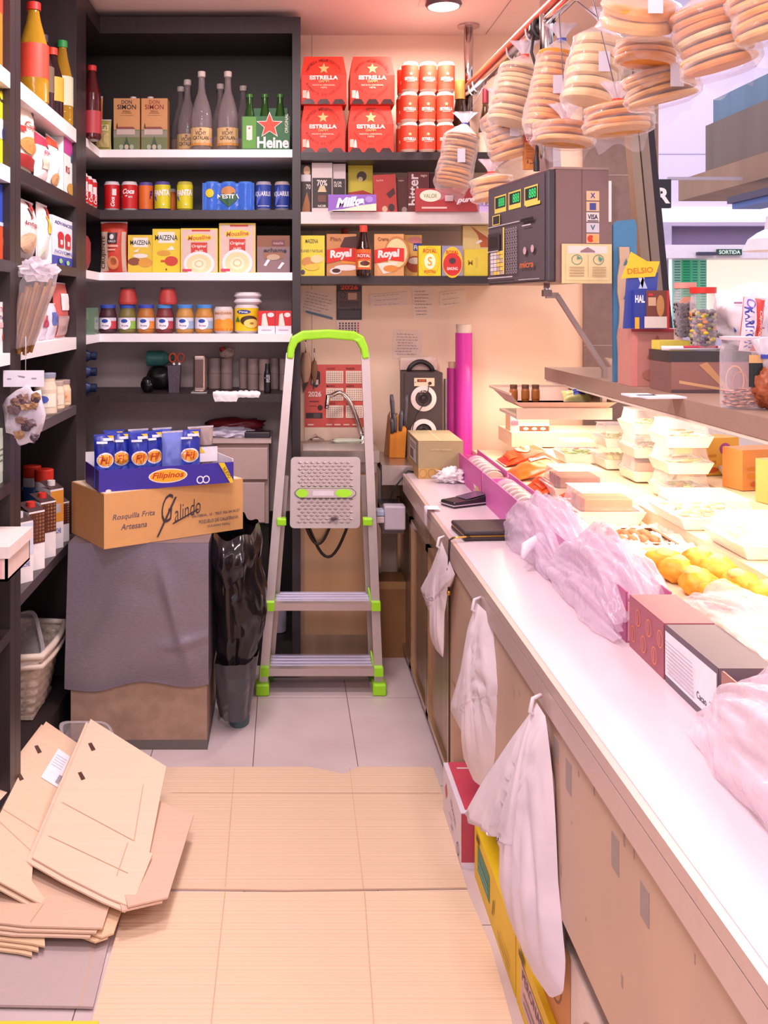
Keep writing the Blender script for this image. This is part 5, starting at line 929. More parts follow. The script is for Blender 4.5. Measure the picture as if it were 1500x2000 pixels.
def collar(u, v):
    x, y, z_ = rub(u, 1); k = 1+.22*math.sin(PI*v)+.10*noise.noise(Vector((u*14, v*3, 5))); return (max(-.076, x*k), y*k, .655-.13*v*(1+.5*noise.noise(Vector((u*6, 2, 2))))+.008*math.sin(u*40))
m.grid(collar, 80, 10, BLK); m.build('folded_rim', t)
m = MB(); m.grid(lambda u, v: (max(-.074, rub(u, .0)[0]*(1.0+.8*v)), rub(u, .0)[1]*(1.0+.5*v), .03+.20*v), 40, 8, film('#55525a', .66, .2, 'grey_film')); m.build('lower_liner', t)
MB().lathe([(0, .0), (.034, .0), (.038, .12), (0, .13)], 20, mat('#4a6668', .5), None, True, 1, 1.6).build('green_sack', t)
single(MB().box(-.008, -.006, 0, .008, .006, .004, '#e6d020'), 'yellow_scrap', 'tiny yellow scrap on the floor tiles by the rubbish bag', 'scrap', (-.173+.0, 3.345-.0, .0)); bpy.data.objects['yellow_scrap'].location = tuple(onplane(456, 1381, 0))
OP = onplane
# ================================================================== flattened cardboard on the floor
def slab(name, label, pix, a, b, th=.004, c=None, group=None, holes=(), label_sheet=None, layers=1, extra=None, cat='cardboard', cx=0.0):
    def onplane(x, y, a_, b_): return OP(max(x, -18), y, a_, b_, cx)
    pts = [onplane(x, y, a, b) for x, y in pix]; o0 = sum(pts, Vector())/len(pts); t = thing(name, label, cat, tuple(o0), 0, group)
    for k in range(layers):
        m = MB(); off = Vector((-.012*k, -.006*k, -(th+.002)*k)); m.prism([p-o0+off for p in pts], (0, 0, -th), c or CARD)
        if k == 0:
            for h in holes: m.add([onplane(x, y, a+.0006, b)-o0 for x, y in h], [tuple(range(len(h)))], '#5a3a30')
            for ln in (extra or ()):
                (x0, y0), (x1, y1) = ln; p, q = onplane(x0, y0, a+.0008, b)-o0, onplane(x1, y1, a+.0008, b)-o0; n_ = (q-p).cross(Vector((0, 0, 1))).normalized()*.0012; m.add([p-n_, p+n_, q+n_, q-n_], [(0, 1, 2, 3)], '#d0ab8e')
        m.build('board', t)
    if label_sheet:
        m = MB(); m.prism([onplane(x, y, a+.0015, b)-o0 for x, y in label_sheet], (0, 0, .0004), '#f4f0fa'); 
        (x0, y0), (x1, y1), (x2, y2), (x3, y3) = label_sheet
        for i in range(9):
            f0 = .1+i*.03; q = [(x0+(x1-x0)*u+(x3-x0)*v_, y0+(y1-y0)*u+(y3-y0)*v_) for u, v_ in ((f0, .75), (f0+.015, .75), (f0+.015, .95), (f0, .95))]; m.add([onplane(x, y, a+.0024, b)-o0 for x, y in q], [(0, 1, 2, 3)], '#5a5470')
        for i in range(5):
            q = [(x0+(x1-x0)*u+(x3-x0)*v_, y0+(y1-y0)*u+(y3-y0)*v_) for u, v_ in ((.5+i*.08, .1), (.515+i*.08, .1), (.515+i*.08, .7), (.5+i*.08, .7))]; m.add([onplane(x, y, a+.0024, b)-o0 for x, y in q], [(0, 1, 2, 3)], '#b5adc4')
        m.build('shipping_label', t)
    return t
FC = mat('#e4c6aa', .8, var=.05, scale=45, kind='corrY', bump=.35); FC2 = mat('#dec0a6', .8, var=.05, scale=45, kind='corrY', bump=.35)
m_ = slab('cardboard_sheet', 'flattened corrugated sheet on the aisle floor nearer the ladder', [(318, 1498), (600, 1497), (645, 1505), (672, 1512), (700, 1497), (845, 1498), (862, 1540), (890, 1660), (912, 1733), (560, 1738), (330, 1735), (300, 1640)], .005, 0, .004, FC2, extra=(((458, 1500), (440, 1732)), ((683, 1500), (710, 1735)), ((335, 1548), (860, 1549))))
slab('cardboard_sheet', 'flattened corrugated sheet on the aisle floor nearest the viewer', [(250, 1742), (560, 1742), (912, 1738), (960, 1850), (1000, 1995), (1020, 2080), (150, 2080), (180, 1990)], .0045, 0, .004, FC, extra=(((440, 1740), (405, 2070)), ((712, 1742), (735, 2070))))
slab('cardboard_sheet', 'grey-pink board lying flat at the lower left corner', [(-120, 1800), (222, 1800), (182, 1966), (150, 1965), (-120, 1962)], .010, 0, .005, mat('#bba7a6', .7, var=.04), extra=(((190, 1825), (155, 1964)),))
slab('folded_carton', 'bottom folded carton of the left pile with ragged edge', [(-140, 1700), (80, 1735), (88, 1848), (62, 1842), (-140, 1832)], .030, 0, .004, CARD, layers=3)
slab('folded_carton', 'wide folded carton in the middle of the left pile', [(-140, 1650), (110, 1690), (218, 1755), (200, 1812), (50, 1808), (-140, 1800)], .050, 0, .004, mat('#debba4', .8, var=.05, scale=60, kind='corr'), layers=3, extra=(((85, 1765), (60, 1800)),))
slab('folded_carton', 'folded carton with rounded flap right of the pile', [(200, 1740), (238, 1775), (222, 1822), (198, 1830), (170, 1820), (150, 1760)], .036, 0, .004, CARD, layers=2)
slab('folded_carton', 'pinkish folded carton behind the slotted one', [(300, 1560), (378, 1592), (328, 1752), (250, 1770), (230, 1700)], .045, .012, .004, mat('#e0b9a4', .8, var=.05, scale=60, kind='corr'), layers=2)
SL = lambda x, y, d=0: [(x-8, y-7), (x-1, y-9), (x+7, y+5), (x-1, y+8)]
slab('folded_carton', 'slotted folded carton with white shipping label on the left', [(90, 1409), (152, 1452), (128, 1520), (65, 1675), (62, 1720), (98, 1770), (70, 1760), (0, 1722), (-70, 1690), (-70, 1560), (0, 1528)], -.270, .06, .004, mat('#e6c4aa', .8, var=.05, scale=60, kind='corr'), cx=-.35, holes=(SL(75, 1464), SL(40, 1517)), label_sheet=[(80, 1518), (114, 1462), (137, 1478), (112, 1538)], layers=2, extra=(((-10, 1570), (78, 1625)), ((-10, 1596), (70, 1670))))
slab('folded_carton', 'slotted folded carton lying topmost on the pile', [(177, 1404), (250, 1450), (325, 1497), (314, 1550), (292, 1665), (298, 1667), (256, 1771), (210, 1752), (130, 1712), (63, 1674)], -.20, .125, .004, mat('#ecccb4', .8, var=.04, scale=60, kind='corr'), holes=(SL(180, 1459), SL(160, 1516)), layers=2, extra=(((122, 1567), (262, 1642)), ((280, 1532), (262, 1642)), ((95, 1632), (250, 1705)), ((250, 1645), (228, 1710))))
p = onplane(100, 1994, .03); single(MB().box(-.25, 0, 0, .11, .10, .03, mat('#ecd03a', .5)), 'yellow_mat', 'yellow flat box edge at the very bottom left', 'box', (p.x-.02, p.y-.1, 0))
# ================================================================== counter, doors, stainless front
CX = .45; CT = .75; CY0, CY1 = .45, 3.69
t = thing('service_counter', 'white service counter with aluminium edge running along the right side', 'counter', (.6, 2.2, 0))
CW = mat('#d3c0ca', .22, var=.01); part(MB().box(CX+.012, CY0, CT-.03, .76, CY1, CT, CW), 'worktop', t)  # worktop colour darkened so it carries the pinkish shade itself
EDG = mat('#d6bdb8', .35, .4, var=.04); part(MB().box(CX, CY0, .7275, CX+.014, CY1, CT-.001, EDG), 'edge_strip', t); part(MB().box(CX+.002, CY0, .7255, CX+.014, CY1, .7274, '#4a383a'), 'groove', t); part(MB().box(CX, CY0, .684, CX+.014, CY1, .7254, EDG), 'lower_strip', t)
PANM = mat('#c9a994', .4, .25, var=.08, scale=6); PY = F/711
m = MB().box(CX+.008, CY0, .37, CX+.022, PY, .684, PANM)
random.seed(5)
for i in range(36):
    yy, zz = random.uniform(1.0, 2.5), random.uniform(.4, .67); m.box(CX+.0075, yy, zz, CX+.008, yy+random.uniform(.002, .008), zz+random.uniform(.004, .02), '#a58a7c')
for yy, zz, hh_ in ((1.62, .62, .035), (1.55, .60, .05), (1.33, .60, .05), (1.22, .6, .045)): m.box(CX+.0073, yy, zz, CX+.008, yy+.03, zz+hh_, '#9c8a86')
part(m, 'front_panel', t)
part(MB().box(CX+.015, PY, 0, CX+.045, PY+.05, .684, mat('#c9a88c', .5)), 'post', t); part(MB().box(CX+.02, PY+.05, 0, CX+.05, PY+.075, .684, mat('#8f7460', .4, .4)), 'post', t)
DX = .478; d0 = PY+.09; nd = 3; dl = (CY1+.34-d0)/nd
for i in range(nd):
    y0 = d0+i*dl; y1 = y0+dl-.012; m = MB().box(DX, y0, .04, DX+.02, y1, .70 if y1 < CY1 else .68, STEELW); o = part(m, 'door', t)
    fr = MB(); zt = .60
    for (a_, b_, c_, d_) in ((y0, .04, y0+.02, zt), (y1-.02, .04, y1, zt), (y0, zt-.02, y1, zt), (y0, .04, y1, .06)): fr.box(DX-.012, a_, b_, DX-.0002, c_, d_, mat('#c2a98c', .25, .9))
    o = part(fr, 'door_frame', t)
part(MB().box(DX+.06, CY0, .0, DX+.08, CY1, .72, mat('#6a5650', .6)), 'inner_back', t)
# boxes on the floor below the panel
def fbox(name, label, x0, y0, x1, y1, h, c, front, side, z=0, tm=None):
    t = MB().box(x0, y0, z, x1, y1, z+h, mat(c, .5)); w_, d_ = x1-x0, y1-y0
    t.decals(plane_map(x0, z, w_, h, y0), front, w_/h); t.decals(lambda u, v, k: (x0-.0005*k, y1-u*d_, z+v*h), side, d_/h)
    if tm: t.decals(lambda u, v, k: (x0+u*w_, y0+v*d_, z+h+.0005*k), tm)
    return single(t, name, label, 'box')
fbox('pink_box', 'pink and white box on the floor under the hanging bags', .435, 2.39, .537, 2.66, .135, '#e8dcea', [('R', 0, .12, 1, 1, '#b8485c')], [('G', [(.12, .62), (.2, .78), (.26, .6), (.18, .45)], '#d8504c'), ('T', 'FRAGIL', .6, .6, .3, .1, '#8a6a90', -20), ('O', .85, .2, .06, .12, .3, '#6a5a70'), ('R', .5, .25, .6, .29, '#6a5a70'), ('R', .4, .4, .55, .43, '#b09ab8')], 0, [('G', [(.12, 0), (.98, .0), (.98, 1), (.12, 1)], '#d0485f'), ('R', 0, 0, 1, .06, '#e8dcea'), ('R', .3, .85, .7, .88, '#f0c8d0')])
YL = '#efc71e'
fbox('yellow_box', 'yellow produce box with green label, further of the two on the floor', .462, 1.945, .537, 2.36, .128, YL, [], [('R', .10, .30, .42, .78, '#3f8a78'), ('R', .14, .38, .38, .42, '#7ac0a8'), ('R', .14, .5, .38, .54, '#7ac0a8'), ('R', .08, .84, .16, .95, '#4a4030'), ('G', [(.5, .3), (.53, .6), (.55, .6), (.52, .3)], '#6a5a20'), ('R', .65, .2, .9, .23, '#9a8018'), ('R', .65, .3, .9, .33, '#9a8018')])
fbox('yellow_box', 'yellow box with pink label nearest the viewer on the floor', .462, 1.42, .537, 1.935, .132, YL, [], [('R', .08, .2, .40, .80, '#d9b4b8'), ('T', 'PERONAS', .24, .68, .28, .16, '#6a4048'), ('R', .12, .3, .36, .34, '#9a8088'), ('R', .12, .42, .36, .46, '#9a8088'), ('R', .06, .86, .14, .96, '#4a3820'), ('G', [(.5, .2), (.55, .6), (.57, .6), (.53, .3), (.6, .4)], '#6a5a20'), ('R', .8, .7, .9, .95, '#3a2a20')])
fbox('yellow_box', 'small yellow box with dark knob stacked higher under the panel', .475, 1.79, .537, 1.93, .10, YL, [], [('E', .5, .55, .14, .16, '#5a2f28')], .1325)
fbox('patterned_carton', 'pale patterned carton standing on the nearest yellow box', .475, 1.30, .537, 1.78, .17, '#e6cfc4', [], [('R', 0, .0, .35, 1, '#d98f4a'), ('O', .15, .5, .1, .3, .08, '#8a4a24'), ('O', .6, .5, .12, .3, .08, '#a0784a'), ('O', .85, .4, .1, .25, .08, '#a0784a')], .1325)
# ================================================================== bundles of plastic bags hung on the counter edge
def bagbundle(label, outline, Sf, hook, seed, th=.03, name='bag_bundle'):
    pts3 = [P(x, y, Sf(x, y)) for x, y in outline]; hk = P(hook[0], hook[1], Sf(*hook)); t = thing(name, label, 'plastic bags', tuple(hk))
    ctr = sum(pts3, Vector())/len(pts3); n = len(pts3); N = 72; ring = []
    for i in range(N):
        f = i/N*n; a = int(f); ring.append(pts3[a % n].lerp(pts3[(a+1) % n], f-a))
    nrm = Vector((-.92, -.38, 0)).normalized()
    def fold(p, f, side):
        d = (p-hk); ang = math.atan2(d.x*.38-d.y*.92+.001, -d.z+.001); g = math.sin(ang*34+seed)*.5+math.sin(ang*61+seed*2)*.3+noise.noise(Vector((ang*20, d.z*5, seed)))
        return p+nrm*side*(th*(1-f**3)*.5*(1+.35*g))
    for nm, side, sc_ in (('front_bags', 1, 1.0), ('rear_bags', -1, .97)):
        m = MB(); K = 12; vs = []
        for j in range(K+1):
            f = j/K
            for i in range(N): vs.append(fold(ctr.lerp(ring[i], f), f, side)-hk)
        fs = [(j*N+i, j*N+(i+1) % N, (j+1)*N+(i+1) % N, (j+1)*N+i) for j in range(K) for i in range(N)]
        m.add(vs, fs, mat('#e6d8e2', .35, var=.12, scale=14), True); o = m.build(nm, t)
    m = MB(); m.tube([hk-hk+Vector((.01, .01, .012)), Vector((-.006, 0, .01)), Vector((-.012, 0, -.012)), Vector((0, 0, -.02))], .004, mat('#d8ccd2', .3), 8); m.build('hook', t); return t
bagbundle('smallest bundle of white plastic bags hung furthest along the counter edge', [(862, 1056), (872, 1082), (889, 1122), (876, 1150), (868, 1200), (866, 1285), (852, 1270), (842, 1250), (840, 1200), (821, 1150), (842, 1110)], lambda x, y: 650+(x-822)*1.44, (862, 1058), 1, .03)
bagbundle('middle bundle of crinkled plastic bags hung on the counter edge', [(930, 1176), (955, 1200), (975, 1280), (989, 1330), (980, 1395), (972, 1480), (945, 1540), (925, 1525), (905, 1480), (902, 1430), (878, 1383), (902, 1300), (912, 1230)], lambda x, y: 800+(x-880)*1.1, (932, 1180), 2, .045)
bagbundle('largest bundle of clear plastic bags hanging low nearest the viewer', [(1048, 1372), (1066, 1400), (1078, 1500), (1085, 1600), (1090, 1720), (1105, 1880), (1100, 1940), (1075, 1950), (1040, 1900), (1000, 1810), (980, 1740), (986, 1650), (960, 1605), (907, 1590), (940, 1530), (1000, 1440), (1030, 1400)], lambda x, y: 990+(x-905)*1.0, (1048, 1376), 3, .06)
# ================================================================== things on the counter
z = CT+.0005
m = MB(); BX = (817-VX)/532; y0, y1, w_, h = F/532, F/489, 88/532, .137
m.box(BX, y0, 0, BX+w_, y1, h, mat('#a5916f', .7)); m.decals(plane_map(BX, 0, w_, h, y0), [('R', 0, 0, 1, .28, '#c49a5c')]+[('O', .1+.2*i, .14, .09, .12, .15, '#a67c3e') for i in range(5)]+[('T', 'EXTRA VIRGEN', .5, .78, .45, .04, '#c9b890')], w_/h)
m.decals(lambda u, v, k: (BX-.0005*k, y1-u*(y1-y0), v*h), [('R', 0, 0, 1, .28, '#b8905a'), ('R', .25, .35, .85, .92, '#d9cfd6'), ('R', .3, .4, .6, .65, '#6a5f64'), ('R', .3, .72, .8, .76, '#8f8488'), ('R', .3, .8, .8, .84, '#8f8488')]); m.decals(top_map(BX, y0, w_, y1-y0, h), [('R', 0, 0, 1, 1, '#cbb890'), ('R', .48, 0, .52, 1, '#e0d0a8')])
single(m, 'shipping_box', 'olive cardboard box with patterned base strip at the end of the counter', 'box', (0, 0, z), 0, None, .001)
m = MB(); m.blob((0, 0, .022), (.055, .04, .026), mat('#f6eef2', .8), 4, .45, 3.5, 2, 0); m.blob((-.01, -.02, .03), (.03, .02, .02), mat('#f6eef2', .8), 3, .5, 5, 4, 0); single(m, 'paper_towel', 'crumpled white paper towel on the counter before the olive box', 'paper', (P(878, 940, 535).x, 3.50, z))
# card terminal
a = P(915, 990, 620); t = thing('card_terminal', 'black card payment terminal on the counter', 'card terminal', (a.x, F/612, z), math.radians(-62))
m = MB(); m.prism([(-.035, -.075, 0), (-.035, .075, 0), (-.035, .075, .032), (-.035, .0, .022), (-.035, -.075, .018)], (.07, 0, 0), mat('#2a242b', .25)); m.build('body', t, .004)
m = MB(); m.prism([(-.028, -.02, .0225), (.028, -.02, .0225), (.028, .06, .0325), (-.028, .06, .0325)], (0, 0, .001), mat('#5a5766', .12)); m.build('screen', t)
m = MB(); m.box(-.038, -.078, .006, .038, .078, .009, mat('#b8a8b4', .3)); m.build('trim', t)
# wallet with strap
t = thing('wallet', 'black zip wallet lying on the counter', 'wallet', (.565, 2.67, z), math.radians(4)); LE = mat('#2c2026', .45, bump=.3, scale=300)
MB().box(-.085, -.05, .0, .105, .10, .011, LE).build('lower_half', t, .004); MB().box(-.085, -.05, .014, .105, .10, .026, LE).build('upper_half', t, .005); MB().box(-.083, -.048, .011, .103, .098, .0142, mat('#b08a3c', .3, .8)).build('zip', t)
MB().tube([(-.07, -.05, .013), (-.10, -.058, .013), (-.118, -.056, .012)], .003, mat('#d8b060', .2, .9), 8).build('zip_pull', t)
MB().tube([(-.118, -.056, .011), (-.126, -.056, .006), (-.128, -.056, -.03), (-.128, -.055, -.13)], .0032, mat('#2c2028', .5), 8).build('wrist_strap', t); MB().tube([(-.128, -.055, -.07), (-.128, -.055, -.078)], .006, mat('#c89a48', .25, .8), 8).build('strap_ring', t); MB().tube([(-.128, -.055, -.13), (-.128, -.055, -.142)], .005, mat('#c89a48', .25, .8), 8).build('strap_end', t)
m = MB(); m.grid(lambda u, v: (.44+.04*(v > .5)*(v-.5)*2+(0 if v > .5 else -.001), -.06*u, -.045+.052*min(1, v*2)+.002*math.sin(u*9)), 8, 6, mat('#e6d6ea', .7)); single(m, 'napkin', 'thin lilac napkin folded over the counter edge', 'napkin', (.0, 3.05, z))
# ================================================================== display case
CXS = .643
t = thing('display_case', 'lit glass display case along the right side of the counter', 'display case', (1.1, 2.3, 0))
WHM = mat('#e8d2b4', .35, var=.05)
part(MB().box(.765, .45, 0, 1.55, 3.95, .78, mat('#d9cfc9', .4)), 'base', t); part(MB().box(.765, .45, .781, .97, 3.95, .80, WHM), 'lower_deck', t); part(MB().box(.97, .45, .781, 1.20, 3.95, .84, WHM), 'middle_deck', t); part(MB().box(1.20, .45, .781, 1.52, 3.95, .88, WHM), 'upper_deck', t)
part(MB().box(.87, .45, 1.14, 1.29, 3.25, 1.18, mat('#a58777', .35, var=.05)), 'top_slab', t)
part(MB().box(.872, .45, 1.132, 1.28, 3.24, 1.139, mat('#f4e2cf', .4)), 'top_underside', t)
m = MB(); m.add([(1.53, .45, .86), (1.53, 3.95, .86), (1.30, 3.95, 1.175), (1.30, .45, 1.175)], [(0, 1, 2, 3)], GLASS); m.add([(1.535, .45, .86), (1.535, 3.95, .86), (1.305, 3.95, 1.177), (1.305, .45, 1.177)], [(0, 1, 2, 3)], GLASS); part(m, 'front_glass', t)
part(MB().box(.95, .6, 1.118, .99, 3.1, 1.131, mat('#fff2da', .4, emit=4)), 'lamp_tube', t)
for y in (.6, 3.2): part(MB().box(1.24, y, .88, 1.262, y+.02, 1.139, STEEL), 'support_post', t)
part(MB().box(.87, 3.72, .845, 1.50, 3.95, .90, WHM), 'end_step', t)
# row of boxes on the ledge
def ledge(name, label, S0, S1, c, face, dp=.085, h=.095, open_=True, xo=0, z=CT+.0006, tilt=0, cat='box'):
    y1, y0 = F/S0, F/S1; L_ = y1-y0; t = thing(name, label, cat, (CXS+xo, y0, z)); m = MB()
    if open_: m.box(0, 0, 0, dp, L_, .003, mat(c, .5)); m.box(0, 0, .003, .003, L_, h, mat(c, .5)); m.box(dp-.003, 0, .003, dp, L_, h, mat(c, .5)); m.box(.003, 0, .003, dp-.003, .003, h-.02, mat('#f0b8b8', .5)); m.box(.003, L_-.003, .003, dp-.003, L_, h-.02, mat(c, .5))
    else: m.box(0, 0, 0, dp, L_, h, mat(c, .5))
    m.decals(lambda u, v, k: (-.0005*k, L_*(1-u), v*h), [('R', 0, 0, 1, 1, c)]+face, L_/h); m.build('box_body', t); return t
pk = '#cf5aa8'
fc = [('E', .86, .22, .07, .14, '#e0a860'), ('R', .74, .1, .82, .34, '#f4e6ee'), ('T', 'lu', .78, .22, .06, .16, '#b0408a')]
b1 = ledge('biscuit_box', 'open magenta biscuit box, furthest on the counter ledge', 520, 600, pk, fc); b2 = ledge('biscuit_box', 'open magenta biscuit box, second along the counter ledge', 604, 705, '#d46ab4', fc)
b3 = ledge('biscuit_box', 'pinkish box under the first purple plastic bag', 712, 870, '#d48ab8', []); b4 = ledge('biscuit_box', 'pinkish box under the second purple plastic bag', 880, 1040, '#b8608a', [('T', 'COS', .8, .5, .25, .3, '#f4e6ee', 30)])
b5 = ledge('patterned_box', 'purple-brown box with orange leaf drawings on the ledge', 1050, 1155, '#a45a68', [x_ for i in range(6) for x_ in (('O', .12+.17*i, .3+.4*(i % 2), .07, .16, .12, '#ee8a3c'), ('R', .11+.17*i, .2+.4*(i % 2), .12+.17*i, .4+.4*(i % 2), '#ee8a3c'))], open_=False)
b6 = ledge('labelled_box', 'grey box with white ingredient label on the ledge', 1160, 1320, '#6a5a66', [('R', .0, .12, .98, .9, '#efe9f2'), ('T', 'Cacao', .72, .3, .18, .12, '#4a4450'), ('T', 'Tubi', .9, .25, .12, .16, '#4a4450', 90)]+[('R', .06, .2+.07*i, .6, .215+.07*i, '#a8a0b0') for i in range(9)], open_=False)
b7 = ledge('biscuit_box', 'brown open box under the nearest plastic heap', 1330, 1750, '#a8746a', [])
# cookies stacked in clear wraps inside the magenta boxes
def cookie_tube(label, bx, L0, L1, rad=.034, n=11, c1='#7a4030', c2='#e9d3c0'):
    t = thing('cookie_tube', label, 'cookie packet', (bx.location.x+.044, bx.location.y+L0, bx.location.z+.06)); 
    for i in range(n):
        M = Matrix.Translation((0, (L1-L0)*(i+.5)/n, .0))@Matrix.Rotation(PI/2+.25, 4, 'X'); m = MB(); m.lathe([(.008, -.005), (rad, -.004), (rad*1.05, 0), (rad, .004), (.008, .005)], 20, mat(c1 if i % 2 else c2, .6), M); m.build('cookie', t)
    m = MB(); m.grid(lambda u, v: ((rad+.006)*math.cos(2*PI*u)*(1+.05*noise.noise(Vector((u*8, v*9, 1)))), -.01+(L1-L0+.02)*v, (rad+.006)*math.sin(2*PI*u)), 20, 12, PLAST); m.build('wrap', t)
cookie_tube('clear pack of striped cookies in the furthest magenta box', b1, .01, .30); cookie_tube('clear pack of striped cookies in the second magenta box', b2, .01, .30, .034, 12)
# orange snack pouches leaning behind the boxes
def pouchX(label, x, y, z_, w_, h_, c, specs, rotz, lean, seed, name='snack_pouch', cat='snack packet'):
    o = single(pouch_mb(w_, h_, .045, mat(c, .3), specs, seed, .006), name, label, cat, (x, y, z_), rotz); o.rotation_euler = (lean, 0, rotz); return o
org = [('E', .5, .6, .35, .16, '#f4c89a'), ('T', 'Natural', .5, .6, .5, .09, '#d8501c', 0, .2), ('R', .1, .15, .9, .35, '#e8501c')]
pouchX('red-orange snack pouch behind the olive box', .80, 3.60, .803, .17, .16, '#e8481c', org, -PI/2+PI, -1.2, 41).rotation_euler = (-1.2, 0, -PI/2)
pouchX('orange snack pouch with pale tag behind the first magenta box', .775, 3.32, .803, .19, .15, '#ee7a24', [('R', .05, .55, .5, 1, '#efc8bc'), ('E', .28, .75, .08, .08, '#c84a3a')], -PI/2, -1.2, 42)
pouchX('orange snack pouch with oval logo behind the second magenta box', .785, 2.78, .803, .22, .15, '#ee9030', org, -PI/2, -1.2, 43)
pouchX('bright orange snack pouch between the cookie packs and the case', .775, 3.05, .803, .18, .13, '#f0641e', org, -PI/2, -1.2, 44)
# purple-white plastic bags thrown over the boxes
def plheap(label, S0, S1, x0, x1, zt, seed, c='#ead4ec', a=.20, name='plastic_bag', zb=CT+.004, ends=.35):
    # a thin bag draped along the ledge: folds run lengthwise and gather at both ends
    y1, y0 = F/S0, F/S1; MM = film(c, a, .16, 'lilac_plastic'+str(seed)); m = MB()
    for layer in range(2):
        def fn(u, v, q=layer):
            y = y0+(y1-y0)*v; g = ends+(1-ends)*math.sin(PI*min(1, max(0, v)))**.6; th = PI*u; hgt = (zt-zb)*(g+.0)*(1-.10*q); wd = (x1-x0)/2*(.75+.25*g)*(1-.06*q)
            f = noise.noise(Vector((u*9+seed, v*2.2, seed+q*3.1))); f2 = 1-2*abs(noise.noise(Vector((u*16, v*4.5+u*3, seed*2.3+q)))); f3 = noise.noise(Vector((u*30, v*12, seed+q)))
            k = 1+.22*f+.10*f2+.04*f3
            return ((x0+x1)/2-wd*math.cos(th)*k, y+.02*f, max(zb, zb+hgt*math.sin(th)**.8*k))
        m.grid(fn, 70, 60, MM)
    return single(m, name, label, 'plastic bag')
plheap('knotted lilac plastic bag lying after the magenta boxes', 700, 850, .60, .76, .885, 1); plheap('lilac plastic bag draped over the boxes, middle of the ledge', 838, 1045, .605, .76, .89, 2)
plheap('large crumpled lilac plastic bag at the right edge', 1325, 2100, .585, .80, .90, 5, '#f4e0f0', .26)
plheap('clear plastic sheet lying behind the patterned box', 1040, 1335, .735, .85, .885, 6, '#faf0f6', .12, zb=.804)
m = MB(); m.tube([(0, 0, 0), (-.03, -.03, .015), (-.07, -.05, .0), (-.085, -.075, -.02)], .012, film('#f4e6f4', .6, .2, 'knot_plastic'), 10, True, [.02, .016, .014, .005]); single(m, 'bag_tail', 'twisted white tail of a plastic bag over the counter', 'plastic bag', (.655, 2.40, .80))
# ================================================================== food in the case
random.seed(11)
def food_tray(label, x, y, z, w_, d_, h_, kind, cols, group='food trays in the display case', lid=True, rz=0, traycol='#fbf6f0'):
    t = thing('food_tray', label, 'food tray', (x, y, z), rz, group); m = MB()
    a, b = w_/2, d_/2; a2, b2 = a*.82, b*.82; hh_ = h_*.45
    m.add([(-a2, -b2, 0), (a2, -b2, 0), (a2, b2, 0), (-a2, b2, 0), (-a, -b, hh_), (a, -b, hh_), (a, b, hh_), (-a, b, hh_)], [(3, 2, 1, 0), (0, 1, 5, 4), (1, 2, 6, 5), (2, 3, 7, 6), (3, 0, 4, 7)], mat(traycol, .35))
    m.add([(-a, -b, hh_), (a, -b, hh_), (a, b, hh_), (-a, b, hh_), (-a*.9, -b*.9, hh_), (a*.9, -b*.9, hh_), (a*.9, b*.9, hh_), (-a*.9, b*.9, hh_)], [(0, 1, 5, 4), (1, 2, 6, 5), (2, 3, 7, 6), (3, 0, 4, 7)], mat(traycol, .35)); m.build('tray', t)
    m = MB(); n_ = {'strips': 46, 'seeds': 130, 'leaf': 60, 'slices': 9, 'lumps': 8}[kind]
    for i in range(n_):
        px_, py_, pz_ = random.uniform(-a2, a2)*.88, random.uniform(-b2, b2)*.88, random.uniform(.35, 1.15)*hh_; c = random.choice(cols)
        if kind == 'strips': an = random.uniform(-.6, .6)+PI*.0; L_ = random.uniform(.02, .05); m.bar((px_-L_*math.cos(an)/2, py_-L_*math.sin(an)/2, pz_), (px_+L_*math.cos(an)/2, py_+L_*math.sin(an)/2, pz_+random.uniform(-.004, .006)), .004, .004, c)
        elif kind == 'seeds': m.blob((px_, py_, pz_), (.005, .0035, .003), c, 1, 0, 1)
        elif kind == 'leaf': m.blob((px_, py_, pz_), (.012, .006, .004), c, 1, .4, 6, i)
        elif kind == 'slices': m.box(-a2*.85, -b2*.85+i*(2*b2*.85/n_), hh_*.15, a2*.85, -b2*.85+(i+.8)*(2*b2*.85/n_), h_*.78, mat(c, .6))
        else: m.blob((-a2*.6+(i % 4)*a2*.4, -b2*.4+(i//4)*b2*.8, hh_*.75), (a2*.26, b2*.42, hh_*.6), mat(c, .55), 3, .12, 3, i)
    o = m.build('filling', t); 
    if kind in ('strips', 'seeds', 'leaf'): o['kind'] = 'stuff'
    if lid: l = clamshell(w_*1.02, d_*1.02, h_*.55); lo = l.build('lid', t); lo.rotation_euler = (PI, 0, 0); lo.location = (0, 0, hh_+h_*.56)
    return t
SEED = ['#c8c06a', '#a8a83c', '#e8e0b0', '#d9d4a0', '#b8a85a']; STR = ['#d8c060', '#b89a3c', '#e8dca0', '#a87c34', '#f0e6c0']; GRN = ['#7aa82c', '#9abf3c', '#c84a3a', '#5a8a24', '#d8e08a']; ORN = ['#ee7a24', '#e8601c', '#f0a040']; BRN = ['#b5652c', '#8f4a20', '#d98a40', '#c87430']
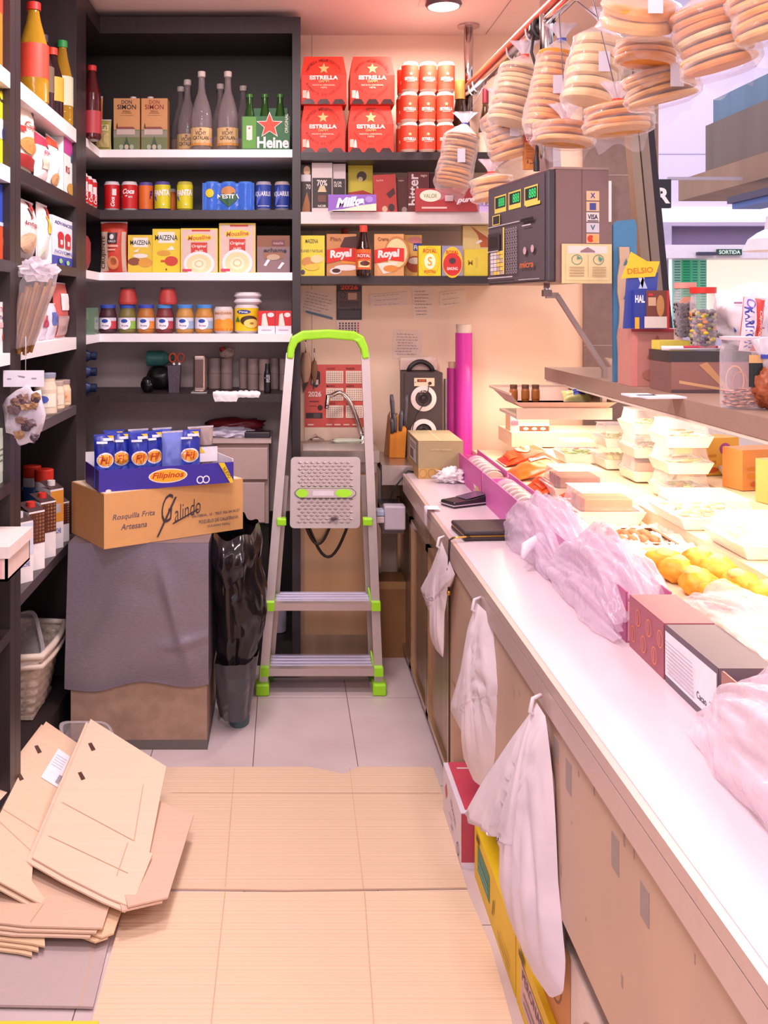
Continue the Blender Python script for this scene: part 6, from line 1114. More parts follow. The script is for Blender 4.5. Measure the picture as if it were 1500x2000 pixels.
# stacked vegetable trays, placed by what stands above what
for (x, S, zz, kind, cols, lab) in ((1.02, 560, .845, 'leaf', GRN, 'tray of green leaves at the far end of the case under the carton'), (1.12, 580, .845, 'lumps', ['#e8d890', '#f0e2a8'], 'pale tray right of the green leaves'), (1.12, 580, .915, 'seeds', SEED, 'pale tray of sprouts stacked on the one right of the green leaves'),
   (1.13, 625, .845, 'slices', ['#e0a890', '#f2d8c8'], 'tray of pink slices at the bottom of the left stack'), (1.13, 625, .918, 'seeds', ['#e8e0d0', '#c8d8a0', '#d8b0a0'], 'tray of pale sprouts second in the left stack'), (1.13, 625, .991, 'seeds', SEED, 'tray of sprouts topmost in the left stack'),
   (1.12, 690, .845, 'leaf', ['#c8cf7a', '#e8e0b0', '#b8885a'], 'tray of pale greens at the bottom of the right stack'), (1.12, 690, .918, 'strips', STR, 'tray of brown sliced vegetables second in the right stack'), (1.12, 690, .991, 'strips', STR, 'tray of yellow-brown strips topmost in the right stack')):
    food_tray(lab, x, F/S, zz, .13, .15, .072, kind, cols, 'stacked vegetable trays in the case', True)
food_tray('tray of dark orange sliced cake at the near deck', .865, F/715, .8005, .18, .19, .085, 'slices', BRN); food_tray('tray of dark brown sliced cake behind the orange pouch', .885, F/640, .8005, .17, .18, .09, 'slices', ['#8a4520', '#b5652c'])
food_tray('brown open carton tray nearest the purple plastic', .85, F/800, .8005, .16, .17, .05, 'lumps', ['#a8683c'], lid=False, traycol='#8a5a3c')
food_tray('tray of orange carrot sticks against the front glass', 1.36, F/600, .881, .16, .2, .06, 'strips', ORN, lid=True); food_tray('tray of orange carrot pieces nearer along the front glass', 1.36, F/680, .881, .15, .2, .06, 'leaf', ORN)
for i, (x, S, lab) in enumerate(((1.27, 650, 'yellow snack box with purple print in the case'), (1.31, 705, 'orange-yellow snack box next along the case'), (1.30, 765, 'small yellow snack carton nearer in the case'))):
    m = MB().box(-.08, -.04, 0, .08, .04, .11, mat(['#e2a83a', '#d08848', '#d0a860'][i], .4)); m.decals(plane_map(-.08, 0, .16, .11, -.04), [('E', .7, .7, .12, .16, '#a0408a'), ('E', .7, .7, .06, .08, '#f4d860'), ('R', .1, .3, .5, .4, '#c8801c'), ('R', .1, .5, .5, .56, '#c8801c'), ('E', .35, .15, .2, .08, '#b8501c')]); single(m, 'snack_box', lab, 'snack box', (x, F/S, .882), .25)
for i, (x, S, k, cols, lab) in enumerate(((1.05, 780, 'leaf', ['#e8c890', '#d8a860'], 'tray of pale crumble pastries in mid case'), (1.07, 880, 'lumps', ['#f0e0c0', '#e8c890'], 'tray of cream buns in mid case'), (1.2+.08, 980, 'slices', ['#e8c890', '#d89a50'], 'tray of sliced sponge by the front glass'), (1.08, 1010, 'lumps', ['#e8a040', '#d88a30'], 'tray of golden rolls in mid case'), (1.32, 1120, 'lumps', ['#f0d8a8', '#e8b870'], 'tray of iced pastries by the front glass'), (1.10, 1180, 'leaf', ['#f0e8c8', '#e0d090'], 'tray of pale leaves nearer in mid case'), (1.1, 1400, 'lumps', ['#f4dcb0', '#e8b468'], 'tray of pastries at the right edge of the case'), (1.33, 1350, 'slices', ['#e0a050', '#f0cc90'], 'tray of cake slices at the far right edge'))):
    food_tray(lab, x, F/S, .8415 if x < 1.19 else .882, .2, .21, .07, k, cols, 'pastry trays in the case', True)
# golden pastries on a white doily in the near deck
m = MB().box(-.10, -.17, 0, .10, .17, .006, WHM); single(m, 'pastry_board', 'white board under the golden pastries', 'board', (.868, 1.98, .8005))
for i, (dx, dy) in enumerate(((-.05, .12), (.03, .13), (-.05, .05), (.04, .05), (-.04, -.04), (.04, -.05), (-.03, -.12), (.05, -.12))):
    m = MB(); m.blob((0, 0, .024), (.042, .034, .026), mat('#f0a52c', .5, var=.25, scale=30), 3, .18, 2.6, i, 0); m.blob((.0, -.01, .044), (.02, .018, .012), mat('#f4cf7c', .6), 2, .2, 4, i); single(m, 'pastry', 'golden bun, %s pair from the far end, %s side' % (['first', 'second', 'third', 'fourth'][i//2], ['left', 'right'][i % 2]), 'pastry', (.868+dx, 1.98+dy, .8068), i, 'golden buns on the white board')
def lacy(label, x, y, z_, w_, d_, seed, c='#f8ecdf', asp=''):
    m = MB(); m.grid(lambda u, v: ((u-.5)*w_, (v-.5)*d_, .012+.02*abs(noise.noise(Vector((u*5, v*5, seed))))+.012*noise.noise(Vector((u*14, v*14, seed)))), 26, 26, film(c, .45, .25, 'wrinkled_film')); return single(m, 'cling_film', label, 'cling film', (x, y, z_))
lacy('wrinkled clear film over food in the near deck, far piece', .87, 2.35, .803, .19, .28, 1); lacy('wrinkled clear film over food in the near deck, near piece', .87, 1.60, .803, .2, .35, 2); 
for i, (y, c) in enumerate(((2.38, '#efd9a8'), (2.26, '#e8c070'), (1.70, '#f0e0b0'), (1.62, '#e8b060'), (1.52, '#f0d090'), (1.42, '#e8a850'))):
    m = MB(); m.blob((0, 0, .013), (.075, .04, .014), mat(c, .6, var=.3, scale=40), 3, .15, 3, i, 0); single(m, 'flat_cake', 'flat pale cake under film, %s along the near deck' % ['first', 'second', 'third', 'fourth', 'fifth', 'sixth'][i], 'cake', (.868, y, .8006-.0), 0, 'flat cakes under the film').data.transform(Matrix.Scale(.7, 4, (0, 0, 1)))
# carton with small pictures at the end of the case
m = MB().box(-.075, -.04, 0, .075, .04, .08, mat('#efc9a0', .5)); m.decals(plane_map(-.075, 0, .15, .08, -.04), [('R', 0, 0, .24, 1, '#d9a9b4'), ('R', .24, .0, 1, .24, '#7a4a30'), ('E', .4, .12, .07, .07, '#f0e0cc'), ('E', .62, .12, .07, .07, '#f0e0cc'), ('E', .84, .12, .07, .07, '#f0e0cc'), ('R', .24, .25, 1, .4, '#f4e6d8'), ('R', .02, .3, .2, .5, '#b86a80')], 2)
single(m, 'tea_box', 'cream carton with small round pictures below the scale pan', 'box', (P(1030, 818, 500).x, F/500-.0+.005, .9005))
# ================================================================== goods on top of the display case
z = 1.1805
t = thing('display_stand', 'tall blue cardboard stand with a curled wooden-looking strip', 'display stand', ((1222-VX)/730, F/730, z))
m = MB(); pts = [(-.032, 0, 0), (.028, 0, 0), (.030, 0, .42), (.024, 0, .435), (-.026, 0, .43), (-.033, 0, .42)]; m.prism(pts, (0, .012, 0), mat('#4f8cb8', .5)); m.build('blue_board', t)
m = MB(); m.prism([(-.022+.004*math.sin(i*1.7), -.004, .36*i/9) for i in range(10)]+[(.006+.004*math.sin(i*2.1), -.004, .36*(9-i)/9+.0) for i in range(10)], (0, -.006, 0), mat('#d9b99c', .6)); 
for zz in (.06, .14, .22, .31): m.prism([(-.010, -.011, zz), (.002, -.011, zz+.004), (-.002, -.011, zz+.02)], (0, -.0005, 0), mat('#4f7a98'))
m.build('torn_strip', t)
m = MB().box(.0, -.003, .24, .026, -.0005, .34, '#eaa43c'); m.decals(plane_map(.0, .24, .026, .10, -.003), [('T', 'O', .75, .5, .5, .2, '#c86a20'), ('T', '2', .75, .25, .4, .2, '#c86a20')]); m.build('orange_panel', t)
# pink flap box and the others on it
S = 775; m = MB().box(-.045, 0, 0, .085, .10, .145, mat('#cf8f84', .5)); m.decals(plane_map(-.045, 0, .13, .145, 0), [('G', [(0, 0), (.12, 0), (.12, 1), (0, 1)], '#e8948c'), ('G', [(.3, .5), (.5, .9), (.7, .5), (.5, .35)], '#b5675e'), ('R', .75, .55, 1, .8, '#e6d48a'), ('R', 0, .95, 1, 1, '#c84a5a'), ('E', .4, .2, .2, .1, '#b87a6c')]); o = single(m, 'pink_food_box', 'pinkish food box at the far left of the goods on the case', 'box', ((1268-VX)/S, F/S, z))
S = 790; h0 = .146; t = thing('book_box', 'blue and brown box with white HAL lettering on the pinkish box', 'box', ((1275-VX)/S, F/S+.03, z+h0)); m = MB().box(-.042, -.02, 0, .038, .02, .095, mat('#2f3f9c', .4)); m.box(.038, -.02, 0, .045, .02, .095, '#d8343c')
m.decals(plane_map(-.042, 0, .08, .095, -.02), [('T', 'HAL', .17, .78, .3, .2, '#f2f4ff', 0, 0, .04), ('R', .36, .3, 1, 1, '#7a4438'), ('E', .8, .6, .12, .28, '#c89058'), ('R', .42, .6, .66, .82, '#d8b090'), ('R', .3, .02, 1, .32, '#e6dcd8'), ('R', 0, 0, .14, .3, '#e8b83a'), ('R', .42, .86, .56, .92, '#d83a3a')], .84); m.build('box_body', t)
t = thing('blue_pouch', 'blue folded pouch with yellow banner standing above the lettered box', 'pouch', ((1272-VX)/800, F/792+.035, z+h0)); m = MB(); m.prism([(-.045, 0, 0), (.028, 0, 0), (.04, 0, .14), (-.035, 0, .15)], (0, .012, 0), mat('#3f4fa8', .4)); m.prism([(.0, -.001, .10), (-.012, -.001, .13), (.005, -.001, .13)], (0, -.001, 0), '#e8ecf8'); m.prism([(.0, -.001, .13), (.012, -.001, .10), (-.010, -.001, .10)], (0, -.001, 0), '#c8d4f0'); m.build('pouch_body', t)
m = MB(); m.prism([(-.055, -.003, .125), (.03, -.003, .130), (.042, -.003, .168), (.01, -.003, .168), (-.03, -.003, .192), (-.04, -.003, .16)], (0, -.002, 0), '#f0cf30'); m.decals(plane_map(-.045, .135, .075, .02, -.005), [('T', 'DELSIO', .5, .5, .85, .7, '#d87a2c', 4)], 3.7); m.build('banner', t)
S = 790; m = MB().box(-.10, 0, 0, .085, .13, .093, mat('#86605c', .35)); m.box(-.102, -.002, .072, .087, .132, .097, mat('#3c3136', .25)); m.decals(plane_map(-.10, 0, .185, .072, 0), [('R', 0, 0, 1, 1, '#9a6a62'), ('G', [(.1, .3), (.7, .05), (.72, .12), (.1, .4)], '#d8a878'), ('G', [(.35, .9), (.45, 1), (.75, .1), (.68, .08)], '#c89466'), ('O', .8, .4, .12, .5, .12, '#e0a060'), ('O', .86, .3, .1, .4, .12, '#c87a48'), ('R', 0, 0, 1, .1, '#5a4448')], 2.5)
t1 = single(m, 'black_lid_box', 'wide clear-sided box with black lid on top of the case', 'box', ((1347-VX)/S, 2.27, z)); ZT = z+.0975
S2_ = F/2.36
m = MB().box(-.045, -.02, 0, .03, .03, .022, mat('#e6d458', .5)); single(m, 'yellow_box_flat', 'flat yellow box under the dark bean jar', 'box', (P(1318, 680, S2_).x, 2.36, ZT))
def clearjar(label, cx, y, zz, r, h, fills, cols, cap, capz=.014, name='candy_jar', ribs=True):
    S = F/y; t = thing(name, label, 'jar', ((cx-VX)/S, y, zz)); q = lambda a: 1/max(abs(math.cos(a)), abs(math.sin(a)))**.35
    m = MB(); m.grid(lambda u, v: (r*q(2*PI*u)*.9*math.cos(2*PI*u)*(1 if v < .82 else 1-.8*(v-.82)), r*q(2*PI*u)*.9*math.sin(2*PI*u)*(1 if v < .82 else 1-.8*(v-.82)), h*v), 32, 12, film('#efe6f2', .14, .05, 'jar_plastic')); m.build('body', t)
    m = MB(); n_ = fills; 
    for i in range(n_):
        a = random.uniform(0, 2*PI); rr = r*.82*math.sqrt(random.uniform(.35, 1)); m.blob((rr*math.cos(a), rr*math.sin(a), .01+random.random()*h*.62), (.0075, .0075, .0055) if len(cols) > 2 else (.006, .005, .005), random.choice(cols), 1, 0, 1)
    o = m.build('contents', t); o['kind'] = 'stuff'
    MB().lathe([(r*.95, h), (r*.97, h+capz), (0, h+capz)], 28, mat(cap, .4)).build('lid', t); return t
clearjar('clear jar of dark coffee-coloured candies with red-rimmed lid', 1338, 2.36, ZT+.0225, .027, .125, 330, ['#3a2c34', '#4f3f48'], '#e09a90')
clearjar('clear jar of mixed coloured candies with red lid', 1373, 2.30, ZT, .031, .135, 330, ['#4a3a34', '#d8b82c', '#7a7a90', '#e8904a', '#8f9a4a', '#5a4a5a'], '#d8342c')
m = MB().tube([(-.07, 0, .006), (.075, .0, .006)], .0055, mat('#efe2ea', .3), 10); m.tube([(-.02, -.004, .009), (.06, -.004, .009)], .003, '#c8344c', 8); single(m, 'white_marker', 'white and red marker pen lying on the black lid', 'pen', (P(1348, 700, 830).x, 2.295-.012, ZT))
o = pouchX('white and red packet with blue MARITONI lettering standing tilted', (1402-VX)/795, 2.25-.02, ZT, .05, .125, '#e0433a', [('R', .0, .0, .48, 1, '#eed8e4'), ('T', 'MARITONI', .24, .42, 2.0, .13, '#3a44a8', -86, 0, .03), ('O', .26, .88, .18, .09, .3, '#7a5ac0'), ('T', 'Caprichos', .7, .5, 1.3, .09, '#f6d8d0', -86, .2)], .0, .0, 51, 'biscuit_packet', 'biscuit packet'); o.rotation_euler = (0, .10, 0)
m = MB(); m.blob((0, 0, .075), (.11, .05, .085), mat('#f6f0f8', .3), 4, .18, 2.4, 12, .0)
for i in range(14):
    a = -1.0+.34*(i % 7); zz = .045+.06*(i//7)
    m.decals(lambda u, v, k: ((u-.5)*.02+.078*math.sin(a), -.062*math.cos(a)-.0008*k-.008, zz+v*.02), [('T', 'M', .5, .5, 1, 1, '#4a5ab8', 0, 0, .02)] if i % 3 == 0 else [('R', 0, .4, 1, .6, '#b878a8')])
single(m, 'marshmallow_bag', 'puffy white bag with small blue M prints at the right edge', 'bag', ((1478-VX)/830, 2.33, z+.07)); bpy.data.objects['marshmallow_bag'].location = ((1480-VX)/800, 2.38, z+.095)
single(MB().box(-.10, -.06, 0, .14, .08, .0945, mat('#b98f84', .5)), 'brown_food_box', 'brownish box supporting the white M bag behind the big jar', 'box', ((1480-VX)/800+.0, 2.36, z)) 
t = clearjar('large clear jar with black label and nuts at the bottom', 1450, 1.93, z, .044, .135, 200, ['#c07a5c', '#a8604a', '#d89a78'], '#d8c4cc', .006, 'nut_jar')
for o in t.children:
    if o.name.startswith('contents'): o.scale = (1, 1, .38)
m = MB(); m.decals(cyl_map(.0465, .045, .062, 1.0), [('R', .3, 0, 1.3, .75, '#1f2426'), ('T', 'PRE', .8, .25, .5, .2, '#e8c890', 0, 0, .02), ('R', .3, .75, 1.3, 1, '#d8a870')], 1, 6); m.build('label', t)
t = thing('chew_bag', 'gathered net bag of orange-brown chews with blue tie', 'bag', ((1500-VX)/1000, 1.89, z)); m = MB(); m.blob((0, 0, .045), (.035, .03, .045), mat('#b5603c', .5, var=.4, scale=120), 4, .2, 6, 3, 0); m.build('chews', t); MB().tube([(0, 0, .08), (-.012, 0, .10), (-.02, 0, .14)], .01, film('#f4eaf4', .5, .2, 'neck'), 8, True, [.018, .008, .02]).build('neck', t); MB().box(-.022, -.01, .10, -.002, .01, .108, '#3a44b0').build('blue_tie', t)
m = MB(); m.prism([(-.02, 0, 0), (.016, 0, -.0), (.02, 0, .04), (.008, 0, .068), (-.012, 0, .068), (-.026, 0, .05)], (0, .004, 0), mat('#ee8a4a', .5)); single(m, 'orange_tag', 'rounded orange tag standing above the candy jars', 'tag', (P(1356, 600, 790).x, 2.44, ZT+.06)); 
for i, (x, S, w_, c, lab) in enumerate(((1248, 870, .06, '#f2eef8', 'white leaflet at the left front of the case top'), (1290, 885, .09, '#efe6ee', 'second white leaflet overlapping toward the black lid box'))): single(MB().box(-w_/2, -.03, 0, w_/2, .03, .004, mat(c, .5)), 'leaflet', lab, 'leaflet', ((x-VX)/S, F/S, z), .1*i)
# ================================================================== hanging scale
pa, pb, pd = P(1083, 441, 740), P(965, 450, 633), None
L_ = (pb-pa).xy.length; ang = math.atan2(-(pb.x-pa.x), pb.y-pa.y)
t = thing('hanging_scale', 'grey-brown hanging price scale with green digits and keypad', 'scale', (pa.x, pa.y, 1.447), ang); HH = .298; WW = .152
m = MB(); m.box(.004, 0, 0, WW, L_, HH, mat('#8a6a68', .4, var=.03)); m.box(WW*.5, -.0006, 0, WW*.5+.0015, 0, HH, '#5a4440'); m.box(0, -.002, HH, WW, L_, HH+.006, mat('#a98a84', .4)); m.build('housing', t, .003)
fr = MB(); fr.box(-.02, 0, 0, .003, L_, HH, mat('#4a4148', .4)); fr.build('front_panel', t, .006)
fm = lambda u, v, k: (-.0205-.0005*k, L_*(1-u), v*HH)
kp = MB(); YB = '#e8c860'; sp_ = [('R', .03, .02, .97, .97, '#564b52')]
for i, u in enumerate((.14, .40, .67)): sp_ += [('R', u, .72+.03*i*.0, u+.21, .89, YB), ('R', u+.015, .765, u+.2, .875, '#1f2f30'), ('T', '88888' if i == 0 else '888', u+.13, .82, .11, .085, '#38e07a')]
sp_ += [('R', .70, .705, .92, .735, YB), ('R', .12, .60, .26, .70, YB), ('R', .135, .61, .25, .69, '#2a2c30'), ('R', .04, .585, .6, .592, '#d8ccd4'), ('R', .04, .34, .26, .52, '#3a3238'), ('R', .06, .37, .22, .49, '#242025'), ('R', .03, .335, .24, .343, '#d8ccd4')]
kp.decals(fm, sp_, L_/HH); kp.build('display_face', t)
ky = MB(); sp_ = []
for i in range(4):
    for j in range(6):
        sp_.append(('R', .07+.062*i, .10+.04*j, .125+.062*i, .135+.04*j, '#e0d4dc' if i < 2 and j > 0 else (YB if (i+j) % 3 else '#b8a8b0')))
for i in range(5):
    for j in range(9): sp_.append(('O', .375+.045*i, .12+.05*j, .016, .022, .35, '#a79aa2'))
sp_ += [('R', .33, .1, .355, .56, YB), ('E', .70, .30, .025, .035, '#c8a0a8'), ('E', .82, .31, .025, .035, '#c8a0a8'), ('T', 'micra', .73, .17, .22, .06, '#c8683c', 0, .1, .02), ('R', .05, .065, .5, .075, '#d8ccd4'), ('R', .64, .57, .84, .6, '#1f1a1e'), ('R', .66, .53, .80, .54, '#d8ccd4'), ('R', .6, .03, .93, .036, '#c8bcc4')]
ky.decals(lambda u, v, k: (-.0225-.0005*k, L_*(1-u), v*HH), sp_, L_/HH); ky.build('keypad', t)
st = MB(); stk = [('#f0c49a', 'X', '#3a44a0'), ('#f0c49a', '', '#4a4f9a'), ('#f2ddd4', 'VISA', '#2a2c5a'), ('#d9d2da', 'V', '#3a6a80'), ('#f0b890', '', '#d8502c')]
for i, (c, tx, c2) in enumerate(stk):
    z1 = .81-.095*i; s_ = [('R', .58, z1-.085, .82, z1, c)]
    if tx: s_.append(('T', tx, .70, z1-.04, .19 if len(tx) > 1 else .09, .045, c2, 0, 0, .03))
    elif i == 1: s_.append(('R', .64, z1-.075, .76, z1-.012, c2))
    else: s_ += [('E', .66, z1-.045, .06, .032, '#d8402c'), ('E', .75, z1-.045, .06, .032, '#f0b060')]
    if i == 2: s_.append(('R', .6, z1-.08, .8, z1-.072, '#2a2c5a'))
    st.decals(plane_map(0, 0, WW, HH, -.001), s_, WW/HH)
st.build('card_stickers', t)
sg = MB().box(.018, -.012, -.004, .155, -.004, .100, mat('#e9d59c', .4)); sg.decals(plane_map(.018, -.004, .137, .104, -.012), [('R', .06, .08, .94, .96, '#ecd9a4'), ('R', .1, .76, .9, .95, '#f0e4dc'), ('G', [(.35, .82), (.5, .92), (.65, .82), (.65, .78), (.35, .78)], '#a07a80'), ('O', .28, .6, .11, .13, .12, '#6a8a78'), ('O', .72, .6, .11, .13, .12, '#6a8a78'), ('G', [(.28, .6), (.28, .7), (.37, .63)], '#5a9a8a'), ('G', [(.72, .6), (.72, .7), (.8, .62), (.76, .54)], '#5a9a8a'), ('R', .495, .15, .505, .72, '#d0b880')]+[('R', .12, .18+.07*i, .42, .205+.07*i, '#c0a080') for i in range(4)]+[('R', .58, .18+.07*i, .86, .205+.07*i, '#c0a080') for i in range(4)], 1.3); sg.build('notice_card', t)
# suspension arm and pan
t2 = thing('pan_bracket', 'bent metal arm joining the scale to its pan', 'bracket', tuple(P(1068, 565, 690))); o0 = Vector(t2.location)
MB().tube([(0, 0, .028), (0, 0, .0), (0, 0, -.006)], .009, CHROME, 12).build('joint', t2); MB().box(-.012, -.01, -.02, .012, .01, -.002, mat('#a08a88', .3, .6)).build('clamp', t2)
MB().bar(P(1066, 577, 690)-o0, P(1090, 577, 690)-o0, .012, .016, mat('#c9b4ac', .35, .5)).build('upper_bar', t2); a_, b_, c_ = P(1088, 577, 690)-o0, P(1181, 722, 690)-o0, P(1178, 792, 690)-o0
MB().bar(a_, b_, .012, .018, mat('#c9b4ac', .35, .5), (0, 1, 0)).build('sloping_bar', t2); MB().bar(b_+Vector((0, 0, .008)), c_, .012, .02, mat('#c9b4ac', .35, .5), (0, 1, 0)).build('drop_bar', t2)
t = thing('scale_pan', 'shallow beige metal weighing pan hanging below the scale', 'scale pan', (.79, 2.86, 1.095)); PM = mat('#e2bda8', .35, .0, var=.03)
m = MB(); A = [(-.115, -.11), (.125, -.11), (.125, .11), (-.115, .11)]; B = [(-.155, -.13), (.145, -.13), (.145, .14), (-.155, .14)]
vs = [(x, y, 0) for x, y in A]+[(x, y, .042) for x, y in B]; m.add(vs, [(3, 2, 1, 0), (0, 1, 2, 3), (1, 5, 6, 2), (2, 6, 7, 3), (3, 7, 4, 0)], PM); m.add([(-.115, -.11, 0), (.125, -.11, 0), (.145, -.13, .018), (-.145, -.13, .018)], [(0, 1, 2, 3)], PM)
m.box(-.155, .138, .040, .145, .143, .046, PM); m.box(-.158, -.13, .038, -.152, .14, .044, PM); m.box(-.135, -.115, -.03, .135, .1, -.022, PM); m.box(-.135, -.118, -.032, .135, -.112, .0, PM); m.build('dish', t)
for i, (x, lab) in enumerate(((1005, 'small brown spice jar, left of three by the pan'), (1028, 'small brown spice jar, middle of three by the pan'), (1048, 'small brown spice jar, right of three by the pan'))):
    jar('spice_jar', lab, x, F/2.93, 1.0960, .0125, .05, mat('#a8622c', .2), '#6a4430', [], 'three small spice jars', None, .018)
pouchX('small blue and yellow packet lying in the weighing pan', (1130-VX)/655, 2.90, 1.098, .09, .04, '#e8dc90', [('R', .3, .3, .7, .8, '#4a5ab8')], 0, -.7, 61, 'small_packet', 'packet')
# ================================================================== chrome pole, rail and clamp
t = thing('hanging_rail', 'chrome rail with red tube slanting from the wall over the counter', 'rail', (.745, 2.6, 2.2)); o0 = Vector(t.location)
A_, B_ = P(888, 214, 447), P(1135, -24, 778); A_.y = BY-.004; dr = (B_-A_).normalized(); C_ = A_+dr*3.1
MB().tube([A_-o0, C_-o0], .0165, CHROME, 16).build('chrome_tube', t); off = Vector((-.012, 0, .026)); MB().tube([A_+dr*.18-o0+off, C_-o0+off], .013, mat('#e0512c', .35), 14).build('red_tube', t)
for f in (.25, .33, .9, 1.15, 1.6): 
    c0_ = A_+dr*f-o0; m = MB(); m.tube([c0_+Vector((.02*math.cos(a), 0, .012+.034*math.sin(a))) for a in [i*PI/8 for i in range(17)]], .003, mat('#e2dade', .3), 7, False); m.build('wire_tie', t)
for px, S, lab, y1 in ((915, 483, 'chrome pole with round ceiling plate at the back', 199), (1067, 690, 'chrome pole carrying the rail above the scale', 330)):
    X_ = (px-VX)/S; Y_ = F/S; zb = 2.2 if S < 500 else 1.755; t = thing('chrome_pole', lab, 'pole', (X_, Y_, zb)); MB().tube([(0, 0, 0 if S > 500 else -.03), (0, 0, CZ-zb-.006)], .0185, CHROME, 20).build('tube', t); MB().lathe([(.044, CZ-zb-.001), (.044, CZ-zb-.008), (.018, CZ-zb-.012)], 28, mat('#c9aeb0', .25, .7)).build('ceiling_plate', t)
    if S < 500:
        pass
c1 = P(1052, 58, 672); t = thing('rail_clamp', 'dark clamp with coiled cable where pole meets rail', 'clamp', tuple(c1)); m = MB(); m.blob((0, 0, 0), (.028, .03, .028), mat('#3a3036', .35), 3, .15, 4, 2); m.build('clamp_body', t)
m = MB(); m.tube([(.01+.032*math.cos(i*.55), -.025-.003*math.sin(i), .0+.036*math.sin(i*.55)) for i in range(26)], .005, '#2f272b', 8); m.tube([(-.02, -.02, -.02), (-.026, -.02, -.07), (-.012, -.02, -.115), (.004, -.01, -.16)], .0045, '#2f272b', 8); m.tube([(.01, -.02, .03), (.016, 0, .10), (.02, 0, .18)], .0045, '#2f272b', 8); m.build('cable', t)
t = thing('scale_cable', 'black cable running down the pole into the scale', 'cable', tuple(P(1048, 330, 700))); MB().tube([(0, 0, -.004), (0, 0, .02), (.004, 0, .10), (-.004, 0, .16)], .0045, '#2a2226', 8).build('cord', t); MB().lathe([(.009, -.006), (.008, .02), (.005, .04)], 12, '#2a2226').build('strain_relief', t)
# orange bag with lettering behind the pole
t = thing('breadcrumb_pack', 'orange-red pack with white lettering hanging behind the pole', 'snack packet', tuple(P(1040, 295, 640))); m = MB().box(-.025, 0, -.055, .03, .02, .05, mat('#d8843c', .5, var=.3, scale=50)); m.decals(plane_map(-.025, -.055, .055, .105, 0), [('R', 0, .78, 1, 1, '#c8302a'), ('T', 'LOS D', .5, .88, .8, .1, '#f4e4d8', 0, 0, .03), ('R', .1, .3, .9, .36, '#a85a2c'), ('T', '1,20', .5, .2, .7, .12, '#4a2a50')]+[('R', .1, .4+.09*i, .9, .44+.09*i, '#b8602c') for i in range(4)], .52); m.build('pack', t); MB().tube([(0, .01, .05), (0, .01, .12)], .0015, '#c8bcc4', 6).build('hook', t)
t = thing('folded_card', 'narrow white folded card beside the pole', 'card', tuple(P(1086, 330, 640))); m = MB(); m.prism([(-.016, 0, -.0), (.016, 0, 0), (.006, 0, .20), (-.024, 0, .19)], (0, .006, 0), mat('#f4f0fa', .5)); m.build('card', t)
m = MB().box(0, 0, 0, .011, .004, .17, mat('#f4ecf2', .4)); single(m, 'white_strip', 'narrow white strip in front of the brown tiles right of the scale', 'strip', (P(1186, 434, 468).x, F/468-.02, P(1186, 434, 468).z))  # plain white bar in front of the tiles
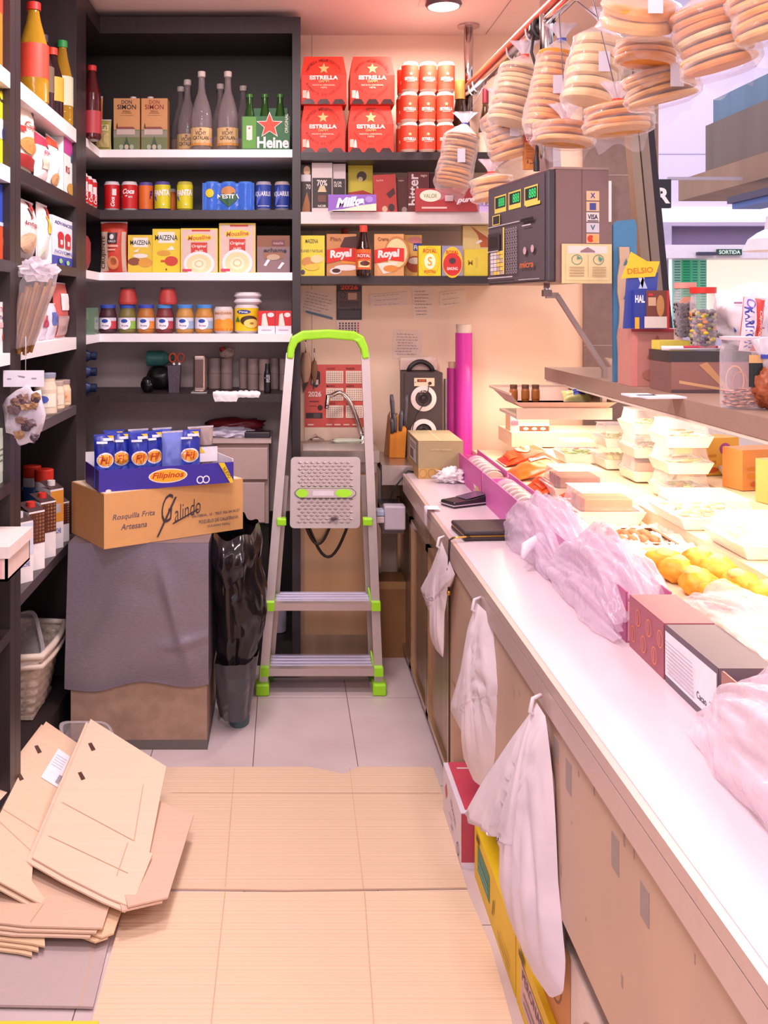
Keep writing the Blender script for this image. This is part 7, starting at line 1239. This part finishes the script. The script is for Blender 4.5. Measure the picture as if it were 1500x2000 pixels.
# ================================================================== bags of flat bread on the rail
BAGF = film('#fff4f6', .13, .06, 'bread_bag_film')
BR = [mat(c, .65, var=.18, scale=35) for c in ('#f09a3a', '#f2b060', '#e28a34', '#f4c890', '#d0945c')]
def breadbag(label, cx, cy, S, wpx, hpx, tilt, yaw, n, ci, seed, clip=True, axis=0.0):
    # a stack of round flat breads seen edge-on, inside a clear bag
    c = P(cx, cy, S); t = thing('flatbread_bag', label, 'bag of flatbreads', tuple(c), 0, 'clear bags of flatbread hanging from the rail'); r = wpx/S/2; hh_ = hpx/S; rnd = random.Random(seed)
    Rm = Matrix.Rotation(math.radians(yaw), 4, 'Z')@Matrix.Rotation(math.radians(tilt), 4, 'Y')@Matrix.Rotation(math.radians(axis), 4, 'X')
    for i in range(n):
        f = (i+.5)/n-.5; dx = rnd.uniform(-.004, .004); M = Rm@Matrix.Translation((dx, rnd.uniform(-.004, .004), f*hh_))@Matrix.Rotation(rnd.uniform(-.06, .06), 4, 'X'); q = hh_/n*.46
        m = MB(); m.lathe([(0, -q*.9), (r*.8, -q), (r*.97, -q*.7), (r*1.0, 0), (r*.97, q*.7), (r*.8, q), (r*.4, q*.85), (0, q*.9)], 26, BR[ci if rnd.random() < .7 else (ci+1) % 5], M); m.build('flatbread', t)
    def bg(u, v):
        a = 2*PI*u; k = 1+.10*noise.noise(Vector((math.cos(a)*2, math.sin(a)*2, v*5+seed)))+.05*noise.noise(Vector((math.cos(a)*6, math.sin(a)*6, v*14+seed)))
        zz = -hh_*.62+hh_*1.30*v; rr = (r*1.09)*k
        if v < .1: rr *= .75+2.5*v
        if v > .82: rr *= max(.12, 1-(v-.82)*4.6)
        return tuple(Rm@Vector((rr*math.cos(a), rr*math.sin(a), zz)))
    m = MB(); m.grid(bg, 44, 26, BAGF)
    m.build('bag', t)
    top = Rm@Vector((0, 0, hh_*.68)); m = MB()
    def tail(u, v):
        a = 2*PI*u; rr = .010+.028*v**1.5*(1+.5*math.sin(a*5+seed)); return tuple(top+Vector((rr*math.cos(a), rr*.4*math.sin(a), .045*v)))
    m.grid(tail, 30, 6, PLAST2); m.build('gathered_neck', t); MB().lathe([(.013, -.004), (.013, .004)], 12, mat('#4a54b8' if seed % 2 else '#e8402c', .4), Matrix.Translation(top)).build('clip', t)
    # bottom flap of the bag
    b = Rm@Vector((0, 0, -hh_*.58)); m = MB(); dn = (Rm@Vector((0, 0, -1))); sx = Rm@Vector((1, 0, 0)); w2 = r*.95
    m.grid(lambda u, v: tuple(b+sx*(u-.5)*2*w2*(1-.25*v)+dn*(.035*v+.012*math.sin(u*7+seed)*v)+Vector((0, .01*noise.noise(Vector((u*5, v*4, seed))), 0))), 14, 5, PLAST); m.build('bag_flap', t)
    if clip:
        hz = (A_.z+dr.z*((c.y-A_.y)/dr.y))-c.z; X_ = A_.x+dr.x*((c.y-A_.y)/dr.y)-c.x
        MB().tube([top+Vector((0, 0, .01)), Vector((X_, 0, max(hz-.012, top.z+.03)))], .0012, mat('#6a5f78', .4), 6).build('string', t)
        if seed % 2: m = MB(); yy = -r*1.12; m.box(-.012, yy-.004, -.02, .016, yy-.003, .03, mat('#e4dcec', .4)); m.build('price_tag', t)
    return t
breadbag('dull tan flatbread bag, furthest along the rail', 893, 312, 530, 66, 104, 12, 0, 14, 4, 1)
breadbag('flatbread bag low behind the furthest tan one', 962, 368, 600, 78, 44, -6, 0, 3, 1, 2)
breadbag('orange-brown flatbread bag right of the furthest one', 992, 262, 625, 84, 92, -14, 0, 8, 1, 3)
breadbag('whitish tilted flatbread bag above the scale', 1006, 186, 650, 80, 116, 14, 0, 11, 3, 4)
breadbag('golden flatbread stack right of the whitish bag', 1076, 178, 700, 76, 150, 12, 0, 12, 0, 5)
breadbag('flatbread bag lying low over the scale top', 1102, 262, 720, 110, 40, 6, 0, 3, 1, 6)
breadbag('pale thick flatbread bag in the middle of the rail', 1160, 138, 760, 98, 132, 12, 0, 6, 3, 7)
breadbag('orange flatbread bag low in the middle', 1208, 232, 800, 122, 52, -4, 0, 4, 0, 8)
breadbag('large round golden flatbread bag seen from below at the top', 1248, 30, 1000, 136, 62, 3, 0, 2, 0, 9, True, 30)
breadbag('golden flatbread bag just below the top round one', 1262, 104, 930, 112, 40, 6, 0, 3, 0, 10)
breadbag('pale orange flatbread bag right of the middle', 1290, 168, 900, 130, 62, -12, 0, 5, 1, 11)
breadbag('big amber flatbread bag near the upper right corner', 1395, 72, 1040, 138, 128, -14, 0, 7, 2, 12)
breadbag('amber flatbread bag cut by the right edge', 1500, 22, 1120, 130, 96, -14, 0, 5, 0, 13)
